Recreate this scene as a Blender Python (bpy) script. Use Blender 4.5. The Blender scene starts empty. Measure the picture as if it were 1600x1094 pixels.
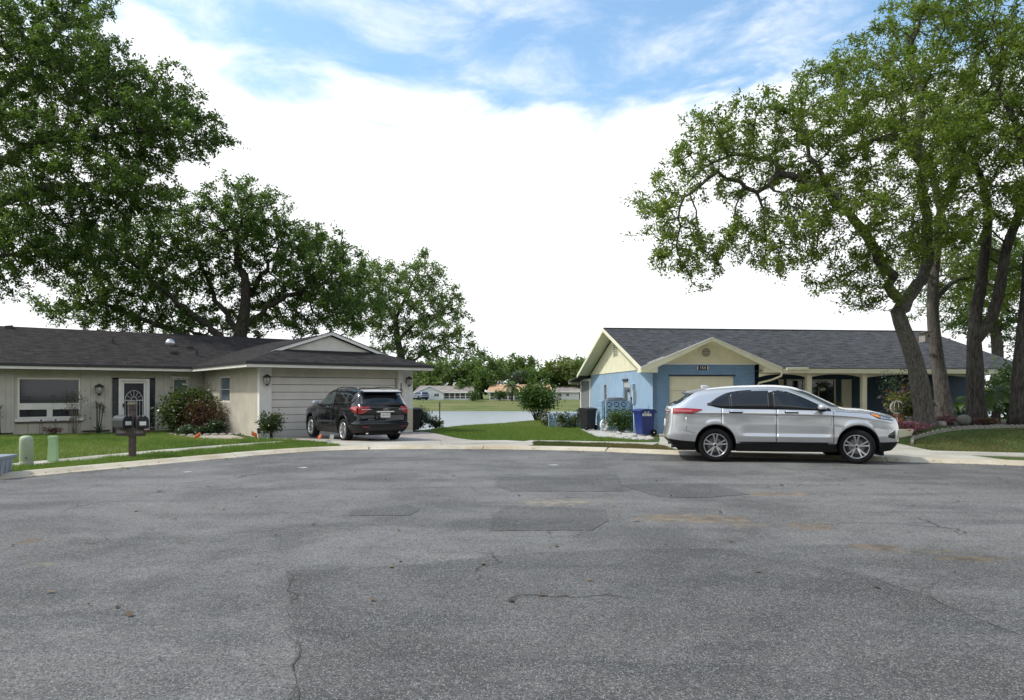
import bpy, bmesh, math, random
import numpy as np
from mathutils import Vector, Matrix
from mathutils.bvhtree import BVHTree

random.seed(7)
RNG = np.random.default_rng(11)
SC = bpy.context.scene
COL = SC.collection
R = math.radians

# ------------------------------------------------------------------ camera
F, HOR, CH = 1100.0, 612.0, 1.46          # focal length in photo pixels, horizon row, eye height
cd = bpy.data.cameras.new('camera')
cam = bpy.data.objects.new('camera', cd)
COL.objects.link(cam)
cam.location = (0, 0, CH)
cam.rotation_euler = (R(90), 0, 0)
cd.sensor_width = 36
cd.lens = F / 1600 * 36
cd.shift_y = (HOR - 547) / 1600
cd.clip_end = 3000
SC.camera = cam

# ------------------------------------------------------------------ sky, sun, exposure
SUN_EL, SUN_AZ = R(50), R(-93)            # azimuth from +Y towards +X
world = bpy.data.worlds.new('World')
SC.world = world
world.use_nodes = True
SC.view_settings.view_transform = 'Standard'
SC.view_settings.look = 'None'
SC.view_settings.gamma = 1
SC.view_settings.use_curve_mapping = False
SC.view_settings.exposure = 0.25
SC.cycles.use_denoising = True
SC.cycles.max_bounces = 6
SC.cycles.diffuse_bounces = 3
SC.cycles.transparent_max_bounces = 6
SC.cycles.sample_clamp_indirect = 6


class NT:
    """small node helper"""
    def __init__(s, tree):
        s.t = tree
        s.n = tree.nodes
        s.l = tree.links

    def new(s, kind, **kw):
        nd = s.n.new(kind)
        for k, v in kw.items():
            if k.startswith('_'):
                setattr(nd, k[1:], v)
        return nd

    def put(s, sock, v):
        if isinstance(v, bpy.types.NodeSocket):
            s.l.new(v, sock)
        elif v is not None:
            if hasattr(sock, 'default_value'):
                try:
                    sock.default_value = v
                except Exception:
                    sock.default_value = (v[0], v[1], v[2], 1.0)

    def math(s, op, a, b=None, c=None, clamp=False):
        nd = s.n.new('ShaderNodeMath')
        nd.operation = op
        nd.use_clamp = clamp
        s.put(nd.inputs[0], a)
        if b is not None: s.put(nd.inputs[1], b)
        if c is not None: s.put(nd.inputs[2], c)
        return nd.outputs[0]

    def noise(s, vec, scale, detail=4, rough=.55, dist=0.0):
        nd = s.n.new('ShaderNodeTexNoise')
        s.put(nd.inputs['Vector'], vec)
        nd.inputs['Scale'].default_value = scale
        nd.inputs['Detail'].default_value = detail
        nd.inputs['Roughness'].default_value = rough
        nd.inputs['Distortion'].default_value = dist
        return nd.outputs['Fac']

    def ramp(s, fac, stops, interp='LINEAR'):
        nd = s.n.new('ShaderNodeValToRGB')
        nd.color_ramp.interpolation = interp
        el = nd.color_ramp.elements
        while len(el) < len(stops):
            el.new(0.5)
        for e, (p, c) in zip(el, stops):
            e.position = p
            e.color = (c, c, c, 1) if isinstance(c, (int, float)) else (c[0], c[1], c[2], 1)
        s.put(nd.inputs[0], fac)
        return nd.outputs[0]

    def mix(s, fac, a, b, blend='MIX'):
        nd = s.n.new('ShaderNodeMix')
        nd.data_type = 'RGBA'
        nd.blend_type = blend
        s.put(nd.inputs[0], fac)
        for sock, v in ((nd.inputs[6], a), (nd.inputs[7], b)):
            if isinstance(v, bpy.types.NodeSocket):
                s.l.new(v, sock)
            else:
                sock.default_value = (v, v, v, 1) if isinstance(v, (int, float)) else (v[0], v[1], v[2], 1)
        return nd.outputs[2]

    def smooth(s, v, lo, hi):
        nd = s.n.new('ShaderNodeMapRange')
        nd.interpolation_type = 'SMOOTHSTEP'
        s.put(nd.inputs[0], v)
        nd.inputs[1].default_value = lo
        nd.inputs[2].default_value = hi
        return nd.outputs[0]

    def bump(s, h, strength=.3, dist=.01, normal=None):
        nd = s.n.new('ShaderNodeBump')
        nd.inputs['Strength'].default_value = strength
        nd.inputs['Distance'].default_value = dist
        s.put(nd.inputs['Height'], h)
        if normal is not None: s.put(nd.inputs['Normal'], normal)
        return nd.outputs[0]


def build_world():
    t = NT(world.node_tree)
    t.n.clear()
    out = t.new('ShaderNodeOutputWorld')
    bg = t.new('ShaderNodeBackground')
    bg.inputs[1].default_value = 0.1
    sky = t.new('ShaderNodeTexSky')
    sky.sky_type = 'NISHITA'
    sky.sun_disc = False
    sky.sun_elevation = SUN_EL
    sky.sun_rotation = SUN_AZ
    sky.air_density = 1.2
    sky.dust_density = 1.5
    tc = t.new('ShaderNodeTexCoord')
    sep = t.new('ShaderNodeSeparateXYZ')
    t.put(sep.inputs[0], tc.outputs['Generated'])
    zz = t.math('MAXIMUM', sep.outputs[2], 0.02)
    px = t.math('DIVIDE', sep.outputs[0], zz)
    py = t.math('DIVIDE', sep.outputs[1], zz)
    cmb = t.new('ShaderNodeCombineXYZ')
    t.put(cmb.inputs[0], px)
    t.put(cmb.inputs[1], py)
    # a broad clear hole overhead in a bright cloud deck that reaches the horizon all round
    dx = t.math('MULTIPLY', t.math('SUBTRACT', px, 0.15), 0.95)
    dy = t.math('SUBTRACT', py, 0.72)
    d = t.math('SQRT', t.math('ADD', t.math('MULTIPLY', dx, dx), t.math('MULTIPLY', dy, dy)))
    n1 = t.noise(cmb.outputs[0], 1.7, 6, .58, .6)
    n2 = t.noise(cmb.outputs[0], 5.5, 5, .6, .3)
    e = t.math('ADD', d, t.math('MULTIPLY', t.math('SUBTRACT', n1, 0.5), 1.5))
    e = t.math('ADD', e, t.math('MULTIPLY', t.math('SUBTRACT', n2, 0.5), 0.35))
    deck = t.smooth(e, 1.50, 2.0)
    n3 = t.noise(cmb.outputs[0], 2.1, 7, .62, .35)
    wisp = t.math('MULTIPLY', t.smooth(n3, 0.40, 0.78), 0.8)
    cov = t.math('MAXIMUM', deck, wisp)
    skyc = t.mix(1.0, sky.outputs[0], (1.75, 2.05, 2.1), 'MULTIPLY')
    colr = t.mix(cov, skyc, (10.6, 10.8, 11.0))
    t.put(bg.inputs[0], colr)
    t.l.new(bg.outputs[0], out.inputs[0])


build_world()
sl = bpy.data.lights.new('sun', 'SUN')
sl.energy = 2.7
sl.angle = R(3)
sl.color = (1, .95, .87)
sun = bpy.data.objects.new('sun', sl)
COL.objects.link(sun)
sdir = Vector((math.sin(SUN_AZ) * math.cos(SUN_EL), math.cos(SUN_AZ) * math.cos(SUN_EL), math.sin(SUN_EL)))
sun.rotation_euler = sdir.to_track_quat('Z', 'Y').to_euler()
sun.location = (0, 0, 60)


# ------------------------------------------------------------------ helpers
def W(px, py, Y):
    """photo pixel at a measured distance -> world point"""
    return Vector(((px - 800) * Y / F, Y, CH + (HOR - py) * Y / F))


def tag(o, label=None, cat=None, group=None, kind=None):
    if label: o['label'] = label
    if cat: o['category'] = cat
    if group: o['group'] = group
    if kind: o['kind'] = kind
    return o


def empty(name, loc=(0, 0, 0), rz=0.0, label=None, cat=None, group=None):
    o = bpy.data.objects.new(name, None)
    COL.objects.link(o)
    o.location = loc
    o.rotation_euler = (0, 0, rz)
    o.empty_display_size = .2
    return tag(o, label, cat, group)


def link_mesh(name, me, mat=None, parent=None, bevel=0.0, smooth=False):
    o = bpy.data.objects.new(name, me)
    COL.objects.link(o)
    if mat is not None:
        me.materials.append(mat)
    if parent is not None:
        o.parent = parent
    if smooth:
        me.polygons.foreach_set('use_smooth', [True] * len(me.polygons))
    if bevel:
        b = o.modifiers.new('bevel', 'BEVEL')
        b.width = bevel
        b.segments = 2
        b.limit_method = 'ANGLE'
    return o


def copy_tree(o, parent=None):
    c = o.copy()
    COL.objects.link(c)
    c.parent = parent
    for ch in list(o.children):
        copy_tree(ch, c)
    return c


class MB:
    def __init__(s):
        s.v = []
        s.f = []

    def add(s, verts, faces):
        b = len(s.v)
        s.v.extend([tuple(p) for p in verts])
        s.f.extend([tuple(i + b for i in f) for f in faces])
        return s

    def box(s, x0, x1, y0, y1, z0, z1, M=None):
        vs = [Vector(p) for p in ((x0, y0, z0), (x1, y0, z0), (x1, y1, z0), (x0, y1, z0),
                                  (x0, y0, z1), (x1, y0, z1), (x1, y1, z1), (x0, y1, z1))]
        if M is not None: vs = [M @ p for p in vs]
        return s.add(vs, [(3, 2, 1, 0), (4, 5, 6, 7), (0, 1, 5, 4), (1, 2, 6, 5), (2, 3, 7, 6), (3, 0, 4, 7)])

    def tube(s, pts, rad, n=8, cap=True, rough=0.0):
        pts = [Vector(p) for p in pts]
        if not hasattr(rad, '__len__'): rad = [rad] * len(pts)
        vs, fs = [], []
        up = None
        for i, p in enumerate(pts):
            a = pts[max(i - 1, 0)]
            b = pts[min(i + 1, len(pts) - 1)]
            t = (b - a)
            if t.length < 1e-9: t = Vector((0, 0, 1))
            t.normalize()
            if up is None:
                up = t.orthogonal().normalized()
            up = (up - t * up.dot(t))
            if up.length < 1e-6: up = t.orthogonal()
            up.normalize()
            w = t.cross(up)
            for k in range(n):
                a_ = 2 * math.pi * k / n
                q_ = 1 + rough * (.5 * math.sin(3 * a_ + .9 * i) + .35 * math.sin(5 * a_ - 1.3 * i + 1) + .45 * math.sin(11 * a_ + .35 * i)) if rough else 1
                vs.append(p + (up * math.cos(a_) + w * math.sin(a_)) * rad[i] * q_)
        for i in range(len(pts) - 1):
            for k in range(n):
                k2 = (k + 1) % n
                fs.append((i * n + k, i * n + k2, (i + 1) * n + k2, (i + 1) * n + k))
        if cap:
            fs.append(tuple(range(n))[::-1])
            fs.append(tuple((len(pts) - 1) * n + k for k in range(n)))
        return s.add(vs, fs)

    def lathe(s, prof, n=24, M=None, close=False):
        """prof: list of (radius, z) turned about Z"""
        vs, fs = [], []
        for r, z in prof:
            for k in range(n):
                a = 2 * math.pi * k / n
                vs.append(Vector((r * math.cos(a), r * math.sin(a), z)))
        if M is not None: vs = [M @ p for p in vs]
        m = len(prof)
        for i in range(m - 1 + (1 if close else 0)):
            j = (i + 1) % m
            for k in range(n):
                k2 = (k + 1) % n
                fs.append((i * n + k, i * n + k2, j * n + k2, j * n + k))
        if not close:
            fs.append(tuple(range(n))[::-1])
            fs.append(tuple((m - 1) * n + k for k in range(n)))
        return s.add(vs, fs)

    def blob(s, c, r, n=12, m=8, p=1.0, M=None):
        vs, fs = [], []
        sg = lambda q: math.copysign(abs(q) ** p, q)
        for i in range(m + 1):
            th = -math.pi / 2 + math.pi * i / m
            for k in range(n):
                a = 2 * math.pi * k / n
                q = Vector((c[0] + r[0] * sg(math.cos(th)) * sg(math.cos(a)), c[1] + r[1] * sg(math.cos(th)) * sg(math.sin(a)),
                            c[2] + r[2] * sg(math.sin(th))))
                vs.append(M @ q if M is not None else q)
        for i in range(m):
            for k in range(n):
                k2 = (k + 1) % n
                fs.append((i * n + k, i * n + k2, (i + 1) * n + k2, (i + 1) * n + k))
        return s.add(vs, fs)

    def prism(s, poly, z0, z1):
        """poly in xy extruded in z; z0/z1 numbers or callables(x,y)"""
        n = len(poly)
        g = lambda z, p: z(p[0], p[1]) if callable(z) else z
        vs = [(p[0], p[1], g(z0, p)) for p in poly] + [(p[0], p[1], g(z1, p)) for p in poly]
        fs = [tuple(range(n))[::-1], tuple(range(n, 2 * n))]
        for i in range(n):
            j = (i + 1) % n
            fs.append((i, j, n + j, n + i))
        return s.add(vs, fs)

    def prism_y(s, poly, y0, y1, M=None):
        """poly in xz extruded along y"""
        n = len(poly)
        vs = [Vector((p[0], y0, p[1])) for p in poly] + [Vector((p[0], y1, p[1])) for p in poly]
        if M is not None: vs = [M @ p for p in vs]
        fs = [tuple(range(n)), tuple(range(n, 2 * n))[::-1]]
        for i in range(n):
            j = (i + 1) % n
            fs.append((j, i, n + i, n + j))
        return s.add(vs, fs)

    def grid(s, P, flip=False):
        """P: rows x cols of points"""
        nr, nc = len(P), len(P[0])
        fs = []
        for i in range(nr - 1):
            for j in range(nc - 1):
                q = (i * nc + j, i * nc + j + 1, (i + 1) * nc + j + 1, (i + 1) * nc + j)
                fs.append(q[::-1] if flip else q)
        return s.add([p for r in P for p in r], fs)

    def build(s, name, mat=None, parent=None, bevel=0.0, smooth=False, uv=False, fix=True, weld=False):
        me = bpy.data.meshes.new(name)
        me.from_pydata(s.v, [], s.f)
        if fix or weld:
            bm = bmesh.new()
            bm.from_mesh(me)
            if weld:
                bmesh.ops.remove_doubles(bm, verts=bm.verts, dist=1e-5)
            if fix:
                bmesh.ops.recalc_face_normals(bm, faces=bm.faces)
            bm.to_mesh(me)
            bm.free()
        if uv: planar_uv(me)
        return link_mesh(name, me, mat, parent, bevel, smooth)


def planar_uv(me):
    me.update()
    uvl = me.uv_layers.new(name='uv')
    for p in me.polygons:
        n = p.normal
        u = Vector((0, 0, 1)).cross(n)
        if u.length < .02:
            u = Vector((1, 0, 0))
        u.normalize()
        v = n.cross(u)
        for li in p.loop_indices:
            co = me.vertices[me.loops[li].vertex_index].co
            uvl.data[li].uv = (co.dot(u), co.dot(v))


def text_mesh(name, body, size, mat, parent, M, depth=.004, align='CENTER', spacing=1.0, bold=0.0):
    cu = bpy.data.curves.new(name, 'FONT')
    cu.body = body
    cu.size = size
    cu.extrude = depth
    cu.align_x = align
    cu.align_y = 'CENTER'
    cu.space_line = spacing
    cu.resolution_u = 2
    cu.offset = bold
    o = bpy.data.objects.new(name, cu)
    COL.objects.link(o)
    bpy.context.view_layer.update()
    dg = bpy.context.evaluated_depsgraph_get()
    me = bpy.data.meshes.new_from_object(o.evaluated_get(dg))
    bpy.data.objects.remove(o)
    me.transform(M)
    return link_mesh(name, me, mat, parent)


def sm(a, b, x):
    t = np.clip((np.asarray(x, float) - a) / (b - a), 0, 1)
    return t * t * (3 - 2 * t)


# ------------------------------------------------------------------ materials
MATS = {}


def base_mat(name):
    m = bpy.data.materials.new(name)
    m.use_nodes = True
    t = NT(m.node_tree)
    p = t.n['Principled BSDF']
    MATS[name] = m
    return m, t, p


def mat(name, col, rough=.6, var=.12, scale=6.0, bump=0.0, bscale=80.0, metal=0.0, coat=0.0, spec=.5, col2=None, dirt=0.0, coords='Object'):
    m, t, p = base_mat(name)
    tc = t.new('ShaderNodeTexCoord').outputs[coords]
    n = t.noise(tc, scale, 5, .6)
    f = t.smooth(n, .3, .7)
    c2 = col2 or tuple(c * (1 + var) for c in col)
    c1 = col if col2 else tuple(c * (1 - var) for c in col)
    cc = t.mix(f, c1, c2)
    if dirt:
        n2 = t.smooth(t.noise(tc, scale * .35, 6, .65), .45, .75)
        cc = t.mix(t.math('MULTIPLY', n2, dirt), cc, (.13, .115, .09))
    t.put(p.inputs['Base Color'], cc)
    rr = t.math('ADD', t.math('MULTIPLY', t.math('SUBTRACT', n, .5), .2), rough, clamp=True)
    t.put(p.inputs['Roughness'], rr if rough > .15 else rough)
    p.inputs['Metallic'].default_value = metal
    p.inputs['Coat Weight'].default_value = coat
    p.inputs['Coat Roughness'].default_value = .04
    p.inputs['Specular IOR Level'].default_value = spec
    if bump:
        t.put(p.inputs['Normal'], t.bump(t.noise(tc, bscale, 4, .6), bump, .01))
    return m


def shingle_mat(name, c1, c2, c3):
    m, t, p = base_mat(name)
    uv = t.new('ShaderNodeTexCoord').outputs['UV']
    wob = t.noise(uv, 3.0, 3, .5)
    mp = t.new('ShaderNodeMapping')
    t.put(mp.inputs[0], uv)
    br = t.new('ShaderNodeTexBrick')
    t.put(br.inputs['Vector'], mp.outputs[0])
    br.inputs['Scale'].default_value = 1
    br.inputs['Brick Width'].default_value = .31
    br.inputs['Row Height'].default_value = .143
    br.inputs['Mortar Size'].default_value = .009
    br.inputs['Mortar Smooth'].default_value = .3
    br.offset = .37
    br.inputs['Color1'].default_value = (0, 0, 0, 1)
    br.inputs['Color2'].default_value = (1, 1, 1, 1)
    br.inputs['Mortar'].default_value = (.5, .5, .5, 1)
    cell = br.outputs['Color']
    n = t.noise(uv, 1.3, 5, .65)
    n2 = t.noise(uv, 34, 3, .6)
    # streaky tonal bands along the courses
    mp2 = t.new('ShaderNodeMapping')
    t.put(mp2.inputs[0], uv)
    mp2.inputs['Scale'].default_value = (2.2, 6.0, 1)
    n3 = t.noise(mp2.outputs[0], 1.0, 5, .7)
    col = t.mix(t.ramp(cell, [(0, 0), (1, 1)]), c1, c2)
    col = t.mix(t.smooth(n3, .38, .62), col, c3)
    col = t.mix(t.math('MULTIPLY', t.smooth(n2, .35, .7), .5), col, c1)
    col = t.mix(t.math('MULTIPLY', t.smooth(n, .5, .75), .35), col, tuple(c * .6 for c in c1))
    col = t.mix(t.math('MULTIPLY', br.outputs['Fac'], .75), col, tuple(c * .25 for c in c1))
    t.put(p.inputs['Base Color'], col)
    p.inputs['Roughness'].default_value = .92
    p.inputs['Specular IOR Level'].default_value = .2
    h = t.math('ADD', t.math('MULTIPLY', br.outputs['Fac'], -1.0), t.math('MULTIPLY', n2, .6))
    t.put(p.inputs['Normal'], t.bump(h, .7, .012))
    return m


def brick_mat(name, c1, c2, mortar, bw, bh, ms=.008, rough=.75, bumpd=.008, strength=.8, offset=.5):
    m, t, p = base_mat(name)
    uv = t.new('ShaderNodeTexCoord').outputs['UV']
    br = t.new('ShaderNodeTexBrick')
    t.put(br.inputs['Vector'], uv)
    br.inputs['Scale'].default_value = 1
    br.inputs['Brick Width'].default_value = bw
    br.inputs['Row Height'].default_value = bh
    br.inputs['Mortar Size'].default_value = ms
    br.inputs['Mortar Smooth'].default_value = .2
    br.offset = offset
    br.inputs['Color1'].default_value = (*c1, 1)
    br.inputs['Color2'].default_value = (*c2, 1)
    br.inputs['Mortar'].default_value = (*mortar, 1)
    n = t.noise(uv, 2.2, 6, .65)
    n2 = t.noise(uv, 60, 3, .6)
    col = t.mix(t.math('MULTIPLY', t.smooth(n, .4, .75), .35), br.outputs['Color'], tuple(c * .62 for c in c1))
    t.put(p.inputs['Base Color'], col)
    p.inputs['Roughness'].default_value = rough
    h = t.math('ADD', t.math('MULTIPLY', br.outputs['Fac'], -1.0), t.math('MULTIPLY', n2, .25))
    t.put(p.inputs['Normal'], t.bump(h, strength, bumpd))
    return m


def asphalt_mat(name, tone=1.0, spots=()):
    m, t, p = base_mat(name)
    tc = t.new('ShaderNodeTexCoord').outputs['Object']
    big = t.noise(tc, .30, 6, .68, .5)
    mid = t.noise(tc, 1.1, 6, .65)
    mp = t.new('ShaderNodeMapping')
    t.put(mp.inputs[0], tc)
    mp.inputs['Scale'].default_value = (.5, 2.2, 1)
    mp.inputs['Rotation'].default_value = (0, 0, .25)
    strk = t.noise(mp.outputs[0], .7, 5, .65)
    a = .085 * tone
    b = .20 * tone
    col = t.mix(t.smooth(big, .38, .62), (a, a * .955, a * .90), (b, b * .955, b * .90))
    col = t.mix(t.math('MULTIPLY', t.smooth(mid, .42, .7), .55), col, (b * 1.25, b * 1.21, b * 1.16))
    blot = t.noise(tc, 2.7, 5, .7, .3)
    col = t.mix(t.math('MULTIPLY', t.smooth(blot, .52, .74), .45), col, (a * .7, a * .69, a * .67))
    col = t.mix(t.math('MULTIPLY', t.smooth(strk, .48, .68), .6), col, (a * .8, a * .8, a * .82))
    vo = t.new('ShaderNodeTexVoronoi')
    t.put(vo.inputs['Vector'], tc)
    vo.inputs['Scale'].default_value = 110
    sepc = t.new('ShaderNodeSeparateColor')
    t.put(sepc.inputs[0], vo.outputs['Color'])
    stone = t.math('MULTIPLY', t.smooth(sepc.outputs[0], .62, .95), t.math('SUBTRACT', 1.0, t.smooth(vo.outputs['Distance'], .35, .62)))
    dark = t.math('MULTIPLY', t.smooth(sepc.outputs[1], .55, .9), .75)
    fine = t.noise(tc, 190, 3, .7)
    fine2 = t.noise(tc, 60, 4, .75)
    col = t.mix(dark, col, (.03, .03, .032))
    col = t.mix(t.math('MULTIPLY', stone, .62), col, (.44, .425, .395))
    col = t.mix(t.math('MULTIPLY', t.smooth(fine, .52, .72), .5), col, (.30, .29, .27))
    col = t.mix(t.math('MULTIPLY', t.smooth(fine2, .5, .68), .6), col, (.035, .035, .037))
    g1 = t.noise(tc, 24, 3, .7)
    g2 = t.noise(tc, 9, 4, .75)
    col = t.mix(t.math('MULTIPLY', t.smooth(g1, .48, .66), .34), col, (a * .45, a * .44, a * .43))
    g3 = t.noise(tc, 31, 3, .7)
    col = t.mix(t.math('MULTIPLY', t.smooth(g3, .54, .70), .34), col, (b * 1.9, b * 1.86, b * 1.78))
    col = t.mix(t.math('MULTIPLY', t.smooth(g2, .52, .72), .35), col, (a * .6, a * .59, a * .57))
    # sand and rust washed into worn hollows
    sep = t.new('ShaderNodeSeparateXYZ')
    t.put(sep.inputs[0], tc)
    wob = t.math('SUBTRACT', t.noise(tc, 2.6, 6, .7), .5)
    wob2 = t.math('SUBTRACT', t.noise(tc, 9, 5, .7), .5)
    for (sx, sy, rx, ry, colr) in spots:
        ex = t.math('DIVIDE', t.math('SUBTRACT', sep.outputs[0], sx), rx)
        ey = t.math('DIVIDE', t.math('SUBTRACT', sep.outputs[1], sy), ry)
        dd = t.math('ADD', t.math('MULTIPLY', ex, ex), t.math('MULTIPLY', ey, ey))
        dd = t.math('ADD', dd, t.math('ADD', t.math('MULTIPLY', wob, 2.6), t.math('MULTIPLY', wob2, 1.8)))
        mk = t.math('MULTIPLY', t.math('SUBTRACT', 1.0, t.smooth(dd, .35, 1.0)), t.smooth(t.noise(tc, 7, 5, .75), .36, .56))
        cc = t.mix(t.smooth(t.noise(tc, 5, 4, .7), .38, .62), colr, tuple(c * .45 for c in colr))
        col = t.mix(t.math('MULTIPLY', mk, .75), col, cc)
    # fine cracks
    ck = t.new('ShaderNodeTexVoronoi')
    ck.feature = 'DISTANCE_TO_EDGE'
    wv = t.new('ShaderNodeVectorMath')
    wv.operation = 'ADD'
    nn = t.new('ShaderNodeTexNoise')
    t.put(nn.inputs['Vector'], tc)
    nn.inputs['Scale'].default_value = 1.4
    nn.inputs['Detail'].default_value = 6
    t.put(wv.inputs[0], tc)
    t.put(wv.inputs[1], nn.outputs['Color'])
    t.put(ck.inputs['Vector'], wv.outputs[0])
    ck.inputs['Scale'].default_value = .33
    crack = t.math('MULTIPLY', t.math('SUBTRACT', 1.0, t.smooth(ck.outputs['Distance'], .002, .007)), t.smooth(t.noise(tc, .3, 2), .52, .6))
    col = t.mix(t.math('MULTIPLY', crack, .75), col, (.03, .028, .022))
    t.put(p.inputs['Base Color'], col)
    p.inputs['Roughness'].default_value = .82
    p.inputs['Specular IOR Level'].default_value = .35
    h = t.math('ADD', t.math('MULTIPLY', vo.outputs['Distance'], -.8), t.math('ADD', t.math('MULTIPLY', fine, .5), t.math('MULTIPLY', crack, -2.0)))
    t.put(p.inputs['Normal'], t.bump(h, .6, .006))
    return m


def leaf_mat(name, stops, transl=.35, rough=.5, spec=.35):
    """colour picked per leaf from the face attribute 'tint'"""
    m, t, p = base_mat(name)
    at = t.new('ShaderNodeAttribute')
    at.attribute_name = 'tint'
    col = t.ramp(at.outputs['Fac'], stops)
    t.put(p.inputs['Base Color'], col)
    p.inputs['Roughness'].default_value = rough
    p.inputs['Specular IOR Level'].default_value = spec
    tr = t.new('ShaderNodeBsdfTranslucent')
    t.put(tr.inputs[0], t.mix(.5, col, (.25, .4, .05)) if transl else col)
    mx = t.new('ShaderNodeMixShader')
    mx.inputs[0].default_value = transl
    out = t.n['Material Output']
    t.l.new(p.outputs[0], mx.inputs[1])
    t.l.new(tr.outputs[0], mx.inputs[2])
    t.l.new(mx.outputs[0], out.inputs[0])
    return m


def bark_mat(name, c1, c2, scale=1.0):
    m, t, p = base_mat(name)
    tc = t.new('ShaderNodeTexCoord').outputs['Object']
    mp = t.new('ShaderNodeMapping')
    t.put(mp.inputs[0], tc)
    mp.inputs['Scale'].default_value = (30 * scale, 30 * scale, 4.2 * scale)
    n = t.noise(mp.outputs[0], 1.0, 8, .72, .8)
    nf = t.noise(tc, 45, 4, .7)
    n2 = t.noise(tc, 1.2, 4, .6)
    f = t.math('ADD', t.math('MULTIPLY', n, .78), t.math('MULTIPLY', nf, .22))
    col = t.mix(t.smooth(f, .38, .66), c1, c2)
    col = t.mix(t.math('MULTIPLY', t.smooth(n2, .5, .72), .4), col, (.16, .17, .13))
    t.put(p.inputs['Base Color'], col)
    p.inputs['Roughness'].default_value = .92
    p.inputs['Specular IOR Level'].default_value = .2
    t.put(p.inputs['Normal'], t.bump(f, 1.0, .05))
    return m


def paint_mat(name, col, metal=.0, rough=.3, flake=True):
    m, t, p = base_mat(name)
    tc = t.new('ShaderNodeTexCoord').outputs['Object']
    n = t.noise(tc, 900, 2, .5)
    c = t.mix(t.smooth(n, .35, .65), tuple(x * .88 for x in col), tuple(x * 1.1 for x in col)) if flake else col
    dust = t.smooth(t.noise(tc, 2.5, 6, .7), .5, .85)
    sep = t.new('ShaderNodeSeparateXYZ')
    t.put(sep.inputs[0], tc)
    low = t.math('SUBTRACT', 1.0, t.smooth(sep.outputs[2], .2, .7))
    c = t.mix(t.math('MULTIPLY', t.math('ADD', t.math('MULTIPLY', dust, .5), .15), t.math('MULTIPLY', low, .5)), c, (.2, .18, .15))
    t.put(p.inputs['Base Color'], c)
    p.inputs['Metallic'].default_value = metal
    p.inputs['Roughness'].default_value = rough
    p.inputs['Coat Weight'].default_value = 1.0
    p.inputs['Coat Roughness'].default_value = .03
    p.inputs['Specular IOR Level'].default_value = .5 if metal else .05
    return m


def glass_dark(name, col=(.012, .014, .016), rough=.03):
    m, t, p = base_mat(name)
    p.inputs['Base Color'].default_value = (*col, 1)
    p.inputs['Roughness'].default_value = rough
    p.inputs['IOR'].default_value = 1.52
    p.inputs['Specular IOR Level'].default_value = .6
    return m


def water_mat():
    m, t, p = base_mat('lake_water')
    tc = t.new('ShaderNodeTexCoord').outputs['Object']
    mp = t.new('ShaderNodeMapping')
    t.put(mp.inputs[0], tc)
    mp.inputs['Scale'].default_value = (.35, 1.3, 1)
    n = t.noise(mp.outputs[0], 2.2, 5, .6)
    p.inputs['Base Color'].default_value = (.30, .33, .33, 1)
    p.inputs['Roughness'].default_value = .25
    p.inputs['IOR'].default_value = 1.5
    t.put(p.inputs['Normal'], t.bump(n, .9, .30))
    return m

# ------------------------------------------------------------------ terrain
def catmull(pts, per=6):
    out = []
    n = len(pts)
    P = [np.array(p, float) for p in pts]
    for i in range(n - 1):
        p0, p1, p2, p3 = P[max(i - 1, 0)], P[i], P[i + 1], P[min(i + 2, n - 1)]
        for k in range(per):
            t = k / per
            out.append(.5 * ((2 * p1) + (-p0 + p2) * t + (2 * p0 - 5 * p1 + 4 * p2 - p3) * t * t + (-p0 + 3 * p1 - 3 * p2 + p3) * t ** 3))
    out.append(P[-1])
    return [tuple(p) for p in out]


EDGE = catmull([(-12.6, -6), (-13.0, 0), (-12.0, 5), (-10.3, 8.8), (-8.5, 11.5), (-7.15, 13.8), (-5.35, 16.5), (-3.9, 17.55), (-1.6, 17.75), (1.5, 17.25),
                (3.7, 16.2), (6.2, 15.15), (8.85, 14.2), (10.2, 13.6), (13, 11.4), (15.6, 7.5), (16.6, 2), (15.5, -6)], 6)
ROAD = EDGE + [(11, -13), (5.5, -18), (4.6, -90), (-4.6, -90), (-4.6, -18), (-9, -12.5)]


def pip(poly, x, y):
    x = np.asarray(x, float)
    y = np.asarray(y, float)
    ins = np.zeros(x.shape, bool)
    n = len(poly)
    for i in range(n):
        x1, y1 = poly[i][0], poly[i][1]
        x2, y2 = poly[(i + 1) % n][0], poly[(i + 1) % n][1]
        if y1 == y2: continue
        c = ((y1 > y) != (y2 > y)) & (x < (x2 - x1) * (y - y1) / (y2 - y1) + x1)
        ins ^= c
    return ins


def offset_line(pts, d):
    P = np.array(pts, float)
    T = np.gradient(P, axis=0)
    T /= np.linalg.norm(T, axis=1)[:, None] + 1e-9
    N = np.stack([-T[:, 1], T[:, 0]], 1)          # left of travel; EDGE runs clockwise so left is outside
    return [tuple(p) for p in P + N * d]


ROAD_OUT = offset_line(EDGE, .33) + [(11.4, -13.2), (5.9, -18), (4.9, -90), (-4.9, -90), (-4.9, -18), (-9.4, -12.6)]
LAKE_Z = -1.8


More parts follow.
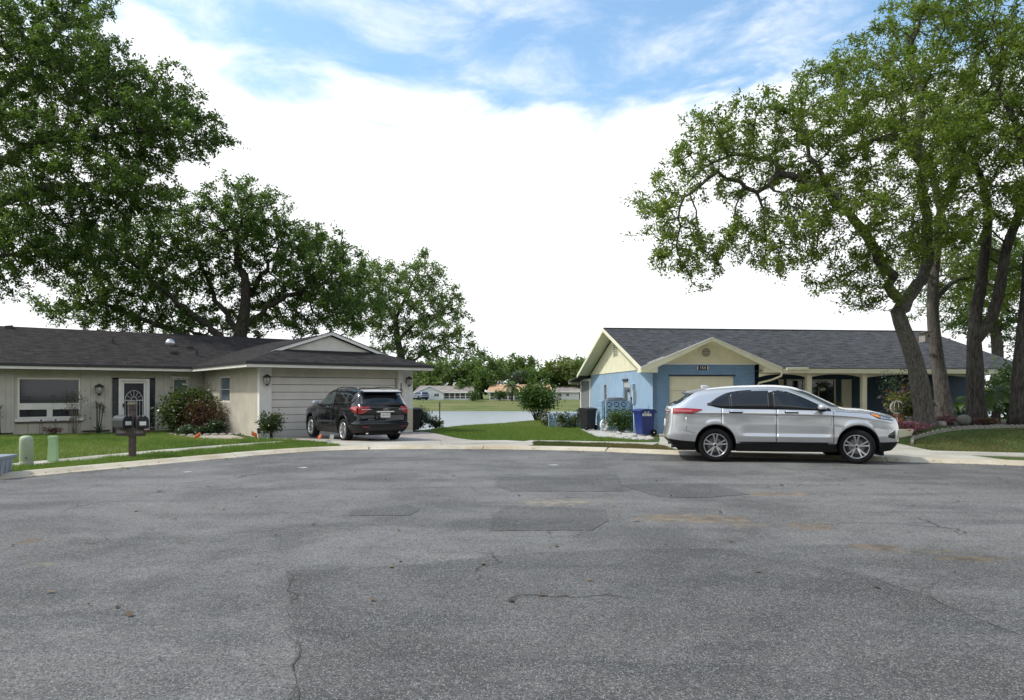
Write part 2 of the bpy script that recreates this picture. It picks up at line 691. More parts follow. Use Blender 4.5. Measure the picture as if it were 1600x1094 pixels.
def ground_z(x, y, road=True):
    x = np.asarray(x, float)
    y = np.asarray(y, float)
    z = np.zeros(np.broadcast(x, y).shape) + 0.02
    z = z - .15 * sm(19, 25, y)
    crest = np.clip(35.2 + 1.55 * x, 29.0, 44.0)
    fall = sm(0, 13, y - crest)
    lakeward = sm(-5.5, -1.0, x + .136 * y)
    near = z - 2.3 * fall * lakeward
    bank = -2.4 + 2.26 * sm(110, 131, y + .02 * x)
    z = np.where(y > 75, np.where(lakeward > .999, np.maximum(near * 0 - 2.4, bank), near), near)
    mound = .46 * sm(8.6, 12.6, x) * sm(16.7, 19.9, y + .25 * (x - 11) * (x > 11)) * (1 - sm(22.8, 26.2, y))
    z = z + mound
    z = z + .025 * np.sin(x * .9 + 1.3) * np.sin(y * .7) * sm(18, 24, y)
    if road:
        z = np.where(pip(ROAD_OUT, x, y), -.07, z)
    return z


def gz(x, y):
    return float(ground_z(np.array([x]), np.array([y]))[0])


def make_ground():
    def axis(lims):
        a = []
        for lo, hi, st in lims:
            a += list(np.arange(lo, hi, st))
        return np.array(a + [lims[-1][1]])
    xs = axis([(-900, -200, 100), (-200, -60, 14), (-60, -22, 3), (-22, 24, .45), (24, 60, 3), (60, 200, 14), (200, 900, 100)])
    ys = axis([(-120, -20, 8), (-20, 4, 1.5), (4, 46, .45), (46, 140, 2.2), (140, 300, 16), (300, 1500, 150)])
    X, Y = np.meshgrid(xs, ys)
    Z = ground_z(X, Y)
    nx, ny = len(xs), len(ys)
    me = bpy.data.meshes.new('ground')
    V = np.stack([X, Y, Z], -1).reshape(-1, 3)
    idx = np.arange(nx * ny).reshape(ny, nx)
    Q = np.stack([idx[:-1, :-1], idx[:-1, 1:], idx[1:, 1:], idx[1:, :-1]], -1).reshape(-1, 4)
    fast_mesh(me, V, Q)
    m, t, p = base_mat('ground_turf')
    tc = t.new('ShaderNodeTexCoord').outputs['Object']
    n1 = t.noise(tc, .35, 5, .6)
    n2 = t.noise(tc, 9, 5, .7)
    n3 = t.noise(tc, .11, 4, .6)
    col = t.mix(t.smooth(n2, .3, .7), (.030, .055, .012), (.075, .115, .028))
    col = t.mix(t.math('MULTIPLY', t.smooth(n1, .45, .7), .6), col, (.13, .125, .045))
    sep = t.new('ShaderNodeSeparateXYZ')
    t.put(sep.inputs[0], tc)
    far = t.smooth(sep.outputs[1], 90, 112)        # the dry bank of the far shore
    mp = t.new('ShaderNodeMapping')
    t.put(mp.inputs[0], tc)
    mp.inputs['Scale'].default_value = (.25, 1.4, 1)
    n4 = t.noise(mp.outputs[0], .5, 5, .65)
    fc = t.mix(t.smooth(n4, .35, .65), (.085, .125, .034), (.17, .165, .07))
    fc = t.mix(t.math('MULTIPLY', t.math('SUBTRACT', 1.0, t.smooth(sep.outputs[1], 111, 117)), .8), fc, (.16, .19, .06))
    col = t.mix(far, col, fc)
    t.put(p.inputs['Base Color'], col)
    p.inputs['Roughness'].default_value = .95
    p.inputs['Specular IOR Level'].default_value = .15
    t.put(p.inputs['Normal'], t.bump(n2, .8, .05))
    o = link_mesh('ground', me, m, smooth=True)
    tag(o, kind='structure')


def fast_mesh(me, V, Q, tint=None):
    V = np.asarray(V, np.float32)
    Q = np.asarray(Q, np.int32)
    k = Q.shape[1]
    me.vertices.add(len(V))
    me.vertices.foreach_set('co', V.ravel())
    me.loops.add(Q.size)
    me.loops.foreach_set('vertex_index', Q.ravel())
    me.polygons.add(len(Q))
    me.polygons.foreach_set('loop_start', np.arange(0, Q.size, k, dtype=np.int32))
    me.update(calc_edges=True)
    if tint is not None:
        a = me.attributes.new('tint', 'FLOAT', 'FACE')
        a.data.foreach_set('value', np.asarray(tint, np.float32))


make_ground()

# lake
wm = MB().add([(-220, 30, LAKE_Z), (260, 30, LAKE_Z), (260, 150, LAKE_Z), (-220, 150, LAKE_Z)], [(0, 1, 2, 3)])
tag(wm.build('lake', water_mat()), kind='structure')

# road
SAND = (.33, .28, .21)
RUST = (.20, .135, .08)


def gp(px, py, z=0.0):
    Y = F * (CH - z) / (py - HOR)
    return ((px - 800) * Y / F, Y)


def spot(px, py, rx, ry, c):
    x, y = gp(px, py)
    return (x, y, rx, ry, c)


spots = [spot(868, 785, .62, .34, SAND), spot(1085, 810, .80, .34, (.27, .20, .12)), spot(1210, 772, .62, .20, (.28, .2, .12)), spot(1268, 822, .30, .26, RUST),
         spot(1370, 855, .30, .16, RUST), spot(1525, 873, .42, .14, (.16, .115, .06)), spot(45, 845, .14, .16, RUST), spot(60, 882, .16, .10, (.2, .18, .12)),
         spot(1165, 820, .35, .2, (.2, .17, .13)), spot(1080, 885, .22, .12, (.24, .21, .16)), spot(1440, 862, .5, .12, (.17, .15, .10))]
rd = MB()
RD = offset_line(EDGE, .082) + ROAD[len(EDGE):]
rd.add([(p[0], p[1], 0.0) for p in RD], [tuple(range(len(RD)))])
M_ASPH = asphalt_mat('asphalt', 1.0, spots)
tag(rd.build('road', M_ASPH), kind='structure')
M_ASPH2 = asphalt_mat('asphalt_overlay', .68)
M_ASPH3 = asphalt_mat('asphalt_repair', .66)


def ragged(poly, step=.12, amp=.03, seed=1):
    rs = random.Random(seed)
    out = []
    n = len(poly)
    for i in range(n):
        a, b = Vector(poly[i]), Vector(poly[(i + 1) % n])
        k = max(1, int((b - a).length / step))
        for j in range(k):
            q = a.lerp(b, j / k)
            out.append((q.x + rs.uniform(-amp, amp), q.y + rs.uniform(-amp, amp)))
    return out


def sheet(name, pix, m, z, seed, amp=.03):
    poly = ragged([gp(*p) for p in pix], .12, amp, seed)
    b = MB().prism(poly, z - .003, z)
    o = b.build(name, m)
    tag(o, kind='structure')
    return o


sheet('asphalt_overlay', [(448, 1160), (462, 1060), (456, 960), (452, 915), (447, 893), (560, 889), (680, 880), (800, 866), (1000, 858), (1130, 858), (1230, 880),
                          (1330, 893), (1440, 930), (1540, 972), (1640, 1010), (1660, 1160)], M_ASPH2, .005, 3, .022)
sheet('asphalt_patch', [(768, 806), (765, 830), (860, 829), (925, 829), (950, 815), (948, 797), (880, 793), (790, 792)], M_ASPH3, .0045, 5, .012)
sheet('asphalt_patch', [(968, 758), (1030, 777), (1100, 778), (1172, 773), (1112, 756), (1040, 755)], M_ASPH3, .0045, 6, .012)
sheet('asphalt_patch', [(552, 796), (545, 806), (640, 806), (655, 796), (640, 788)], M_ASPH2, .0045, 7, .012)
sheet('asphalt_patch', [(965, 742), (780, 745), (775, 760), (800, 768), (975, 768)], M_ASPH2, .0045, 8, .02)
sheet('asphalt_patch', [(972, 716), (990, 709.5), (1050, 711), (1120, 713), (1120, 721), (1040, 720), (975, 718.5)], M_ASPH3, .0045, 9, .012)
M_CRACK = mat('crack_dark', (.035, .033, .028), .95, .4, 6, .4, 80, col2=(.09, .082, .062))


def crack(pix, w, seed):
    rs = random.Random(seed)
    P = [gp(*p) for p in pix]
    L, Rr_ = [], []
    for i in range(len(P) - 1):
        a, b = Vector(P[i]), Vector(P[i + 1])
        n = max(2, int((b - a).length / .09))
        t = (b - a).normalized()
        nn = Vector((-t.y, t.x))
        for j in range(n):
            q = a.lerp(b, j / n) + nn * (rs.uniform(-.02, .02) + .03 * math.sin(j * .8 + i * 2))
            ww = w * .42 * rs.uniform(.1, 1.3) * (.3 + .7 * abs(math.sin(j * .37 + i)))
            L.append(q + nn * ww)
            Rr_.append(q - nn * ww)
    mb = MB()
    mb.grid([[(p.x, p.y, .0085) for p in L], [(p.x, p.y, .0085) for p in Rr_]])
    tag(mb.build('road_crack', M_CRACK), kind='structure')


crack([(-20, 968), (60, 964), (150, 957), (240, 962), (330, 955)], .010, 1)
crack([(448, 893), (456, 930), (455, 980), (461, 1060), (450, 1150)], .012, 2)
crack([(1330, 893), (1440, 930), (1540, 972), (1640, 1010)], .012, 3)
crack([(1345, 880), (1420, 890), (1500, 905), (1560, 900)], .007, 4)
crack([(1440, 930), (1470, 905), (1500, 880), (1560, 868)], .006, 5)
crack([(1310, 868), (1400, 880), (1440, 862), (1530, 875)], .006, 6)
crack([(0, 800), (120, 790), (260, 782), (330, 785)], .006, 7)
crack([(1180, 770), (1300, 768), (1440, 772), (1600, 765)], .006, 8)
white = mat('worn_paint', (.42, .42, .41), .7, .2, 12, .3, 90)
for (a, b) in ((292, 738), (472, 731), (865, 727)):
    sheet('paint_fleck', [(a - 9, b), (a, b + .9), (a + 9, b + .3), (a + 3, b - .7)], white, .007, a, .01)

# leaf litter and debris lying on the asphalt
M_CONC = mat('kerb_concrete', (.42, .345, .23), .85, .2, 1.1, .5, 60, col2=(.55, .50, .40), dirt=.5)
M_CONC2 = mat('walk_concrete', (.33, .305, .25), .88, .15, 1.0, .5, 60, col2=(.47, .44, .375), dirt=.5)


def line_len(P):
    return np.concatenate([[0], np.cumsum(np.linalg.norm(np.diff(np.array(P), axis=0), axis=1))])


def make_kerb():
    root = empty('kerb')
    tag(root, kind='structure')
    E = np.array(EDGE)
    L = line_len(E)
    prof = [(0.08, -.06), (0.08, .008), (.2, .03), (.32, .075), (.42, .085), (.44, .07), (.44, -.06)]
    s0 = 2.0
    k = 0
    while s0 < L[-1] - 3:
        s1 = s0 + 3.05 * (1 + .08 * math.sin(k * 2.1))
        ss = np.linspace(s0 + .006, s1 - .006, 6)
        P = np.stack([np.interp(ss, L, E[:, 0]), np.interp(ss, L, E[:, 1])], 1)
        T = np.gradient(P, axis=0)
        T /= np.linalg.norm(T, axis=1)[:, None]
        N = np.stack([-T[:, 1], T[:, 0]], 1)
        rows = []
        dz = random.uniform(-.004, .004)
        for i in range(len(ss)):
            rows.append([(P[i, 0] + N[i, 0] * d, P[i, 1] + N[i, 1] * d, z + dz) for d, z in prof])
        mb = MB().grid(rows)
        n = len(prof)
        mb.f.append(tuple(range(n)))
        mb.f.append(tuple(range(5 * n, 6 * n))[::-1])
        mb.build('kerb_segment', M_CONC, root)
        s0 = s1
        k += 1


make_kerb()


def slab_path(name, line, width, th=.05, seg=1.5, m=M_CONC2, lift=.012, gap=.008):
    """row of concrete slabs along a line, each slab a piece"""
    root = empty(name)
    tag(root, kind='structure')
    P0 = np.array(catmull(line, 8))
    L = line_len(P0)
    n = max(1, int(round(L[-1] / seg)))
    for k in range(n):
        ss = np.linspace(L[-1] * k / n + gap / 2, L[-1] * (k + 1) / n - gap / 2, 4)
        P = np.stack([np.interp(ss, L, P0[:, 0]), np.interp(ss, L, P0[:, 1])], 1)
        T = np.gradient(P, axis=0)
        T /= np.linalg.norm(T, axis=1)[:, None]
        N = np.stack([-T[:, 1], T[:, 0]], 1)
        a = [tuple(P[i] + N[i] * width / 2) for i in range(4)]
        b = [tuple(P[i] - N[i] * width / 2) for i in range(4)][::-1]
        top = lambda x, y: float(ground_z(x, y, False)) + lift
        bot = lambda x, y: top(x, y) - th
        MB().prism(a + b, bot, top).build('slab', m, root, bevel=.006)
    return root


slab_path('sidewalk', [(-12.2, 8.4), (-11.0, 10.6), (-9.75, 13.2), (-8.75, 15.9), (-7.6, 18.2), (-6.3, 20.2)], .95)
slab_path('sidewalk', [(.4, 20.75), (2.2, 20.2), (4.0, 19.5)], 1.15)
slab_path('sidewalk', [(9.9, 16.45), (11.4, 15.95), (13.3, 15.0), (16.0, 13.0), (18.3, 10)], 1.05, lift=.02)

top_g = lambda dz: (lambda x, y: float(ground_z(x, y, False)) + dz)


def pave(name, poly, m, lift, th=.05, div=1.0, parent=None):
    """paved sheet that follows the ground: polygon cut along a grid"""
    bm = bmesh.new()
    vs = [bm.verts.new((p[0], p[1], 0)) for p in poly]
    bm.faces.new(vs)
    xs = [p[0] for p in poly]
    ys = [p[1] for p in poly]
    y = min(ys) + div
    while y < max(ys):
        bmesh.ops.bisect_plane(bm, geom=bm.verts[:] + bm.edges[:] + bm.faces[:], plane_co=(0, y, 0), plane_no=(0, 1, 0))
        y += div
    x = min(xs) + div
    while x < max(xs):
        bmesh.ops.bisect_plane(bm, geom=bm.verts[:] + bm.edges[:] + bm.faces[:], plane_co=(x, 0, 0), plane_no=(1, 0, 0))
        x += div
    ext = bmesh.ops.extrude_face_region(bm, geom=bm.faces[:])
    topv = {e for e in ext['geom'] if isinstance(e, bmesh.types.BMVert)}
    for v in bm.verts:
        g = float(ground_z(v.co.x, v.co.y, False))
        v.co.z = g + lift - (0 if v in topv else th)
    bmesh.ops.recalc_face_normals(bm, faces=bm.faces)
    me = bpy.data.meshes.new(name)
    bm.to_mesh(me)
    bm.free()
    planar_uv(me)
    o = link_mesh(name, me, m, parent)
    if parent is None: tag(o, kind='structure')
    return o


def kerb_pts(x0, x1, d):
    return [p for p in offset_line(EDGE, d) if x0 < p[0] < x1 and p[1] > 5]


M_PAVER = brick_mat('driveway_pavers', (.33, .27, .235), (.43, .39, .345), (.23, .21, .18), .2, .1, .006, .85, .005, .6)
# left driveway: pavers by the garage, concrete apron at the road
pave('paver_driveway', [(-8.35, 23.95), (-3.5, 27.75), (-2.95, 26.6), (-1.1, 21.35), (-5.85, 20.9), (-6.6, 21.6)], M_PAVER, .016)
ap = [p for p in kerb_pts(-4.0, .25, .445)]
apron_left = [(-5.85, 20.88), (-5.2, 19.7), (-4.55, 18.6)] + ap + [(.6, 18.9), (.55, 20.1), (-.2, 21.25), (-1.1, 21.33)]


def split_pave(name, poly, m, lift, cuts):
    """concrete apron cast in panels: cut by lines (point, normal) into separate slabs with joints"""
    root = empty(name)
    tag(root, kind='structure')
    polys = [poly]
    for (cx, cy, nx, ny) in cuts:
        nxt = []
        for q in polys:
            for sgn in (1, -1):
                res = []
                for i in range(len(q)):
                    a, b = q[i], q[(i + 1) % len(q)]
                    da = sgn * ((a[0] - cx) * nx + (a[1] - cy) * ny) - .006
                    db = sgn * ((b[0] - cx) * nx + (b[1] - cy) * ny) - .006
                    if da >= 0: res.append(a)
                    if da * db < 0:
                        t = da / (da - db)
                        res.append((a[0] + (b[0] - a[0]) * t, a[1] + (b[1] - a[1]) * t))
                if len(res) > 2: nxt.append(res)
        polys = nxt
    for q in polys:
        pave('slab', q, m, lift, .05, 1.0, root)
    return root


split_pave('driveway_apron', apron_left, M_CONC2, .014, [(-1.9, 19, 1, .12), (0, 19.6, .05, 1)])
ap2 = kerb_pts(4.6, 10.0, .445)
split_pave('driveway_slab', [(5.45, 26.15), (4.75, 22.6), (4.0, 19.2), (4.15, 17.0)] + ap2 + [(10.3, 14.6), (10.1, 17.0), (9.9, 22), (9.5, 26.5)], M_CONC2, .022,
           [(7, 18.4, .05, 1), (7, 22.3, .05, 1), (7.2, 19, 1, .03)])
# walkway to the left front door
pave('front_walk', [(-13.2, 26.9), (-11.9, 27.9), (-9.6, 24.6), (-8.4, 22.6), (-9.3, 22.3), (-10.6, 23.6)], mat('walk_pebble', (.33, .28, .23), .9, .2, 9, .6, 120, col2=(.42, .38, .32)), .014)

# white gravel bed beside the blue house
M_GRAV = mat('white_gravel', (.30, .29, .26), .9, .2, 45, .9, 70, col2=(.60, .58, .54))
pave('gravel_bed', [(4.85, 26.0), (4.55, 22.9), (3.95, 21.3), (2.9, 24.0), (2.9, 29.5), (3.4, 34), (4.3, 34)], M_GRAV, .012)
pave('mulch_bed', [(9.6, 26.2), (10.0, 20), (10.4, 19.0), (17, 19.6), (21, 22), (20, 27.2)], mat('mulch', (.055, .040, .028), .95, .3, 14, .9, 60, col2=(.13, .10, .075)), .01)


# ------------------------------------------------------------------ grass
def blades(name, poly, n, h, w, m, seed=0, tint=None, hv=.35, holes=()):
    g = np.random.default_rng(seed)
    P = np.array(poly)
    lo, hi = P.min(0), P.max(0)
    pts = np.zeros((0, 2))
    while len(pts) < n:
        q = lo + g.random((n, 2)) * (hi - lo)
        q = q[pip(poly, q[:, 0], q[:, 1])]
        for hl in holes:
            q = q[~pip(hl, q[:, 0], q[:, 1])]
        pts = np.concatenate([pts, q])
    pts = pts[:n] + g.normal(size=(n, 2)) * .035
    z = ground_z(pts[:, 0], pts[:, 1], False) - .004
    a = g.random(n) * 2 * np.pi
    # tufted height
    tuft = .75 + .5 * (np.sin(pts[:, 0] * 5.1 + 1) * np.sin(pts[:, 1] * 4.3) * .5 + .5)
    hh = h * tuft * (1 - hv + 2 * hv * g.random(n))
    ww = w * (.7 + .6 * g.random(n))
    la = g.random(n) * 2 * np.pi
    lean = hh * (.15 + .75 * g.random(n))
    B = np.stack([pts[:, 0], pts[:, 1], z], 1)
    dx = np.stack([np.cos(a), np.sin(a), 0 * a], 1) * ww[:, None] * .5
    tip = B + np.stack([np.cos(la) * lean, np.sin(la) * lean, hh], 1)
    V = np.stack([B - dx, B + dx, tip], 1).reshape(-1, 3)
    Q = np.arange(3 * n).reshape(n, 3)
    tn = g.random(n) * .55
    if tint is not None:
        tn = tn + tint(pts[:, 0], pts[:, 1])
    me = bpy.data.meshes.new(name)
    fast_mesh(me, V, Q, np.clip(tn, 0, 1))
    o = link_mesh(name, me, m)
    return o


def wave(x, y, s=1.0):
    return .5 + .12 * np.sin(x * 4.3 * s + 2.1 * np.sin(y * 3.1 * s)) + .10 * np.sin(y * 6.7 * s + 1.7 * np.sin(x * 5.3 * s)) + .2 * np.sin(x * 1.3 * s + .5 * np.sin(y * 1.7 * s)) + .25 * np.sin(y * 1.1 * s + 1.2 * np.sin(x * .8 * s))


G_GREEN = leaf_mat('lawn_blades', [(0, (.05, .095, .016)), (.4, (.105, .185, .028)), (.75, (.20, .275, .05)), (1, (.33, .31, .12))], .35, .55)
G_OLIVE = leaf_mat('shade_lawn_blades', [(0, (.035, .046, .014)), (.35, (.075, .08, .024)), (.7, (.13, .10, .042)), (1, (.21, .135, .068))], .3, .6)  # dry olive grass, palette darkened further for the shade under the oaks
kerb_l = [p for p in offset_line(EDGE, .43) if p[0] < -4.2 and p[1] > 6]
verge_left = kerb_l + [(-4.55, 18.5), (-5.2, 19.5), (-5.9, 20.0), (-7.15, 17.95), (-8.27, 15.7), (-9.28, 13.1), (-10.5, 10.5), (-11.6, 8.4)]
tag(blades('verge_grass', verge_left, 52000, .085, .014, G_GREEN, 1, lambda x, y: .32 * wave(x, y)),
    'bright green grass strip between kerb and left sidewalk', 'grass', kind='stuff')
lawn_left = [(-12.8, 8.2), (-11.4, 10.9), (-10.25, 13.3), (-9.25, 16.1), (-8.1, 18.5), (-6.75, 20.5), (-6.5, 21.5), (-8.2, 22.5), (-9.3, 22.2), (-10.7, 23.5), (-13.3, 26.9), (-16.5, 25.9), (-22, 21.5), (-20, 12)]
tag(blades('lawn_grass', lawn_left, 90000, .075, .016, G_GREEN, 2, lambda x, y: .6 * wave(x, y, .8) - .05 + .15 * (np.sin(x * 2.3 + y) > .75)),
    'green front lawn of the grey-beige house', 'grass', kind='stuff')
lawn_mid = [(-2.9, 26.8), (-1.0, 21.45), (.5, 21.38), (2.3, 20.85), (3.9, 20.3), (4.0, 21.2), (2.9, 24.0), (2.85, 29.5), (3.3, 34), (3.6, 41), (.5, 38), (-2, 33), (-3.4, 30)]
tag(blades('lawn_grass', lawn_mid, 85000, .065, .019, G_GREEN, 3, lambda x, y: .18 * wave(x, y, .7) + .12 + .25 * sm(24, 34, y)),
    'lawn between the two houses sloping to the lake', 'grass', kind='stuff')
kv = [p for p in offset_line(EDGE, .43) if .3 < p[0] < 4.2 and p[1] > 5]
verge_mid = kv + [(3.95, 18.6), (2.1, 19.55), (.65, 20.05), (.6, 18.9)]
tag(blades('verge_grass', verge_mid, 22000, .055, .016, G_OLIVE, 4, lambda x, y: .55 * sm(.5, 4.0, x) - .1 + .2 * wave(x, y, 2)),
    'browning grass island beside the sidewalk in front of the lawn', 'grass', kind='stuff')
kr = [p for p in offset_line(EDGE, .43) if p[0] > 12.6 and p[1] > 5]
verge_right = kr[:14] + [(17.3, 9.6), (15.5, 12.4), (13.0, 14.45)]
tag(blades('verge_grass', verge_right, 16000, .05, .016, G_OLIVE, 5, lambda x, y: .5 + 0 * x),
    'brown dry grass strip at the right kerb', 'grass', kind='stuff')
lawn_right = [(10.15, 17.0), (11.65, 16.5), (13.65, 15.5), (16.45, 13.4), (18.9, 10.6), (26, 12), (24, 20), (19, 20.2), (16, 19.3), (13.0, 18.75), (10.6, 18.6), (10.15, 18.4)]
tag(blades('lawn_grass', lawn_right, 60000, .055, .016, G_OLIVE, 6, lambda x, y: .5 * wave(x, y, 1.4) + .10 - .15 * sm(14, 18, x)),
    'olive shaded lawn rising to the scalloped brick edging', 'grass', kind='stuff')

# ------------------------------------------------------------------ house helpers
M_WALL_L = mat('beige_stucco', (.47, .435, .36), .85, .1, 1.6, .45, 110, dirt=.3)
M_BOARD_L = mat('beige_board', (.48, .455, .405), .75, .06, 3.0, .15, 60, dirt=.1)
M_TRIM_L = mat('offwhite_trim', (.68, .66, .61), .6, .06, 3)
M_WHITE = mat('white_trim', (.78, .77, .74), .5, .05, 4)
M_PILLAR = mat('white_stucco', (.72, .70, .68), .8, .06, 2.5, .3, 120)
M_DARKMETAL = mat('dark_drip_edge', (.022, .022, .024), .5, .2, 8)
M_ROOF_L = shingle_mat('brown_black_shingles', (.008, .0075, .0078), (.026, .0225, .022), (.056, .047, .044))
M_ROOF_B = shingle_mat('slate_grey_shingles', (.020, .021, .023), (.060, .061, .065), (.115, .116, .119))
M_GLASS = glass_dark('window_glass', (.012, .015, .02), .06)
M_GLASS_B = glass_dark('bright_window_glass', (.10, .13, .16), .05)  # paler glass colour stands in for bright light reflections
M_BLACK = mat('black_metal', (.02, .02, .022), .45, .2, 20)
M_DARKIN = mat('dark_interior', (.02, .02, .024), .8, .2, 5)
M_BLIND = mat('blind_slats', (.11, .115, .125), .6, .1, 10)


def wall(mb, x0, x1, z0, z1, y0, y1, holes=()):
    """solid wall in local xz between y0 and y1 with rectangular openings (hx0,hx1,hz0,hz1)"""
    xs = sorted({x0, x1} | {h[0] for h in holes} | {h[1] for h in holes})
    for i in range(len(xs) - 1):
        a, b = xs[i], xs[i + 1]
        hs = sorted([(h[2], h[3]) for h in holes if h[0] <= a + 1e-6 and h[1] >= b - 1e-6])
        z = z0
        for lo, hi in hs:
            if lo > z: mb.box(a, b, y0, y1, z, lo)
            z = hi
        if z < z1: mb.box(a, b, y0, y1, z, z1)
    return mb


def wall_x(mb, y0, y1, z0, z1, x0, x1, holes=()):
    """the same for a wall running along local y"""
    t = MB()
    wall(t, y0, y1, z0, z1, 0, 1, holes)
    mb.add([(x0 + (x1 - x0) * p[1], p[0], p[2]) for p in t.v], t.f)
    return mb


def window(name, parent, x0, x1, z0, z1, y, fr=.05, depth=.06, rows=1, cols=1, fm=None, gm=None, blinds=False, Mx=None):
    """window in a wall facing local -y: frame (part), panes and blinds (sub-parts)"""
    fm = fm or M_WHITE
    gm = gm or M_GLASS
    tf = (lambda b: b) if Mx is None else (lambda b: MB().add([Mx @ Vector(p) for p in b.v], b.f))
    f = MB()
    f.box(x0, x0 + fr, y, y + depth, z0, z1).box(x1 - fr, x1, y, y + depth, z0, z1)
    f.box(x0 + fr, x1 - fr, y, y + depth, z1 - fr, z1).box(x0 + fr, x1 - fr, y, y + depth, z0, z0 + fr)
    fo = tf(f).build(name, fm, parent, bevel=.006)
    iw, ih = (x1 - x0 - 2 * fr), (z1 - z0 - 2 * fr)
    for i in range(cols):
        for j in range(rows):
            a = x0 + fr + iw * i / cols
            b = x0 + fr + iw * (i + 1) / cols
            c = z0 + fr + ih * j / rows
            d = z0 + fr + ih * (j + 1) / rows
            tf(MB().box(a + .004, b - .004, y + depth * .55, y + depth * .55 + .008, c + .004, d - .004)).build('pane', gm, fo)
            if i: tf(MB().box(a - .014, a + .014, y + depth * .2, y + depth * .5, c, d)).build('mullion', fm, fo)
            if j: tf(MB().box(a, b, y + depth * .25, y + depth * .5, c - .012, c + .012)).build('glazing_bar', fm, fo)
    if blinds:
        bm_ = MB()
        z = z0 + fr + .02
        while z < z1 - fr - .02:
            bm_.box(x0 + fr + .02, x1 - fr - .02, y + depth * .55 - .006, y + depth * .55 - .002, z, z + .012)
            z += .05
        tag(tf(bm_).build('blind', M_BLIND, fo), kind='stuff')
    return fo


def wall_lamp(loc, rz, label, parent=None, s=1.0):
    """round-backed bulkhead lantern on a bracket"""
    r = empty('wall_lamp', loc, rz, label, 'lamp', 'wall lanterns of the beige house')
    Mr = Matrix.Rotation(R(90), 4, 'X')
    MB().lathe([(.06 * s, 0), (.062 * s, .015 * s), (.03 * s, .03 * s)], 16, Mr).build('back_plate', M_BLACK, r, smooth=False)
    MB().tube([(0, -.02 * s, .0), (0, -.09 * s, .06 * s), (0, -.13 * s, .10 * s)], .011 * s, 8).build('bracket', M_BLACK, r, smooth=True)
    g = Matrix.Translation((0, -.13 * s, 0))
    MB().lathe([(.012 * s, .19 * s), (.03 * s, .175 * s), (.12 * s, .125 * s), (.125 * s, .105 * s), (.1 * s, .10 * s)], 20, g).build('cap', M_BLACK, r, smooth=True)
    MB().lathe([(.085 * s, .10 * s), (.10 * s, .02 * s), (.085 * s, -.07 * s), (.04 * s, -.11 * s)], 16, g).build('glass_globe', glassy, r, smooth=True)
    cg = MB()
    for k in range(6):
        a = k * math.pi / 3
        cg.tube([(.09 * s * math.cos(a), -.13 * s + .09 * s * math.sin(a), .10 * s), (.106 * s * math.cos(a), -.13 * s + .106 * s * math.sin(a), .02 * s),
                 (.045 * s * math.cos(a), -.13 * s + .045 * s * math.sin(a), -.115 * s)], .006 * s, 5)
    cg.lathe([(.05 * s, -.105 * s), (.03 * s, -.13 * s), (.01 * s, -.15 * s)], 12, g)
    cg.build('cage', M_BLACK, r)
    return r


glassy = mat('frosted_lamp_glass', (.32, .31, .28), .2, .1, 10)

# ------------------------------------------------------------------ beige house (left)
TH = math.atan2(.616, .788)
HL = empty('beige_house', (-8.65, 24.1, -.15), TH, 'beige ranch house with dark shingle roof and wide two-car garage', 'house')


def hl(x, y, z=0.0):
    return HL.matrix_basis @ Vector((x, y, z))


E = 2.62
D = 7.05                                   # depth of the main front wall behind the garage front
w = MB()
# garage front with door opening, garage left side wall, main front wall with openings
wall(w, 0.42, 6.0, -.1, E - .17, 0, .2, [(.42, 5.30, -.1, 2.13)])
w.build('garage_wall', M_WALL_L, HL)
MB().box(0, .42, -.004, .2, -.1, E - .17).build('garage_pillar', M_PILLAR, HL)
w = MB()
wall_x(w, .2, D, -.1, E - .17, 0, .2, [(3.35, 4.75, 1.2, 2.2)])
w.build('garage_side_wall', M_WALL_L, HL)
w = MB()
WIN = (-6.42, -4.45, .62, 2.12)
DOOR = (-3.38, -1.85, 0.0, 2.16)
SW = (-1.20, -.62, 1.5, 2.14)
wall(w, -13, 0.0, -.1, E - .17, D, D + .2, [WIN, DOOR, SW])
w.build('front_wall', M_WALL_L, HL)
w = MB()
wall_x(w, .2, D + 9.6, -.1, E - .17, 5.8, 6.0)
w.box(0, 6.0, D + 9.4, D + 9.6, -.1, E - .17)
w.box(-13, 0, D + 9.4, D + 9.6, -.1, E - .17)
w.box(-13, -12.8, D + .2, D + 9.4, -.1, E - .17)
w.build('rear_wall', M_WALL_L, HL)
MB().prism_y([(5.8, E - .2), (6.0, E - .2), (6.0, E + 1.6), (5.8, E + 1.6)], D + 4, D + 5).build('gable_wall', M_WALL_L, HL)
# vertical boards on the front wall, each piece proud of the wall
bx = -10.6
for (a, b) in ((-11.0, -6.52), (-4.35, -3.45), (-1.78, -1.27), (-.55, -.02)):
    x = a
    while x < b - .05:
        x2 = min(x + .235, b)
        MB().box(x + .005, x2 - .005, D - .022, D + .001, .12, E - .175).build('board', M_BOARD_L, HL)
        x = x2
for x in (-6.57, -4.39, -3.47, -1.80, -1.29, -.53):
    MB().box(x - .045, x + .045, D - .04, D - .001, .12, E - .176).build('batten', M_BOARD_L, HL, bevel=.004)
MB().box(-13, -6.57, D - .05, D - .002, .07, .118).box(-4.39, -3.47, D - .05, D - .002, .07, .118).build('base_strip', mat('dark_wood_strip', (.05, .035, .03), .7), HL)
# pillar board right of the garage door with the number
for i in range(3):
    MB().box(5.36 + i * .215, 5.36 + (i + 1) * .215 - .008, -.02, .001, .02, E - .175).build('board', M_PILLAR, HL)
rust = mat('sprinkler_stain', (.55, .50, .42), .8, .1, 3, .2, 90, col2=(.62, .40, .20))
MB().box(5.58, 5.995, -.026, -.0205, .12, .95).build('stained_board', rust, HL)
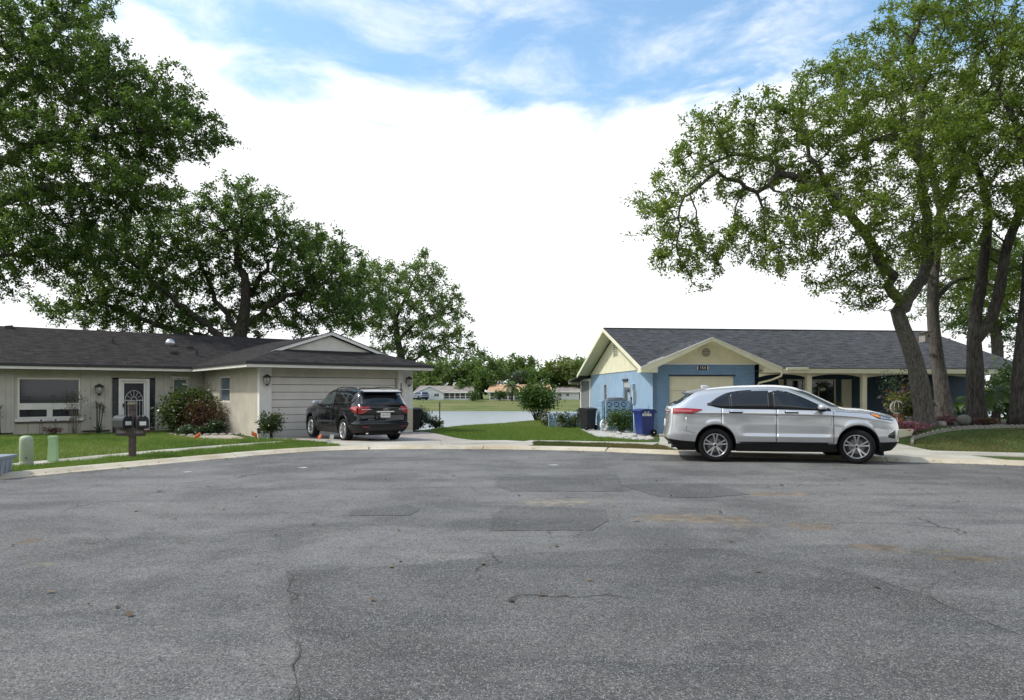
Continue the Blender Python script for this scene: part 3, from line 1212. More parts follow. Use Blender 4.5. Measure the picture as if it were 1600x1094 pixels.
# garage door: eight lapped sections
gd = empty('garage_door', (0, 0, 0))
gd.parent = HL
M_GD = mat('garage_door_paint', (.64, .61, .575), .55, .05, 2.0, .12, 50, dirt=.08)
for i in range(8):
    z0 = .0 + i * 2.13 / 8
    z1 = z0 + 2.13 / 8 - .016
    MB().prism_y([(.44, z0), (5.28, z0), (5.28, z1), (.44, z1)], .085, .12).build('section', M_GD, gd, bevel=.006)
MB().box(.43, 5.29, .12, .13, 0, 2.13).build('backing', M_DARKIN, gd)
# little sill flashing between front trims
MB().box(-6.52, -4.35, D - .07, D + .01, .50, .60).build('window_ledge', M_TRIM_L, HL, bevel=.01)
MB().box(-6.49, -4.38, D - .055, D - .02, .455, .498).build('ledge_shadow_strip', mat('ledge_shade_dark', (.06, .045, .04), .7), HL)  # dark strip painted in as the shadow below the ledge
big = window('picture_window', HL, -6.42, -4.45, 1.12, 2.12, D - .01, .06, .12, 1, 1, M_TRIM_L, None, True)
MB().box(-6.42, -4.45, D - .012, D + .1, 1.0, 1.118).build('transom', M_TRIM_L, HL, bevel=.005)
window('awning_window', HL, -6.42, -5.47, .62, .998, D - .01, .055, .12, 1, 1, M_TRIM_L, None)
window('awning_window', HL, -5.40, -4.45, .62, .998, D - .01, .055, .12, 1, 1, M_TRIM_L, None)
MB().box(-5.468, -5.402, D - .008, D + .1, .62, .998).build('mullion', M_TRIM_L, HL)
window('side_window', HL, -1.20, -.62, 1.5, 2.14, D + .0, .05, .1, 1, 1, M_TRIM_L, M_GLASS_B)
for a, b in ((1.40, 1.495), (2.145, 2.23)):
    MB().box(-1.25, -.57, D - .045, D - .002, a, b).build('casing', M_TRIM_L, HL, bevel=.005)
Mside = Matrix.Rotation(R(-90), 4, 'Z')     # local: facing -x
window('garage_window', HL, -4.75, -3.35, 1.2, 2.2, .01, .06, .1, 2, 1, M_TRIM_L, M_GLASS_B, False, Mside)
# front door with sidelights, storm door and fan grille
dr = MB().box(-3.05, -2.19, D + .06, D + .10, .02, 2.05).build('front_door', mat('front_door_dark', (.018, .02, .03), .35, .1, 4), HL)
for a, b in ((-3.36, -3.17), (-2.05, -1.87)):
    MB().box(a, b, D + .05, D + .09, .02, 2.1).build('sidelight', mat('sidelight_dark', (.03, .032, .04), .25, .1, 4), HL)
fr = MB()
for a, b in ((-3.16, -3.05), (-2.19, -2.06)):
    fr.box(a, b, D - .03, D + .08, .02, 2.13)
fr.box(-3.05, -2.19, D - .03, D + .08, 2.02, 2.13)
fr.build('door_frame', M_WHITE, HL, bevel=.006)
sd = MB()
sd.box(-3.04, -2.97, D - .005, D + .04, .03, 2.01).box(-2.27, -2.20, D - .005, D + .04, .03, 2.01).box(-2.97, -2.27, D - .005, D + .04, 1.94, 2.01).box(-2.97, -2.27, D - .005, D + .04, .03, .15)
sdo = sd.build('storm_door', M_WHITE, HL, bevel=.005)
gr = MB()
cx, cz = -2.62, 1.22
yb = D + .012
for rr in (.10, .31):
    gr.tube([(cx + rr * math.cos(a), yb, cz + .05 + rr * math.sin(a) * 1.25) for a in np.linspace(0, math.pi, 15)], .008, 6)
for k in range(7):
    a = math.pi * (k + .0) / 6
    gr.tube([(cx + .10 * math.cos(a), yb, cz + .05 + .125 * math.sin(a)), (cx + .31 * math.cos(a), yb, cz + .05 + .3875 * math.sin(a))], .007, 6)
gr.tube([(-2.97, yb, cz + .04), (-2.27, yb, cz + .04)], .009, 6)
for k in range(7):
    x = cx - .31 + k * .62 / 6
    gr.tube([(x, yb, .15), (x, yb, cz + .04)], .007, 6)
gr.build('fan_grille', M_WHITE, sdo)
MB().box(-3.02, -2.98, D - .05, D - .008, 1.0, 1.14).build('handle', M_BLACK, sdo, bevel=.005)
st = empty('door_step')
st.parent = HL
M_BR = mat('red_brick', (.19, .075, .055), .85, .25, 9, .4, 80)
for i in range(7):
    MB().box(-3.28 + i * .2, -3.28 + i * .2 + .185, D - .34, D - .01, -.02, .07).build('brick', M_BR, st, bevel=.006)
# roofs ------------------------------------------------------------
o = .6


def roof_piece(mb, poly, th=.05):
    n = len(poly)
    mb.add([Vector(p) for p in poly] + [Vector(p) - Vector((0, 0, th)) for p in poly],
           [tuple(range(n)), tuple(range(n, 2 * n))[::-1]] + [((i + 1) % n, i, n + i, n + (i + 1) % n) for i in range(n)])


rf = MB()
roof_piece(rf, [(-13.6, D - o, E), (-o, D - o, E), (3, D - o + 3.6, E + 1.2), (6.6, D - o, E), (6.6, D - o + 5.1, E + 1.7), (-13.6, D - o + 5.1, E + 1.7)])
roof_piece(rf, [(-13.6, D - o + 5.1, E + 1.7), (6.6, D - o + 5.1, E + 1.7), (6.6, D - o + 10.2, E), (-13.6, D - o + 10.2, E)])
rf.build('main_roof', M_ROOF_L, HL, uv=True)
rf = MB()
roof_piece(rf, [(-o, -o, E), (.9, .9, E + .5), (3, .9, E + 1.2), (3, D - o + 3.6, E + 1.2), (-o, D - o, E)])
roof_piece(rf, [(6.6, -o, E), (6.6, D - o, E), (3, D - o + 3.6, E + 1.2), (3, .9, E + 1.2), (5.1, .9, E + .5)])
roof_piece(rf, [(-o, -o, E), (6.6, -o, E), (5.1, .9, E + .5), (.9, .9, E + .5)])
gr_ = rf.build('garage_roof', M_ROOF_L, HL, uv=True)
# small gable of the garage wing, set back under its rakes
gx0, gx1 = .6, 5.4
MB().prism_y([(1.25, E + .51), (4.75, E + .51), (3, E + 1.09)], 1.0, 1.08).build('gable_panel', M_TRIM_L, HL)
MB().prism_y([(1.1, E + .47), (4.9, E + .47), (4.9, E + .53), (1.1, E + .53)], .92, 1.08).build('gable_flashing', M_DARKMETAL, HL)
for s in (1, -1):
    X = lambda x: 3 + s * (x - 3)
    MB().prism_y([(X(.62), E + .441), (X(3), E + 1.235), (X(3), E + 1.13), (X(1.15), E + .50), (X(.92), E + .441)], .85, .898).build('rake_board', M_WHITE, HL)
    MB().prism_y([(X(.60), E + .462), (X(3), E + 1.262), (X(3), E + 1.237), (X(.66), E + .455)], .835, .92).build('rake_edge', M_DARKMETAL, HL)
# eaves: dark drip edge, pale fascia, soffit
fa, de, so = MB(), MB(), MB()
def eave_run(x0, y0, x1, y1):
    a, b = Vector((x0, y0, 0)), Vector((x1, y1, 0))
    t = (b - a).normalized()
    n = Vector((t.y, -t.x, 0))
    L = (b - a).length
    Mx = Matrix((( t.x, n.x, 0, a.x), (t.y, n.y, 0, a.y), (0, 0, 1, 0), (0, 0, 0, 1)))
    fa.box(0, L, -.03, .0, E - .19, E - .052, Mx)
    de.box(-.02, L + .02, .001, .035, E - .085, E + .012, Mx)
eave_run(-13.6, D - o, -o, D - o)
eave_run(-o, D - o, -o, -o)
eave_run(-o, -o, 6.6, -o)
eave_run(6.6, -o, 6.6, D - o + 10)
fa.build('fascia', M_TRIM_L, HL)
de.build('gutter_edge', M_DARKMETAL, HL)
so.box(-o + .03, 6.57, -o + .03, .0, E - .185, E - .175).box(-o + .03, 0, 0, D - o + .03, E - .185, E - .175).box(-13.5, 0, D - o + .03, D, E - .185, E - .175).box(6, 6.57, 0, D + 9, E - .185, E - .175)
so.build('soffit', mat('soffit_beige', (.36, .335, .29), .8, .06, 3), HL)
# roof furniture
slope = lambda y: E + (y - (D - o)) / 3
def roof_vent(kind, x, y):
    z = slope(y)
    if kind == 'dome':
        q = MB().lathe([(.17, 0), (.17, .06), (.20, .10), (.19, .2), (.12, .3), (.02, .34)], 18)
        return q.add([], []).build('vent_cap', mat('galvanised', (.55, .56, .57), .35, .1, 9, metal=.8), HL, smooth=True), x, y, z
    if kind == 'pipe':
        q = MB().lathe([(.055, 0), (.055, .26)], 10)
        return q.build('vent_pipe', M_BLACK, HL), x, y, z
    q = MB().prism_y([(-.14, 0), (.14, 0), (.14, .16), (-.14, .12)], -.14, .14)
    return q.build('roof_vent', M_BLACK, HL, bevel=.01), x, y, z
for kd, x, y in (('dome', -.75, 9.6), ('box', -.05, 9.2), ('box', -.9, 8.3), ('pipe', .0, 8.15), ('pipe', -3.0, 9.5), ('pipe', 2.1, 10.2), ('box', -6.5, 11.3)):
    vo_, x, y, z = roof_vent(kd, x, y)
    vo_.location = (x, y, z - .05)
# lamps and number
wall_lamp(hl(.21, -.01, 1.98), TH, 'black wall lantern left of the two-car garage door', s=1.2)
wall_lamp(hl(5.74, -.03, 1.98), TH, 'black wall lantern right of the garage door above the house number', s=1.2)
wall_lamp(hl(-3.85, D - .03, 1.66), TH, 'black wall lantern on the boards left of the front door', s=1.35)
for i, ch in enumerate('10641'):
    text_mesh('house_number', ch, .25, M_BLACK, HL, Matrix.Translation((5.47, -.03, 1.84 - i * .2)) @ Matrix.Rotation(R(90), 4, 'X'), .006, bold=.008)
# dark panels stand in for the shade of the rooms behind the windows
MB().box(-12.7, -.02, D + .6, D + .65, -.05, E - .2).build('interior_shade_panel', M_DARKIN, HL)
MB().box(.25, 5.75, 5.5, 5.55, -.05, E - .2).build('interior_shade_panel', M_DARKIN, HL)

# ------------------------------------------------------------------ blue house (right)
TB = R(6)
HB = empty('blue_house', (5.24, 26.2, -.13), TB, 'blue brick house with cream gables, grey shingle roof and shaded porch', 'house')


def hb(x, y, z=0.0):
    return HB.matrix_basis @ Vector((x, y, z))


M_BRICK_B = brick_mat('painted_blue_brick', (.19, .32, .50), (.215, .35, .53), (.13, .24, .40), .2, .072, .008, .7, .012, 1.0)
M_STUC_B = mat('pale_blue_stucco', (.27, .395, .535), .85, .08, 1.5, .4, 110, dirt=.16)
M_CREAM = mat('cream_paint', (.76, .73, .53), .65, .05, 2.5, .1, 60)
M_CREAM_D = mat('cream_door', (.74, .71, .53), .55, .04, 3)
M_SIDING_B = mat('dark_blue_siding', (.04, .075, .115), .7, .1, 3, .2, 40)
EB = 2.47
w = MB()
wall(w, 0, 3.95, -.1, 2.62, 0, .2, [(.64, 3.16, -.1, 2.17)])
w.build('garage_front_wall', M_BRICK_B, HB, uv=True)
w = MB()
wall_x(w, .0, 10.7, -.1, EB - .05, -.004, .19, [(3.45, 4.15, .0, 2.06), (7.15, 7.75, 1.05, 1.95)])
w.add([(-.004, -.0, EB - .05), (-.004, 10.7, EB - .05), (-.004, 5.35, EB + 1.72), (.19, 0, EB - .05), (.19, 10.7, EB - .05), (.19, 5.35, EB + 1.72)],
      [(0, 2, 1), (3, 4, 5), (0, 1, 4, 3), (1, 2, 5, 4), (2, 0, 3, 5)])
w.build('gable_side_wall', M_STUC_B, HB)
# cream upper gable panel of the side wall
MB().add([(-.03, .0, EB - .02), (-.03, 10.7, EB - .02), (-.03, 5.35, EB + 1.70), (-.008, .0, EB - .02), (-.008, 10.7, EB - .02), (-.008, 5.35, EB + 1.70)],
         [(0, 1, 2), (5, 4, 3), (0, 3, 4, 1), (1, 4, 5, 2), (2, 5, 3, 0)]).build('gable_panel', M_CREAM, HB)
lv = MB()
for k in range(7):
    lv.box(-.055, -.03, 5.0, 5.7, EB + .72 + k * .09, EB + .72 + k * .09 + .055)
lvf = MB().box(-.06, -.031, 4.92, 4.99, EB + .66, EB + 1.38).box(-.06, -.031, 5.71, 5.78, EB + .66, EB + 1.38).build('vent_frame', M_CREAM, HB)
for k in range(7):
    MB().box(-.052, -.033, 5.0, 5.7, EB + .72 + k * .09, EB + .72 + k * .09 + .055).build('louvre', mat('louvre_grey', (.3, .29, .24), .7) if k == 0 else MATS['louvre_grey'], lvf)
# cream front gable
GX, GH, GZ = 2.05, 2.65, 1.10
fg = MB().prism_y([(-.3, 2.621), (4.4, 2.621), (GX, EB + GZ - .06)], -.03, .1)
fg.build('front_gable_panel', M_CREAM, HB)
MB().box(-.02, 3.97, -.05, -.031, 2.60, 2.66).build('gable_band', M_WHITE, HB)
Mv = Matrix.Translation((GX - .02, -.03, 3.06)) @ Matrix.Rotation(R(90), 4, 'X')
vr = MB().lathe([(.17, 0), (.25, 0), (.25, .035), (.17, .035)], 28, Mv, close=True).build('round_vent', M_CREAM, HB, smooth=False)
for k in range(6):
    z = -.135 + k * .054
    hw = math.sqrt(max(.17 ** 2 - z * z, 0))
    MB().box(GX - .02 - hw, GX - .02 + hw, -.058, -.034, 3.06 + z - .014, 3.06 + z + .014).build('louvre', MATS['louvre_grey'], vr)
# garage door: 4 rows of raised panels
gdb = empty('garage_door')
gdb.parent = HB
for i in range(4):
    z0 = i * 2.17 / 4
    sec = MB().box(.645, 3.155, .09, .12, z0 + .003, z0 + 2.17 / 4 - .006).build('section', M_CREAM_D, gdb)
    for j in range(4):
        a = .645 + .08 + j * (2.51 - .08) / 4
        MB().box(a, a + .54, .078, .0895, z0 + .09, z0 + .45).build('raised_panel', M_CREAM_D, sec, bevel=.01)
MB().box(.60, 3.2, -.012, .02, 2.172, 2.215).build('door_head_trim', M_DARKMETAL, HB)
# number plaque
pq = MB().box(1.72, 2.10, -.03, -.005, 2.40, 2.555).build('number_plaque', mat('plaque_dark', (.03, .025, .03), .5), HB, bevel=.008)
MB().box(1.70, 1.735, -.036, -.031, 2.405, 2.55).box(2.085, 2.12, -.036, -.031, 2.405, 2.55).build('end_cap', M_WHITE, pq)
text_mesh('numerals', '154', .15, M_WHITE, pq, Matrix.Translation((1.91, -.033, 2.475)) @ Matrix.Rotation(R(90), 4, 'X'), .003)
# right side of the garage, porch wall, rear walls
w = MB()
wall_x(w, .2, 2.2, -.1, EB - .1, 3.75, 3.95)
w.build('garage_side_wall', M_BRICK_B, HB, uv=True)
w = MB()
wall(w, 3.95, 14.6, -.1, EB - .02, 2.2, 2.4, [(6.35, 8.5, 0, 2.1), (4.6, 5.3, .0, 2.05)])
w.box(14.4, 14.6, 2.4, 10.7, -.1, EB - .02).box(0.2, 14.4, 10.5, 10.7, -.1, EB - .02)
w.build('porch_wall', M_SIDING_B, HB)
k = 0
z = 0.06
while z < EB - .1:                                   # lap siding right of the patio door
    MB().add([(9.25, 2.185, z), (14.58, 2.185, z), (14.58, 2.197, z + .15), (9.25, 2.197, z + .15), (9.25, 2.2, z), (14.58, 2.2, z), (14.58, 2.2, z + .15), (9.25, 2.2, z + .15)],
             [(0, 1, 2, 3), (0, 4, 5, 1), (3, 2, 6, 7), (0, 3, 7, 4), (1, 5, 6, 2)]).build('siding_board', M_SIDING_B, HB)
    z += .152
MB().box(4.3, 9.2, 5.0, 5.05, 0, 2.4).build('interior_shade_panel', M_DARKIN, HB)  # dark panel standing in for the shade behind the patio door
window('patio_door', HB, 6.35, 8.5, .02, 2.1, 2.2, .06, .1, 1, 3, M_CREAM, M_GLASS)
MB().box(8.72, 9.16, 2.13, 2.195, .35, 2.1).build('shutter', M_CREAM, HB, bevel=.01)
MB().box(5.98, 6.2, 2.13, 2.195, .35, 2.1).build('shutter', M_CREAM, HB, bevel=.01)
MB().box(4.62, 5.28, 2.22, 2.27, .02, 2.03).build('entry_door', mat('entry_door_slate', (.045, .075, .11), .5), HB, bevel=.005)
MB().box(3.95, 14.7, -.5, 2.2, -.12, .0).build('porch_floor', M_CONC2, HB)
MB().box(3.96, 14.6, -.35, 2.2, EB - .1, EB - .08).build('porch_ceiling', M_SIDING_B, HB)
for x in (5.92, 8.12, 12.6):
    p_ = MB().box(x - .09, x + .09, -.4, -.22, 0, EB - .19).box(x - .12, x + .12, -.43, -.19, 0, .12).box(x - .12, x + .12, -.43, -.19, EB - .3, EB - .2)
    p_.build('porch_post', M_CREAM, HB, bevel=.008)
for a, b in ((3.98, 5.82), (6.02, 8.02), (8.22, 12.5), (12.7, 14.6)):
    n = 12
    poly = [(a, EB - .2), (b, EB - .2)] + [(b + (a - b) * i / n, EB - .23 - .11 * abs(2 * i / n - 1) ** 2.5) for i in range(n + 1)]
    MB().prism_y(poly, -.33, -.29).build('arched_valance', M_CREAM, HB)
# white-framed screened opening at the back corner and lanai
w = MB()
w.box(.2, 6, 13.2, 13.3, -.1, 2.1).box(-.004, .1, 10.7, 13.3, -.1, .55)
w.build('lanai_wall', M_STUC_B, HB)
sc_ = MB().box(-.03, .1, 10.72, 10.9, .55, 2.28).box(-.03, .1, 13.1, 13.3, .55, 2.28).box(-.03, .1, 10.9, 13.1, .55, .68).box(-.03, .1, 10.9, 13.1, 2.15, 2.28)
sc_ = sc_.build('screen_frame', M_WHITE, HB)
MB().box(.03, .04, 10.9, 13.1, .68, 2.15).build('screen_mesh', mat('insect_screen', (.17, .18, .18), .7), sc_)
# side door and side window
Ms = Matrix.Rotation(R(-90), 4, 'Z')
sdr = MB().box(.02, .06, 3.47, 4.13, .02, 2.04).build('side_door', mat('grey_door', (.42, .42, .41), .6, .08, 4), HB)
for zz in (.3, 1.15):
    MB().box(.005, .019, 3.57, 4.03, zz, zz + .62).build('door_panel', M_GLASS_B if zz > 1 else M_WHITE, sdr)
MB().box(-.05, -.006, 3.38, 4.22, 2.05, 2.13).build('door_hood', M_DARKMETAL, HB)
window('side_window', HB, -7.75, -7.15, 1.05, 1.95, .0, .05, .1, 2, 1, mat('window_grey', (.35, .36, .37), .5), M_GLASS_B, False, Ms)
MB().box(-.09, -.005, 7.05, 7.85, .96, 1.045).build('window_sill', M_WHITE, HB, bevel=.008)
# roof
sl_ = .327
rf = MB()
yf = -.55
vy = yf + GZ / sl_
ry, rz_ = 5.35, EB + 5.9 * sl_
roof_piece(rf, [(-.6, yf, EB), (GX, vy, EB + GZ), (4.7, yf, EB), (15.0, yf, EB), (15.0, ry, rz_), (-.6, ry, rz_)])
roof_piece(rf, [(-.6, ry, rz_), (15.0, ry, rz_), (15.0, 11.25, EB), (-.6, 11.25, EB)])
rf.build('main_roof', M_ROOF_B, HB, uv=True)
rf = MB()
yg = yf - .06
roof_piece(rf, [(-.6, yg, EB), (GX, yg, EB + GZ), (GX, vy, EB + GZ), (-.6, yf, EB)])
roof_piece(rf, [(4.7, yg, EB), (4.7, yf, EB), (GX, vy, EB + GZ), (GX, yg, EB + GZ)])
rf.build('gable_roof', M_ROOF_B, HB, uv=True)
rf = MB()
roof_piece(rf, [(-.55, 11.1, EB - .03), (8, 11.1, EB - .03), (8, 14.0, EB - .30), (-.55, 14.0, EB - .30)])
rf.build('lanai_roof', M_ROOF_B, HB, uv=True)
MB().tube([(-.6, ry, rz_ + .01), (15.0, ry, rz_ + .01)], .045, 8).build('ridge_cap', M_ROOF_B, HB, uv=True)
# cream rakes of both gables, soffits, fascia, gutter with downspout
for s in (1, -1):
    X = lambda x: GX + s * (x - GX)
    MB().prism_y([(X(-.62), EB - .17), (X(-.62), EB - .02), (X(GX), EB + GZ - .01), (X(GX), EB + GZ - .11), (X(-.40), EB - .17)], yg - .03, yg).build('rake_board', M_CREAM, HB)
    MB().prism_y([(X(-.64), EB - .03), (X(-.64), EB + .012), (X(GX), EB + GZ + .02), (X(GX), EB + GZ - .012)], yg - .045, yg + .02).build('rake_edge', M_WHITE, HB)
    MB().prism_y([(X(-.6), EB - .075), (X(GX), EB + GZ - .075), (X(GX), EB + GZ - .06), (X(-.6), EB - .06)], yg, -.03).build('rake_soffit', M_CREAM, HB)
    MB().prism_y([(X(-.6), EB - .18), (X(.0), EB - .18), (X(.0), EB + .14), (X(-.6), EB - .08)], yg + .001, -.05).build('eave_return', M_CREAM, HB)
rk = MB()
for (ya, za, yb_, zb) in ((yf - .02, EB, ry, rz_), (11.27, EB, ry, rz_)):
    rk.add([(-.63, ya, za - .16), (-.63, yb_, zb - .14), (-.63, yb_, zb + .0), (-.63, ya, za - .0), (-.60, ya, za - .16), (-.60, yb_, zb - .14), (-.60, yb_, zb + .0), (-.60, ya, za - .0)],
           [(0, 1, 2, 3), (4, 7, 6, 5), (0, 4, 5, 1), (3, 2, 6, 7), (0, 3, 7, 4), (1, 5, 6, 2)])
rk.build('side_rake_board', M_CREAM, HB)
sf = MB()
for (ya, za, yb_, zb) in ((yf, EB, ry, rz_), (11.25, EB, ry, rz_)):
    sf.add([(-.6, ya, za - .09), (-.6, yb_, zb - .09), (-.008, yb_, zb - .09), (-.008, ya, za - .09), (-.6, ya, za - .075), (-.6, yb_, zb - .075), (-.008, yb_, zb - .075), (-.008, ya, za - .075)],
           [(0, 1, 2, 3), (4, 7, 6, 5), (0, 4, 5, 1), (3, 2, 6, 7), (0, 3, 7, 4), (1, 5, 6, 2)])
sf.build('side_soffit', M_CREAM, HB)
MB().box(4.72, 15.0, yf - .04, yf - .005, EB - .2, EB - .03).build('fascia', M_CREAM, HB)
MB().box(4.9, 5.75, yf - .1, yf - .042, EB - .09, EB + .01).build('gutter', M_CREAM, HB, bevel=.015)
MB().box(-.55, .1, 13.95, 14.02, EB - .46, EB - .32).build('lanai_fascia', M_CREAM, HB)
MB().tube([(4.72, yf - .06, EB - .14), (4.7, yf - .06, EB - .3), (4.45, -.3, EB - .45), (4.1, -.06, EB - .55), (4.05, -.05, EB - .7), (4.05, -.05, .1)], .04, 10).build('downspout', M_CREAM, HB, smooth=True)

# ------------------------------------------------------------------ vegetation
def leaf_arrays(C, size, g, up=.35, aspect=.45, droop=0.0, outward=None):
    """C: N x 3 leaf bases -> verts, quads; folded kite-shaped leaves"""
    n = len(C)
    d = g.normal(size=(n, 3))
    d[:, 2] = d[:, 2] * .7 - droop
    if outward is not None: d += outward
    d /= np.linalg.norm(d, axis=1)[:, None] + 1e-9
    nn = g.normal(size=(n, 3))
    nn[:, 2] = np.abs(nn[:, 2]) + up * 2
    s = np.cross(d, nn)
    s /= np.linalg.norm(s, axis=1)[:, None] + 1e-9
    nr = np.cross(s, d)
    L = size * (.65 + .7 * g.random(n))[:, None]
    Wd = L * aspect * .5
    fold = nr * Wd * .35
    A = C
    B = C + d * L * .45 + s * Wd + fold
    T = C + d * L
    Dd = C + d * L * .45 - s * Wd + fold
    V = np.stack([A, B, T, Dd], 1).reshape(-1, 3)
    Q = np.arange(4 * n).reshape(n, 4)
    return V, Q


def colonize(seeds, parents, att, step, kill, g, iters=70, infl=7.0, sag=0.0):
    pos = [np.array(p, float) for p in seeds]
    par = list(parents)
    pos = np.array(pos)
    nch = np.zeros(len(pos), int)
    for q in par:
        if q >= 0: nch[q] += 1
    alive = np.ones(len(att), bool)
    D = np.linalg.norm(att[:, None] - pos[None], axis=2)
    ni = D.argmin(1)
    nd = D.min(1)
    for it in range(iters):
        m = alive & (nd < infl)
        if not m.any(): break
        a = np.where(m)[0]
        v = att[a] - pos[ni[a]]
        v /= np.linalg.norm(v, axis=1)[:, None] + 1e-9
        acc = np.zeros_like(pos)
        np.add.at(acc, ni[a], v)
        act = np.unique(ni[a])
        act = act[nch[act] < 4]
        if not len(act): break
        dv = acc[act]
        dv /= np.linalg.norm(dv, axis=1)[:, None] + 1e-9
        dv += g.normal(size=dv.shape) * .28
        dv[:, 2] -= sag
        dv /= np.linalg.norm(dv, axis=1)[:, None] + 1e-9
        new = pos[act] + dv * step
        nch[act] += 1
        b = len(pos)
        pos = np.concatenate([pos, new])
        nch = np.concatenate([nch, np.zeros(len(new), int)])
        par += list(act)
        al = np.where(alive)[0]
        for c0 in range(0, len(new), 400):
            blk = new[c0:c0 + 400]
            DD = np.linalg.norm(att[al][:, None] - blk[None], axis=2)
            j = DD.argmin(1)
            dd = DD[np.arange(len(al)), j]
            bt = dd < nd[al]
            nd[al[bt]] = dd[bt]
            ni[al[bt]] = b + c0 + j[bt]
        alive &= nd > kill
    return pos, np.array(par)


def branch_mesh(pos, par, rad, name, m, parent, minr=0.0):
    n = len(pos)
    kids = [[] for _ in range(n)]
    for i, p in enumerate(par):
        if p >= 0: kids[p].append(i)
    mb = MB()
    stack = [(i, -1) for i in range(n) if par[i] < 0]
    while stack:
        i, fromp = stack.pop()
        ch = [fromp, i] if fromp >= 0 else [i]
        cur = i
        while kids[cur]:
            ks = sorted(kids[cur], key=lambda k: -rad[k])
            for k in ks[1:]:
                if rad[k] > minr: stack.append((k, cur))
            if rad[ks[0]] <= minr: break
            ch.append(ks[0])
            cur = ks[0]
        if len(ch) < 2: continue
        rr = [rad[c] for c in ch]
        if fromp >= 0: rr[0] = min(rad[fromp] * .85, rad[i] * 1.25)
        r0 = max(rr)
        mb.tube([pos[c] for c in ch], rr, 26 if r0 > .15 else 7 if r0 > .05 else 4, cap=r0 > .05, rough=.075 if r0 > .15 else 0)
    return mb.build(name, m, parent, smooth=True, fix=False)


def polyline(pts, step):
    P = np.array(catmull(pts, 8))
    L = line_len(P)
    n = max(2, int(L[-1] / step) + 1)
    s = np.linspace(0, L[-1], n)
    return np.stack([np.interp(s, L, P[:, k]) for k in range(3)], 1)


def make_tree(name, label, trunk, limbs, lobes, bark, leafm, leaf=.1, per=40, clump=.34, step=.38, kill=.45, r0=.35, group=None, seed=1, tip=.009, flare=1.6,
              aspect=.45, sag=.0, tintf=None, expo=2.35, wobble=.0, dens=1.0, tuft=.07, taper=.3):
    """trunk: list of points with root first; limbs: list of (start index fraction, points); lobes: (centre, radii, n)"""
    g = np.random.default_rng(seed)
    base = Vector(trunk[0])
    root = empty(name, base, 0, label, 'tree', group)
    seeds, par = [], []
    tp = polyline(trunk, step)
    for i, p in enumerate(tp):
        seeds.append(p)
        par.append(i - 1)
    fixed = {}
    for i in range(len(tp)):
        t = i / max(1, len(tp) - 1)
        fixed[i] = r0 * (1 - taper * t) * (1 + (flare - 1) * max(0, 1 - t * 5) ** 2)
    for pts, ra, rb in limbs:
        a = np.array(pts[0])
        j = int(np.linalg.norm(np.array(seeds) - a, axis=1).argmin())
        lp = polyline([seeds[j]] + [tuple(p) for p in pts[1:]], step)
        prev = j
        for i, p in enumerate(lp[1:]):
            q = p + g.normal(size=3) * wobble
            seeds.append(q)
            par.append(prev)
            prev = len(seeds) - 1
            fixed[prev] = ra + (rb - ra) * (i + 1) / len(lp)
    att = []
    for c, r, n in lobes:
        n = int(n * dens)
        k = max(3, n // 11)                            # sub-clumps leave gaps between sprays of foliage
        v = g.normal(size=(k, 3))
        v /= np.linalg.norm(v, axis=1)[:, None]
        v *= (g.random(k) ** .38)[:, None]
        cc = np.array(c) + v * np.array(r)
        ii = g.integers(k, size=n)
        att.append(cc[ii] + g.normal(size=(n, 3)) * np.array([1, 1, .55]) * clump)
    att = np.concatenate(att)
    pos, par = colonize(seeds, par, att, step, kill, g, sag=sag)
    n = len(pos)
    acc = np.zeros(n)
    cnt = np.zeros(n, int)
    for i in range(n - 1, -1, -1):
        ri = tip if acc[i] == 0 else acc[i] ** (1 / expo)
        acc[i] = ri
        if par[i] >= 0: acc[par[i]] += ri ** expo
    rad = acc.copy()
    for i, f in fixed.items():
        rad[i] = f
    for i in range(n):
        if par[i] >= 0 and i not in fixed: rad[i] = min(rad[i], rad[par[i]] * .93)
    off = np.array(base)
    branch_mesh(pos - off, par, rad, 'trunk', bark, root)
    # leaves: tufts on the thin twigs, thickest at their ends
    twig = np.where((rad < tip * 2.6) & (np.arange(n) >= len(seeds)))[0]
    cen = pos[twig]
    par_t = pos[par[twig]]
    dvec = cen - par_t
    dvec /= np.linalg.norm(dvec, axis=1)[:, None] + 1e-9
    endy = np.where(rad[twig] <= tip * 1.15, 1.0, .45)
    k = (g.gamma(2.0, .5, len(cen)) * per * endy).astype(int)
    idx = np.repeat(np.arange(len(cen)), k)
    back = g.random(len(idx))[:, None] * step
    L = cen[idx] - dvec[idx] * back + g.normal(size=(len(idx), 3)) * tuft
    V, Q = leaf_arrays(L - off, leaf, g, aspect=aspect, outward=dvec[idx] * .55)
    ctint = g.random(len(cen))[idx]
    lowf = .5 + .5 * np.sin(cen[:, 0] * .9 + 1.7 * np.sin(cen[:, 2] * .8)) * np.sin(cen[:, 2] * 1.1 + cen[:, 1] * .7)
    tn = .36 * g.random(len(idx)) + .36 * ctint + .24 * lowf[idx]
    if tintf is not None: tn = tn + tintf(L)
    me = bpy.data.meshes.new('crown')
    fast_mesh(me, V, Q, np.clip(tn, 0, 1))
    link_mesh('crown', me, leafm, root)
    return root


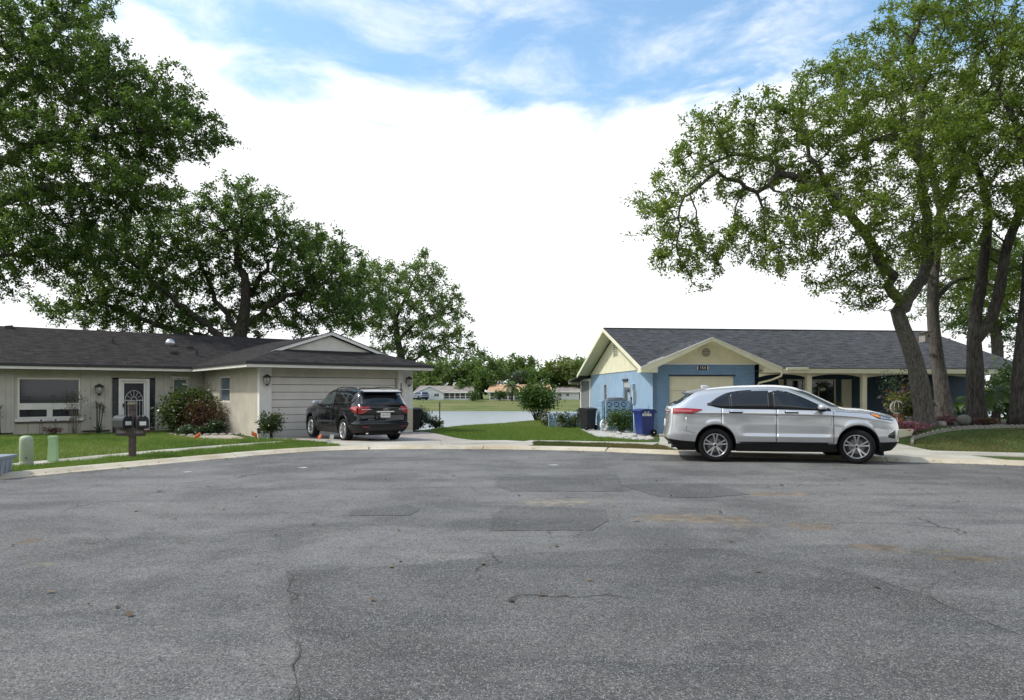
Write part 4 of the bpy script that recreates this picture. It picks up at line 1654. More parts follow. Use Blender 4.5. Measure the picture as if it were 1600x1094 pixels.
BARK_G = bark_mat('oak_bark_grey', (.05, .044, .039), (.20, .185, .165))
BARK_D = bark_mat('oak_bark_dark', (.028, .025, .022), (.125, .112, .097), .8)
LF_R = leaf_mat('oak_leaves_fresh', [(0, (.05, .07, .013)), (.35, (.115, .16, .022)), (.7, (.20, .26, .034)), (.9, (.28, .31, .06)), (1, (.22, .14, .07))], .42, .42)
LF_L = leaf_mat('oak_leaves_deep', [(0, (.018, .038, .011)), (.4, (.046, .09, .02)), (.75, (.088, .15, .03)), (1, (.15, .215, .042))], .42, .45)
LF_F = leaf_mat('far_leaves', [(0, (.055, .09, .032)), (.5, (.12, .18, .05)), (.85, (.18, .245, .07)), (1, (.25, .30, .11))], .35, .6)  # far leaf colours lightened to stand in for distance haze
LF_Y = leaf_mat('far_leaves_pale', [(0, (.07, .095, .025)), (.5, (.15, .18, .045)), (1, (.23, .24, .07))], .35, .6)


def lobe(px, py, Y, rx, rz, ry, n):
    c = W(px, py, Y)
    return (tuple(c), (rx * Y / F, ry, rz * Y / F), n)


def PT(*pts):
    return [tuple(W(*p)) for p in pts]


# the four oaks on the right mound
b1 = gp(1447, 674, .36)
T1 = [W(1447, 676, 20.5), W(1440, 620, 20.5), W(1428, 560, 20.4), W(1408, 505, 20.3), W(1402, 488, 20.3)]
make_tree('oak_tree', 'leaning oak with forked trunk and long limb reaching left over the house', [tuple(p) for p in T1],
          [(PT((1402, 488, 20.3), (1390, 435, 20.2), (1362, 385, 20.0), (1335, 345, 19.8), (1300, 305, 19.6), (1262, 285, 19.5), (1225, 272, 19.4)), .155, .085),
           (PT((1225, 272, 19.4), (1205, 282, 19.3), (1188, 293, 19.3), (1160, 289, 19.3), (1125, 275, 19.2), (1090, 290, 19.2), (1060, 320, 19.1)), .075, .028),
           (PT((1225, 272, 19.4), (1213, 255, 19.5), (1185, 246, 19.6), (1150, 243, 19.6), (1115, 248, 19.7)), .08, .03),
           (PT((1402, 488, 20.3), (1428, 455, 20.5), (1446, 420, 20.7), (1449, 370, 20.8), (1447, 320, 20.8), (1436, 265, 20.6), (1430, 220, 20.6)), .185, .095),
           (PT((1436, 265, 20.6), (1415, 222, 20.4), (1390, 215, 20.2), (1345, 230, 20.0)), .10, .05),
           (PT((1430, 220, 20.6), (1440, 160, 21), (1425, 90, 21.3)), .10, .05),
           (PT((1300, 305, 19.6), (1270, 250, 19.8), (1255, 200, 20)), .08, .04)],
          [lobe(1040, 330, 19.2, 58, 70, 1.3, 85), lobe(1085, 400, 19.2, 75, 45, 1.2, 85), lobe(1110, 250, 19.6, 85, 60, 1.7, 190), lobe(1185, 215, 20, 90, 50, 2.0, 190),
           lobe(1220, 370, 19.2, 75, 62, 1.6, 210), lobe(1280, 235, 19.8, 105, 75, 2.2, 330), lobe(1330, 150, 20.6, 95, 70, 2.4, 210), lobe(1300, 340, 19.0, 85, 60, 1.8, 230),
           lobe(1400, 235, 19.2, 100, 90, 2.2, 220), lobe(1400, 100, 21.2, 100, 90, 2.6, 190), lobe(1330, 430, 19.8, 55, 42, 1.3, 90), lobe(1480, 30, 21.5, 110, 80, 2.6, 140),
           lobe(1420, 345, 18.9, 80, 60, 1.4, 170), lobe(1370, 470, 19.8, 36, 30, .9, 35)],
          BARK_G, LF_R, leaf=.102, per=33, clump=.30, step=.27, kill=.27, dens=2.5, tuft=.07, tip=.0085, r0=.275, group='oaks on the mound by the blue house', seed=3, wobble=.05)
T2 = [W(1480, 662, 23.4), W(1470, 600, 23.4), W(1462, 540, 23.5), W(1457, 470, 23.5), W(1462, 400, 23.6), W(1470, 330, 23.6)]
make_tree('oak_tree', 'straight oak with a small nest box on its trunk', [tuple(p) for p in T2],
          [(PT((1457, 470, 23.5), (1490, 440, 24), (1520, 430, 24.3), (1550, 400, 25)), .09, .04), (PT((1470, 330, 23.6), (1450, 250, 24), (1420, 200, 24.5)), .14, .05),
           (PT((1470, 330, 23.6), (1500, 260, 24), (1540, 200, 24.5)), .14, .05)],
          [lobe(1440, 220, 24.5, 110, 90, 2.4, 120), lobe(1540, 200, 24.5, 100, 110, 2.4, 120), lobe(1520, 410, 25, 60, 45, 1.6, 110), lobe(1490, 120, 25, 120, 90, 2.8, 120),
           lobe(1490, 480, 25.5, 45, 22, 1.4, 40), lobe(1400, 400, 24.5, 45, 45, 1.4, 60)],
          BARK_G, LF_R, leaf=.108, per=32, clump=.34, step=.31, kill=.31, dens=2.4, tuft=.08, taper=.45, r0=.235, group='oaks on the mound by the blue house', seed=5)
T3 = [W(1527, 668, 21), W(1524, 610, 21), W(1523, 560, 21), W(1522, 535, 21)]
make_tree('oak_tree', 'oak whose trunk splits low into two upright stems', [tuple(p) for p in T3],
          [(PT((1522, 535, 21), (1525, 490, 21.1), (1533, 440, 21.2), (1540, 390, 21.4), (1545, 330, 21.6)), .18, .11),
           (PT((1522, 540, 21), (1548, 500, 20.8), (1562, 450, 20.7), (1572, 390, 20.6), (1592, 335, 20.5), (1610, 270, 20.3)), .165, .10),
           (PT((1545, 330, 21.6), (1530, 270, 21.4), (1500, 230, 21)), .12, .05), (PT((1610, 270, 20.3), (1590, 200, 20.2), (1560, 140, 20.2)), .12, .05)],
          [lobe(1520, 250, 20.0, 85, 90, 2.0, 210), lobe(1570, 140, 20.2, 100, 100, 2.2, 220), lobe(1640, 230, 20.0, 90, 110, 2.2, 260), lobe(1590, 300, 19.2, 60, 60, 1.5, 170),
           lobe(1560, 40, 21, 120, 90, 2.4, 150), lobe(1560, 440, 22.5, 50, 40, 1.4, 60), lobe(1500, 340, 19.8, 60, 45, 1.4, 130)],
          BARK_D, LF_R, leaf=.102, per=33, clump=.31, step=.29, kill=.29, dens=2.5, tuft=.07, r0=.275, group='oaks on the mound by the blue house', seed=8)
T4 = [W(1596, 664, 20.4), W(1594, 600, 20.4), W(1598, 540, 20.5), W(1604, 470, 20.6), W(1606, 400, 20.8)]
make_tree('oak_tree', 'grey oak trunk cut by the right edge of the picture', [tuple(p) for p in T4],
          [(PT((1606, 400, 20.8), (1640, 330, 21), (1690, 260, 21)), .18, .06), (PT((1604, 470, 20.6), (1660, 420, 20), (1720, 380, 19.5)), .12, .05)],
          [lobe(1700, 250, 21, 110, 120, 2.6, 240), lobe(1720, 380, 19.5, 80, 60, 2, 110), lobe(1650, 110, 21.5, 120, 90, 2.6, 200)],
          BARK_D, LF_R, leaf=.108, per=32, clump=.33, step=.32, kill=.32, dens=2.2, tuft=.08, taper=.45, r0=.245, group='oaks on the mound by the blue house', seed=9)

# oaks behind the beige house
Yb = 44.0
TA = [tuple(W(372, 614, Yb)), tuple(W(374, 560, Yb)), tuple(W(376, 520, Yb)), tuple(W(384, 470, Yb)), tuple(W(382, 430, Yb))]
oak_b = make_tree('oak_tree', 'broad spreading oak behind the ridge of the beige house', TA,
                  [(PT((374, 560, Yb), (330, 515, 43), (285, 480, 42.5), (240, 440, 42), (205, 410, 42)), .26, .09),
                   (PT((374, 560, Yb), (310, 535, 43), (240, 505, 42.5), (160, 475, 42), (110, 478, 42)), .2, .06),
                   (PT((376, 520, Yb), (345, 480, 45), (320, 430, 45), (300, 380, 45)), .2, .07),
                   (PT((376, 520, Yb), (420, 480, 44), (465, 455, 43.5), (520, 440, 43)), .22, .07),
                   (PT((382, 430, Yb), (370, 390, 44), (380, 340, 44)), .2, .06), (PT((384, 470, Yb), (415, 420, 45), (440, 380, 46)), .18, .05),
                   (PT((374, 560, Yb), (345, 535, 45), (300, 520, 46), (260, 515, 47)), .16, .06)],
                  [lobe(120, 482, 42, 58, 24, 2.6, 110), lobe(190, 440, 42, 75, 38, 3, 190), lobe(225, 385, 43, 70, 45, 3.2, 200), lobe(300, 375, 44, 70, 42, 3.4, 200),
                   lobe(370, 335, 44, 65, 45, 3.4, 220), lobe(430, 380, 45, 70, 48, 3.6, 220), lobe(500, 420, 43.5, 58, 50, 3.2, 210), lobe(530, 470, 43, 45, 45, 2.6, 120),
                   lobe(300, 440, 46, 110, 30, 3, 130), lobe(440, 460, 46, 80, 26, 2.6, 110), lobe(220, 500, 43, 90, 16, 2.4, 90), lobe(450, 500, 45, 70, 20, 2.6, 100), lobe(330, 500, 47, 80, 22, 2.6, 90), lobe(160, 390, 42, 50, 40, 2.4, 100)],
                  BARK_D, LF_L, leaf=.20, per=30, clump=.66, step=.42, kill=.42, dens=3.5, tuft=.12, taper=.55, r0=.52, group='oaks behind the beige house', seed=21, tip=.016, wobble=.08)
Yc = 36.0
TN = [tuple(W(-120, 616, 37)), tuple(W(-118, 500, 37)), tuple(W(-105, 430, 37)), tuple(W(-80, 360, 36.5))]
make_tree('oak_tree', 'tall oak filling the upper left corner above the roof', TN,
          [(PT((-80, 360, 36.5), (0, 320, 36), (70, 295, 35), (140, 290, 34.5), (200, 300, 34)), .3, .08), (PT((-80, 360, 36.5), (-20, 270, 36), (60, 225, 35.5), (150, 215, 35), (230, 205, 34.6)), .32, .08),
           (PT((-80, 360, 36.5), (-50, 240, 36.5), (20, 130, 36.5), (80, 60, 36.5)), .32, .08), (PT((-105, 430, 37), (-30, 400, 36), (40, 400, 35.5)), .2, .07)],
          [lobe(60, 50, 36.5, 90, 80, 3.2, 300), lobe(-20, 130, 36.5, 100, 90, 3.2, 200), lobe(140, 120, 36, 85, 60, 3.0, 280), lobe(225, 150, 35.5, 62, 42, 2.6, 190),
           lobe(270, 205, 35, 70, 42, 2.6, 230), lobe(160, 220, 35, 95, 55, 3.0, 280), lobe(40, 230, 35.5, 80, 70, 3.0, 220), lobe(190, 300, 34.5, 75, 40, 2.4, 230),
           lobe(90, 310, 35, 80, 38, 2.6, 170), lobe(80, 385, 35.5, 78, 40, 2.4, 190), lobe(-10, 400, 36, 60, 60, 2.4, 120), lobe(10, 350, 36, 50, 60, 2.4, 110), lobe(120, -30, 36.5, 70, 40, 3, 90)],
          BARK_D, LF_L, leaf=.175, per=34, clump=.6, step=.39, kill=.39, dens=3.5, tuft=.11, r0=.55, group='oaks behind the beige house', seed=23, tip=.014, wobble=.07,
          tintf=lambda L: .14 * np.exp(-((L[:, 2] - 11.5) / 2.4) ** 2) + .02)
Yd = 57.0
TD = [tuple(W(632, 620, Yd)), tuple(W(630, 575, Yd)), tuple(W(622, 535, Yd)), tuple(W(618, 500, Yd))]
make_tree('oak_tree', 'lighter oak with hanging moss right of the garage gable', TD,
          [(PT((622, 535, Yd), (655, 500, 57), (690, 490, 56.5)), .16, .06), (PT((618, 500, Yd), (595, 465, 57), (580, 440, 57)), .16, .06), (PT((618, 500, Yd), (640, 450, 57), (650, 430, 57)), .14, .05),
           (PT((630, 575, Yd), (670, 548, 57), (705, 535, 57)), .12, .05)],
          [lobe(595, 440, 57, 42, 34, 3, 130), lobe(650, 450, 57, 45, 40, 3, 150), lobe(690, 500, 56.5, 40, 40, 2.6, 120), lobe(620, 500, 57, 60, 30, 3, 120), lobe(560, 480, 58, 40, 55, 3, 120),
           lobe(690, 545, 57, 36, 18, 2.4, 60), lobe(620, 550, 59, 60, 16, 2.4, 60)],
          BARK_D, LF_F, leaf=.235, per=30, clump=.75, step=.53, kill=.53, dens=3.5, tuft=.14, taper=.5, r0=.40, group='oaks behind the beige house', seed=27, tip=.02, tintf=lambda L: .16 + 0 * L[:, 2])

make_tree('oak_tree', 'dark green oak rising behind the right end of the blue house', PT((1560, 600, 44), (1558, 540, 44), (1550, 480, 44)),
          [(PT((1550, 480, 44), (1510, 450, 44), (1480, 430, 44)), .14, .05), (PT((1550, 480, 44), (1600, 440, 44), (1640, 420, 44)), .14, .05)],
          [lobe(1500, 440, 44, 45, 45, 3, 150), lobe(1560, 420, 44, 60, 55, 3, 190), lobe(1620, 440, 44, 60, 60, 3, 170), lobe(1540, 500, 45, 60, 24, 2.6, 120), lobe(1610, 515, 45, 50, 30, 2.6, 110), lobe(1485, 500, 45, 28, 18, 2.2, 40)],
          BARK_D, LF_L, leaf=.19, per=28, clump=.6, step=.46, kill=.46, dens=2.6, tuft=.12, r0=.36, seed=29, tip=.016)


# trees of the far shore
def far_tree(label, px, top, Y, wpx, seed, lm, base=612, dens=1.0):
    b = W(px, base + 12, Y)
    b.z = gz(b.x, b.y) - .1
    h = (base - top)
    lo = []
    rs = random.Random(seed)
    lo.append(lobe(px, top + h * .33, Y, wpx * .40, h * .30, 3.0, int(26 * dens)))
    for k in range(7):
        a = rs.uniform(-1, 1)
        lo.append(lobe(px + a * wpx * .42, top + h * rs.uniform(.24, .72) + abs(a) * h * .12, Y + rs.uniform(-2.5, 2.5), wpx * rs.uniform(.2, .32), h * rs.uniform(.16, .26), 2.4, int(18 * dens)))
    tr = [tuple(b), tuple(b.lerp(W(px, top + h * .5, Y), .5)), tuple(W(px + rs.uniform(-3, 3), top + h * .45, Y))]
    return make_tree('shore_tree', label, tr, [], lo, BARK_D, lm, leaf=.62, per=26, clump=1.2, step=1.0, kill=1.05, dens=3.6, tuft=.4, r0=.3, group='trees behind the far shore houses', seed=seed, tip=.05, aspect=.6)


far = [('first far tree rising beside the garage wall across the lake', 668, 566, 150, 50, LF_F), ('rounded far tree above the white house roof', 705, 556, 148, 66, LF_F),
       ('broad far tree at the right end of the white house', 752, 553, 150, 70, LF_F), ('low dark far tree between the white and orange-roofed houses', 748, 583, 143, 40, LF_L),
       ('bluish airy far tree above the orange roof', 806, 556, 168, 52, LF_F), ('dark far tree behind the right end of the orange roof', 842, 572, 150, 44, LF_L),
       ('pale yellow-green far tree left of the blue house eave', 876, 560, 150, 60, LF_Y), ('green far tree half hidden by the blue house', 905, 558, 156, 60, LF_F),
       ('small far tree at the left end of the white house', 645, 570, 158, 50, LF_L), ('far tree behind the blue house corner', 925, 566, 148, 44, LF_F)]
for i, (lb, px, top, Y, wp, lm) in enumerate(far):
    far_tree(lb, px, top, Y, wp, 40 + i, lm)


# shrubs -----------------------------------------------------------
def shrub(name, label, loc, radii, n, leaf, lm, stems=7, stem_h=.4, seed=1, cat='shrub', aspect=.45, stem_m=None, stem_r=.012, group=None, low=.1, up=.35):
    g = np.random.default_rng(seed)
    root = empty(name, loc, 0, label, cat, group)
    rx, ry_, h = radii
    cz = low + (h - low) / 2
    rz_ = (h - low) / 2
    k = max(8, n // 26)
    v = g.normal(size=(k, 3))
    v /= np.linalg.norm(v, axis=1)[:, None]
    v *= (g.random(k) ** .4)[:, None] * (.8 + .35 * g.random(k))[:, None]
    cen = np.array([0, 0, cz]) + v * np.array([rx, ry_, rz_])
    mb = MB()
    for i in range(stems):
        a = g.random() * 6.28
        bs = Vector((math.cos(a) * rx * .12, math.sin(a) * ry_ * .12, -.02))
        t = Vector(cen[g.integers(k)])
        mid = bs.lerp(t, .5) + Vector((t.x * .1, t.y * .1, .08 * h))
        mb.tube([bs, mid, t], [stem_r, stem_r * .7, stem_r * .35], 5)
    mb.build('stem', stem_m or BARK_D, root)
    idx = g.integers(k, size=n)
    L = cen[idx] + g.normal(size=(n, 3)) * np.array([rx, ry_, rz_]) * .2
    L[:, 2] = np.maximum(L[:, 2], .03)
    V, Q = leaf_arrays(L, leaf, g, aspect=aspect, up=up)
    me = bpy.data.meshes.new('foliage')
    fast_mesh(me, V, Q, np.clip(.5 * g.random(n) + .5 * g.random(k)[idx], 0, 1))
    link_mesh('foliage', me, lm, root)
    return root


def rosette(name, label, loc, n, length, width, lm, seed=1, tilt=(.2, 1.2), cat='plant', trunk_h=0.0, heads=1, spread=.15, curl=.5, group=None, trunk_r=.02):
    """strap-leaved plant: arching blades from one or more heads"""
    g = random.Random(seed)
    root = empty(name, loc, 0, label, cat, group)
    V, Q, T = [], [], []
    tb = MB()
    for hI in range(heads):
        hx, hy = (g.uniform(-spread, spread), g.uniform(-spread, spread)) if heads > 1 else (0, 0)
        hz = trunk_h * (1 if heads == 1 else g.uniform(.35, 1))
        if trunk_h:
            tb.tube([(hx * .2, hy * .2, -.03), (hx * .7, hy * .7, hz * .5), (hx, hy, hz)], [trunk_r * 1.3, trunk_r, trunk_r * .8], 7)
        for k in range(n):
            a = g.uniform(0, 6.283)
            el = g.uniform(*tilt)
            L = length * g.uniform(.6, 1.1)
            t0 = g.random()
            d = Vector((math.cos(a), math.sin(a), 0))
            s = Vector((-math.sin(a), math.cos(a), 0))
            pts = []
            p = Vector((hx, hy, hz - g.uniform(0, .25) * trunk_h * .6))
            e = 1.57 - el
            m_ = 5
            for i in range(m_ + 1):
                wd = width * math.sin(math.pi * (.12 + .88 * i / m_)) ** .7 if i < m_ else .001
                pts.append((p - s * wd / 2, p + s * wd / 2))
                p = p + (d * math.cos(e) + Vector((0, 0, 1)) * math.sin(e)) * (L / m_)
                e -= curl / m_ * (1 + i * .35)
            b = len(V)
            for q in pts: V += [q[0], q[1]]
            for i in range(m_):
                Q.append((b + 2 * i, b + 2 * i + 1, b + 2 * i + 3, b + 2 * i + 2))
                T.append(t0)
    me = bpy.data.meshes.new('foliage')
    fast_mesh(me, np.array([tuple(p) for p in V]), np.array(Q), np.array(T))
    link_mesh('foliage', me, lm, root)
    if trunk_h: tb.build('stem', BARK_D, root)
    return root


def palm(name, label, loc, trunk_h, n, length, lm, seed=1, tr=.09, leaflet=.3, cat='palm', lean=(0, 0), fan=False, group=None, el=(-.3, 1.2)):
    g = random.Random(seed)
    root = empty(name, loc, 0, label, cat, group)
    top = Vector((lean[0], lean[1], trunk_h))
    if trunk_h > .05:
        MB().tube([(0, 0, -.1), (lean[0] * .4, lean[1] * .4, trunk_h * .5), top], [tr * 1.3, tr, tr * .9], 9).build('trunk', BARK_D, root, smooth=True)
    V, Q, T = [], [], []
    st = MB()
    for k in range(n):
        a = 6.283 * k / n + g.uniform(-.25, .25)
        e = g.uniform(*el)
        d = Vector((math.cos(a), math.sin(a), 0))
        s = Vector((-math.sin(a), math.cos(a), 0))
        L = length * g.uniform(.75, 1.1)
        p = Vector(top)
        m_ = 10
        sp = [p.copy()]
        t0 = g.random()
        for i in range(m_):
            p = p + (d * math.cos(e) + Vector((0, 0, 1)) * math.sin(e)) * L / m_
            sp.append(p.copy())
            e -= (.12 if not fan else .05)
        st.tube(sp, [.012 * length] + [.006 * length] * (m_ - 1) + [.002], 4)
        if fan:
            c = sp[-3]
            for i in range(18):
                aa = -2.3 + 4.6 * i / 17
                dd = (d * math.cos(aa) + s * math.sin(aa) + Vector((0, 0, g.uniform(-.15, .2)))).normalized()
                q = c + dd * leaflet
                pr = dd.cross(Vector((0, 0, 1))).normalized() * leaflet * .055
                b = len(V)
                V += [c, c + dd * leaflet * .5 + pr, q, c + dd * leaflet * .5 - pr]
                Q.append((b, b + 1, b + 2, b + 3))
                T.append(t0)
        else:
            for i in range(2, m_ * 3):
                f = i / (m_ * 3)
                j = min(int(f * m_), m_ - 1)
                c = sp[j].lerp(sp[j + 1], f * m_ - j)
                ax = (sp[j + 1] - sp[j]).normalized()
                ll = leaflet * (math.sin(math.pi * (.12 + .85 * f)) + .1)
                for sg in (1, -1):
                    dd = (s * sg * .8 + ax * .6 + Vector((0, 0, g.uniform(-.45, .0)))).normalized()
                    pr = ax * leaflet * .035
                    b = len(V)
                    V += [c - pr, c + dd * ll * .5 - pr * .6 + ax * .0, c + dd * ll + Vector((0, 0, -.15 * ll)), c + pr]
                    Q.append((b, b + 1, b + 2, b + 3))
                    T.append(t0 * .7 + g.random() * .3)
    st.build('frond_stem', MATS.get('frond_stem') or mat('frond_stem', (.13, .15, .05), .6), root)
    me = bpy.data.meshes.new('frond')
    fast_mesh(me, np.array([tuple(p) for p in V]), np.array(Q), np.array(T))
    link_mesh('frond', me, lm, root)
    return root


LS_GREEN = leaf_mat('shrub_green', [(0, (.015, .035, .010)), (.5, (.04, .085, .02)), (.85, (.09, .14, .03)), (1, (.17, .19, .06))], .25, .4)
LS_CROTON = leaf_mat('croton_leaves', [(0, (.012, .016, .008)), (.4, (.03, .045, .012)), (.75, (.06, .07, .018)), (.93, (.16, .13, .03)), (1, (.30, .22, .05))], .2, .35)
LS_RED = leaf_mat('red_leaves', [(0, (.025, .012, .014)), (.5, (.07, .022, .026)), (.8, (.16, .03, .035)), (1, (.32, .06, .06))], .25, .45)
LS_TI = leaf_mat('ti_leaves', [(0, (.05, .04, .02)), (.5, (.12, .09, .04)), (1, (.21, .15, .075))], .2, .5)
LS_STRAP = leaf_mat('strap_leaves', [(0, (.012, .025, .014)), (.6, (.03, .06, .03)), (1, (.08, .12, .05))], .15, .4)
LS_HIB = leaf_mat('hibiscus_leaves', [(0, (.018, .04, .010)), (.5, (.05, .105, .02)), (.93, (.10, .16, .03)), (.97, (.36, .05, .045)), (1, (.40, .06, .05))], .25, .4)
LS_PALM = leaf_mat('palm_fronds', [(0, (.02, .045, .012)), (.5, (.06, .11, .025)), (1, (.14, .19, .05))], .3, .4)
LS_PALMY = leaf_mat('yellowing_fronds', [(0, (.09, .10, .025)), (.5, (.17, .16, .04)), (1, (.27, .22, .08))], .3, .4)
LS_SILVER = leaf_mat('silver_fronds', [(0, (.16, .20, .18)), (1, (.33, .38, .36))], .2, .5)


def onl(x, y):
    p = hl(x, y)
    return (p.x, p.y, gz(p.x, p.y) + .0)


# foundation planting of the beige house
shrub('croton_shrub', 'tall dark croton shrub with yellow flecks by the front walk', onl(-1.25, 4.9), (.85, .8, 1.65), 4200, .16, LS_CROTON, 9, seed=1, aspect=.5)
rosette('screw_pine', 'pale arching strap-leaved plant above the croton shrub', onl(-1.05, 5.7), 26, .75, .05, LS_STRAP, 2, (.2, 1.3), trunk_h=1.25, curl=1.7, trunk_r=.03)
shrub('green_shrub', 'feathery green shrub behind the red-leaved bush', onl(-.45, 6.0), (.75, .45, 1.65), 2600, .13, LS_GREEN, 7, seed=4, aspect=.3)
shrub('red_bush', 'dark red-leaved bush with bare grey stems at the garage side wall', onl(-.75, 3.9), (.85, .7, 1.35), 3800, .085, LS_RED, 26, seed=5, stem_m=mat('pale_stem', (.19, .16, .14), .8), stem_r=.014)
shrub('green_shrub', 'clipped green shrub under the garage side window', onl(-.5, 4.75), (.45, .5, 1.45), 1500, .11, LS_GREEN, 6, seed=6)
shrub('groundcover_plant', 'low grey-green groundcover in front of the red-leaved bush', onl(-1.5, 3.0), (.5, .3, .38), 900, .10, LS_STRAP, 5, seed=7, low=0.0)
shrub('groundcover_plant', 'low dark plant tuft beside the garage side wall', onl(-.75, 2.45), (.32, .28, .55), 800, .11, LS_STRAP, 5, seed=8, low=0.0)
shrub('groundcover_plant', 'grey-green spiky groundcover between the red bush and the dark tuft', onl(-1.15, 2.5), (.3, .25, .28), 500, .09, LS_STRAP, 5, seed=9, low=0.0)
shrub('small_bush', 'round dark bush at the left corner of the garage door', onl(.15, -.75), (.40, .38, .88), 2000, .085, LS_CROTON, 6, seed=10, low=.22, stem_r=.022)
rosette('dracaena', 'tufted brown-green dracaena by the board wall left of the front door', onl(-3.95, D - .4), 22, .34, .028, LS_TI, 11, (.15, 1.4), trunk_h=1.15, heads=3, spread=.22, curl=.9, trunk_r=.018)
rosette('agave', 'dark strap-leaved clump at the foot of the dracaena', onl(-3.95, D - .75), 20, .55, .05, LS_STRAP, 12, (.2, 1.2), curl=.9)
rosette('dracaena', 'brown-topped dracaena at the far left of the front wall', onl(-6.95, D - .55), 26, .36, .032, LS_TI, 13, (.1, 1.5), trunk_h=1.25, heads=3, spread=.16, curl=1.0, trunk_r=.02)
shrub('bare_shrub', 'thin twiggy shrub in front of the picture window', onl(-4.75, D - .75), (.62, .4, 1.55), 420, .07, LS_TI, 22, seed=14, stem_m=MATS['pale_stem'], stem_r=.010, low=.5)
shrub('flower_clump', 'small dark red flower clump under the picture window', onl(-5.4, D - .5), (.35, .2, .28), 260, .08, LS_RED, 5, seed=15, low=.0)
gar = empty('garden_hoops', onl(-5.5, D - .35), TH, 'thin wire garden hoops under the picture window', 'garden ornament')
for x in (-.45, .0, .45):
    MB().tube([(x - .18, 0, -.03), (x - .18, 0, .42), (x - .1, 0, .5), (x + .1, 0, .5), (x + .18, 0, .42), (x + .18, 0, -.03)], .007, 5).build('hoop', M_BLACK, gar)
    MB().blob((x + .22, -.02, .52), (.035, .035, .035), 8, 6).build('finial', M_BLACK, gar, smooth=True)
    MB().tube([(x + .22, -.02, .5), (x + .22, -.02, -.03)], .006, 5).build('stake', M_BLACK, gar)
# beside the garage, towards the lake
shrub('rosemary_bush', 'upright blue-green bush right of the garage corner', (*gp(655, 668, -.12), -.12), (.42, .4, .85), 2000, .16, LS_STRAP, 10, seed=16, aspect=.16, low=0)
shrub('low_plant', 'low leafy plant with flowers beside the upright bush', (*gp(680, 668, -.12), -.12), (.4, .3, .42), 700, .11, LS_CROTON, 6, seed=17, low=0)
x, y = gp(687, 663, -.12)
cac = rosette('tall_stalk', 'single tall thin stalk plant standing before the lake', (x, y, gz(x, y)), 26, .16, .03, LS_GREEN, 18, (.3, 1.4), trunk_h=1.62, heads=1, curl=.8, trunk_r=.028)
x, y = 1.38, 38.0
hib = shrub('hibiscus_bush', 'round multi-stemmed hibiscus bush with red flowers on the lakeside lawn', (x, y, gz(x, y)), (.98, .95, 1.98), 4800, .15, LS_HIB, 16, seed=19, low=.55, stem_r=.03, aspect=.55)
# far shore palms
x = W(800, 600, 128).x
palm('shore_palm', 'small drooping palm in front of the orange-roofed house', (x, 128, gz(x, 128)), 2.6, 18, 2.2, LS_PALM, 31, .16, .8, el=(-.5, 1.1))
x = W(812, 600, 147).x
palm('silver_palm', 'silvery fan palm rising above the orange roof', (x, 147, gz(x, 147)), 4.7, 26, 1.9, LS_SILVER, 32, .25, 1.6, fan=True, el=(-.6, 1.3))
for i, (a, b, lb) in enumerate(((700, 128, 'small dark shrub on the far bank by the white house end'), (741, 130, 'rounded far shrub between the two lake houses'))):
    x = W(a + 40, 600, b).x
    shrub('shore_shrub', lb, (x, b, gz(x, b)), (1.1, 1.0, 1.9), 500, .4, LS_GREEN, 5, seed=60 + i, stem_r=.05)

# ------------------------------------------------------------------ cars
def pchip(tab, x):
    """monotone cubic through a table of (x, value)"""
    X = np.array([t[0] for t in tab], float)
    Yv = np.array([t[1] for t in tab], float)
    x = np.clip(np.asarray(x, float), X[0], X[-1])
    if len(X) == 2: return np.interp(x, X, Yv)
    h = np.diff(X)
    dl = np.diff(Yv) / h
    m = np.zeros(len(X))
    m[0], m[-1] = dl[0], dl[-1]
    for i in range(1, len(X) - 1):
        if dl[i - 1] * dl[i] > 0:
            w1, w2 = 2 * h[i] + h[i - 1], h[i] + 2 * h[i - 1]
            m[i] = (w1 + w2) / (w1 / dl[i - 1] + w2 / dl[i])
    k = np.clip(np.searchsorted(X, x) - 1, 0, len(h) - 1)
    t = (x - X[k]) / h[k]
    return (Yv[k] * (2 * t ** 3 - 3 * t ** 2 + 1) + m[k] * h[k] * (t ** 3 - 2 * t ** 2 + t) + Yv[k + 1] * (-2 * t ** 3 + 3 * t ** 2) + m[k + 1] * h[k] * (t ** 3 - t ** 2))


M_TYRE = mat('tyre_rubber', (.010, .010, .0105), .85, .2, 20, .3, 120, spec=.25)
M_ALLOY = mat('alloy', (.62, .62, .63), .28, .05, 8, metal=.9)
M_ALLOY_D = mat('alloy_dark', (.05, .05, .055), .45, .1, 8, metal=.4)
M_PLASTIC = mat('black_plastic', (.011, .011, .012), .5, .15, 12, spec=.3)
M_GLOSSK = mat('gloss_black', (.012, .012, .013), .12, .05, 5, coat=.6)
M_CHROME = mat('chrome', (.75, .75, .76), .12, .02, 5, metal=1.0)
M_CGLASS = glass_dark('car_glass', (.010, .012, .014), .015)
M_CGLASS2 = glass_dark('car_glass_tint', (.05, .065, .07), .015)
M_RED = mat('tail_red', (.30, .010, .013), .12, .1, 20, coat=.8)
M_REDP = mat('tail_pink', (.46, .10, .10), .12, .1, 20, coat=.8)
M_AMBER = mat('amber_lens', (.75, .22, .02), .12, .1, 20, coat=.8)
M_LAMP = mat('headlamp_lens', (.30, .33, .36), .08, .4, 16, coat=1.0, metal=.4)
M_PLATE = mat('licence_plate', (.72, .73, .72), .4, .05, 9)


